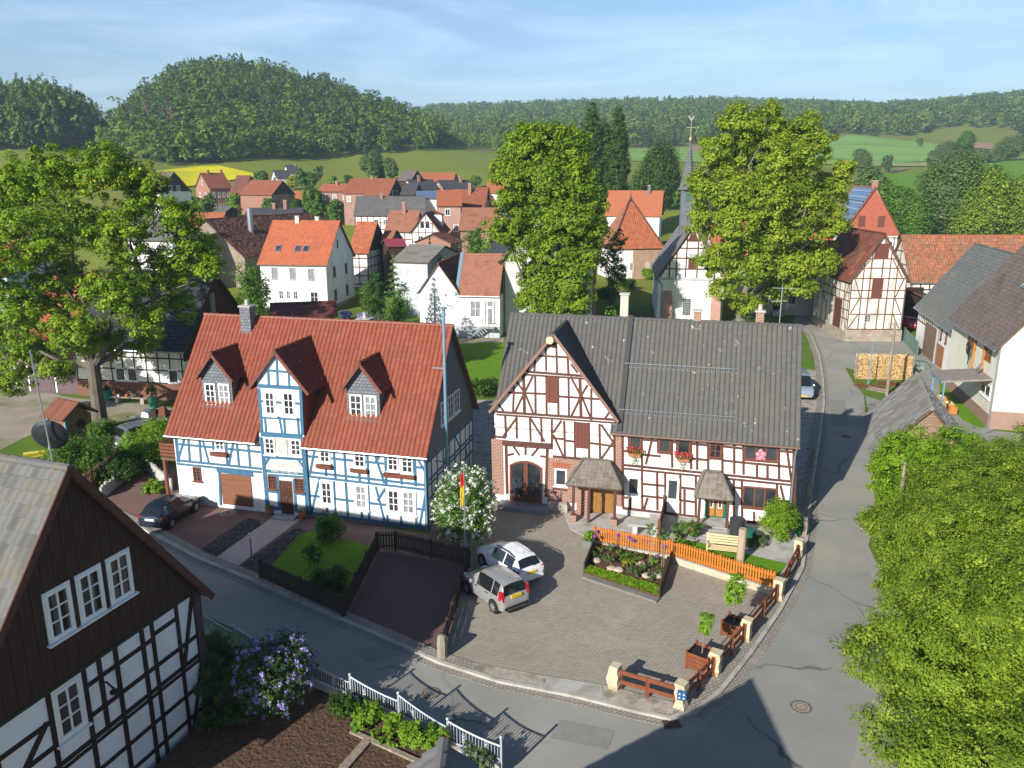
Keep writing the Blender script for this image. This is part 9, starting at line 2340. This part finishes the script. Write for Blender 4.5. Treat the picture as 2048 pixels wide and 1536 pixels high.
for j in range(4):
 c = MB()
 for z in (.1, .3, .5): c.box(j * .95, j * .95 + .8, -.3, -.26, z, z + .12); c.box(j * .95, j * .95 + .8, .26, .3, z, z + .12)
 for x in (0, .76): c.box(j * .95 + x, j * .95 + x + .05, -.3, .3, .05, .62)
 c.build('crate', M_bench if j % 2 else M_orange, t)
t = pickets('green_fence', 'faded green board fence between timber barn and byre', [G2(1806, 681), G2(1832, 712)], 0.0, 1.5, mat('green_boards', (0.12, 0.2, 0.16), (0.16, 0.25, 0.2), scale=2, rough=.85), sp=.13, pw=.125)
o = G(1660, 662); t = T('blue_barrel', 'blue plastic barrel against the shaded side of the timber barn', 'barrel', (37.0, 88.2, 0), 0); mb = MB(); mb.lathe((0, 0, 0), [(.3, 0), (.34, .3), (.34, .8), (.3, 1.0), (.02, 1.02)], n=14); mb.build('tub', mat('blue_plastic', (0.05, 0.2, 0.45), rough=.4), t)
# ------------------------------------------------------------------ left yard
o = G(148, 890); t = T('wooden_hut', 'small brown wooden hut with a red ribbed roof beside the maple', 'hut', (o[0], o[1], 0), R(-28)); M_hut = mat('hut_boards', (0.17, 0.095, 0.05), (0.23, 0.135, 0.075), scale=2.5, rough=.85, stretch=(6, 6, .5))
MB().box(-.9, .9, -.9, .9, 0, 2.2).build('wall', M_hut, t)
slope('roof', (-1.2, -1.25, 2.15), (1.2, -1.25, 2.15), (1.2, 0, 3.1), (-1.2, 0, 3.1), M_tile_darkred, t, tw=.22, th=1.6, amp=.04); slope('roof', (1.2, 1.25, 2.15), (-1.2, 1.25, 2.15), (-1.2, 0, 3.1), (1.2, 0, 3.1), M_tile_darkred, t, tw=.22, th=1.6, amp=.04)
MB().add([(.9, -.9, 2.15), (.9, .9, 2.15), (.9, 0, 2.95)], [(0, 1, 2)]).build('gable', M_hut, t)
for x in (-.93, .93): MB().bar((x, -.95, 0), (x, -.95, 2.2), .14).build('corner_post', M_bluegutter, t)
hd = MB(); hd.cyl((.9, .1, 1.65), (.93, .1, 1.65), .3, n=16); hd.build('round_window', M_black, t)
o = G(103, 950); t = T('satellite_dish', 'large dark mesh satellite dish on a tall thin mast at left', 'dish', (o[0] + .3, o[1] - 4, 0), 0); ym = o[1] - 4; zc = AtY(91, 878, ym)[2]; xm = AtY(91, 878, ym)[0] - t.location.x
zt = AtY(78, 700, ym)[2]; MB().tube([(xm + .3, 0, 0), (xm + .15, 0, zc), (xm - .1, 0, zt)], [.05, .045, .035], n=8).build('mast', M_zinc, t)
d = MB(); d.lathe((0, 0, 0), [(.02, 0), (.4, .05), (.75, .17), (.95, .3), (.93, .31), (.74, .19), (.4, .07), (.02, .02)], n=24); do = d.build('dish', mat('dark_mesh', (0.03, 0.035, 0.045), rough=.5, metal=.3), t); do.location = (xm, .25, zc); do.rotation_euler = (R(-75), 0, R(8))
ar = MB(); ar.bar((xm, .3, zc), (xm + .1, -.0, zc - .6), .05); ar.build('feed_arm', M_zinc, t)
for px, py, w_, h_, m_, lab in ((165, 945, 3.6, 2.3, L_green, 'large dark hedge bush in front of the wooden hut'), (215, 900, 2.0, 2.2, L_green, 'leafy bush at the foot of the maple trunk'), (300, 930, 3.0, 2.2, L_light, 'long hedge between the grey minivan and the blue house'), (322, 905, 2.4, 2.4, L_bush, 'sunlit top hedge beside the blue house balcony'), (262, 945, 2.4, 1.6, L_dark, 'dark hedge in front of the grey minivan'), (130, 985, 2.6, 1.4, L_dark, 'dark shrub behind the tip of the near roof'), (310, 985, 1.4, .7, L_light, 'low plant by the concrete palisades'), (235, 965, 2.6, 1.3, L_dark, 'dark shrub on the wooden fence bank')):
 shrub('hedge_bush', lab, G(px, py), w_, h_, m_, size=.13, n=int(1100 * w_ * h_))
M_pal = mat('palisade_concrete', (0.42, 0.41, 0.37), (0.50, 0.49, 0.45), scale=3, rough=.9)
t = T('palisade_wall', 'curved low wall of upright grey concrete palisades beside the drive', 'wall', (*G2(205, 995), 0), 0); bs = Vector(t.location)
pth = [Vector((*G2(*p_), 0)) - bs for p_ in ((205, 998), (250, 960), (280, 937), (305, 948), (346, 985))]; mb = MB()
for a, b in zip(pth[:-1], pth[1:]):
 L = (b - a).length
 for i in range(int(L / .19)): c = a.lerp(b, i / int(L / .19)); mb.cyl(c, c + Vector((0, 0, .75 + .05 * rng.normal())), .085, n=8)
o = mb.build('palisades', M_pal, t); o['kind'] = 'stuff'
pickets('bank_fence', 'brown wooden fence on the bank above the concrete palisades', [G2(175, 990), G2(262, 925)], .3, 1.0, M_hut, sp=.16, pw=.12)
o = G(318, 848); t = T('boat_trailer', 'small metal trailer loaded with junk beside the blue house', 'trailer', o, R(-5)); MB().box(-1.3, 1.0, -.6, .6, .5, .6).build('bed', M_zinc, t); MB().bar((-2.4, 0, .5), (-1.3, 0, .52), .08).build('drawbar', M_zinc, t)
for s_ in (-1, 1): MB().cyl((0, s_ * .62, .32), (0, s_ * .78, .32), .32, n=16).build('wheel', M_tyre, t)
for i, (x, m_) in enumerate(((-.8, M_zinc), (-.2, M_black), (.5, M_rust))): MB().hexa([(x - .3, -.4, .6), (x + .3, -.45, .6), (x + .3, .4, .6), (x - .3, .4, .6), (x - .2, -.3, 1.0 + .2 * i), (x + .25, -.35, .9 + .3 * i), (x + .2, .3, 1.0), (x - .2, .3, 1.1)]).build('junk_load', m_, t)
for px, py, lab in ((217, 800, 'green tub with a small plant by the stable wall'), (308, 815, 'tall green tub with a bushy plant by the stable wall')):
 o = G(px, py); t = T('plant_tub', lab, 'planter', o, 0); mb = MB(); mb.lathe((0, 0, 0), [(.32, 0), (.38, .8), (.36, .82), (.3, .78)], n=14); mb.build('tub', mat('tub_green', (0.03, 0.22, 0.13), rough=.5), t)
 shrub('tub_plant', 'leafy plant growing out of the ' + lab.split(' with')[0] + (' nearest the trunk' if px < 250 else ' nearest the trailer'), (o[0], o[1], .75), .9 if px > 250 else .5, 1.1 if px > 250 else .5, L_green, size=.1, n=700)
o = G(262, 806); t = T('plank_bench', 'rough plank bench with pots in front of the stable wall', 'bench', o, R(-9)); MB().box(-1.6, 1.6, -.2, .2, .42, .5).build('seat', M_wood, t)
for x in (-1.1, 1.1): MB().box(x - .15, x + .15, -.18, .18, 0, .42).build('leg', M_conc, t)
for i, (x, c_) in enumerate(((-1.0, M_whitepaint), (-.3, M_ter), (.3, M_zinc), (.9, M_black))):
 p_ = Vector(o) + Matrix.Rotation(R(-9), 3, 'Z') @ Vector((x, 0, .5)); q = MB(); q.lathe((0, 0, 0), [(.09, 0), (.12, .2), (.1, .22)], n=10); q = q.build('small_pot', c_); q.location = p_; tag(q, ['white pot', 'terracotta pot', 'zinc pot', 'black pot'][i] + ' standing on the plank bench by the stable', 'pot')
for px, py, lab in ((78, 912, 'yellow plastic toy boat lying in the grass by the dish'), (118, 870, 'yellow plastic toy boat lying behind the dish')):
 o = G(px, py); mb = MB(); mb.hexa([(-.7, -.18, 0), (.7, -.1, 0), (.7, .1, 0), (-.7, .18, 0), (-.85, -.3, .3), (.95, -.12, .3), (.95, .12, .3), (-.85, .3, .3)]); b = mb.build('toy_boat', mat('toy_yellow', (0.75, 0.6, 0.08), rough=.4)); b.location = o; b.rotation_euler = (0, 0, R(30)); tag(b, lab, 'toy')
# ------------------------------------------------------------------ churchyard and back gardens
for px, py, w_, h_, m_, lab in ((1300, 560, 3.0, 2.2, L_light, 'light shrub in the churchyard left of the nave'), (1255, 580, 2.6, 2.0, L_dark, 'dark round bush in the churchyard path'), (1212, 605, 3.4, 2.4, L_green, 'bush on the left edge of the churchyard'), (575, 632, 2.4, 1.6, L_bush, 'bright bush at the foot of the white house front'), (530, 634, 2.4, 1.3, L_bush, 'low bright bush left of the white house front'), (692, 640, 1.6, 1.3, L_lilac, 'violet rhododendron left of the blue house chimney'), (728, 645, 1.6, 1.2, L_lilac, 'violet rhododendron right of the blue house chimney'), (965, 790, 3.0, 1.4, L_dark, 'dark hedge between the two framed houses'), (1575, 625, 3.0, 2.0, L_dark, 'dark shrub by the steps of the shaded lane house')):
 shrub('yard_bush', lab, G(px, py), w_, h_, m_, size=.18, n=int(500 * w_ * h_))
o = G(770, 640); shrub('yard_bush', 'rounded dark bush below the conifer near the annex', o, 4.0, 3.0, L_green, size=.2, n=5000)
for (x, y), w_, h_, lab in (((17.9, 33.4), 2.4, 2.0, 'leafy bank bush at the edge of the lane by the leaning pole'), ((18.4, 36.6), 2.2, 1.8, 'leafy bank bush at the edge of the lane below the round bush'), ((16.6, 30.4), 2.2, 1.7, 'leafy bank bush spilling over the lane near the dark patch seam')):
 shrub('bank_bush', lab, (x, y, 0), w_, h_, L_willow, size=.12, n=4500)
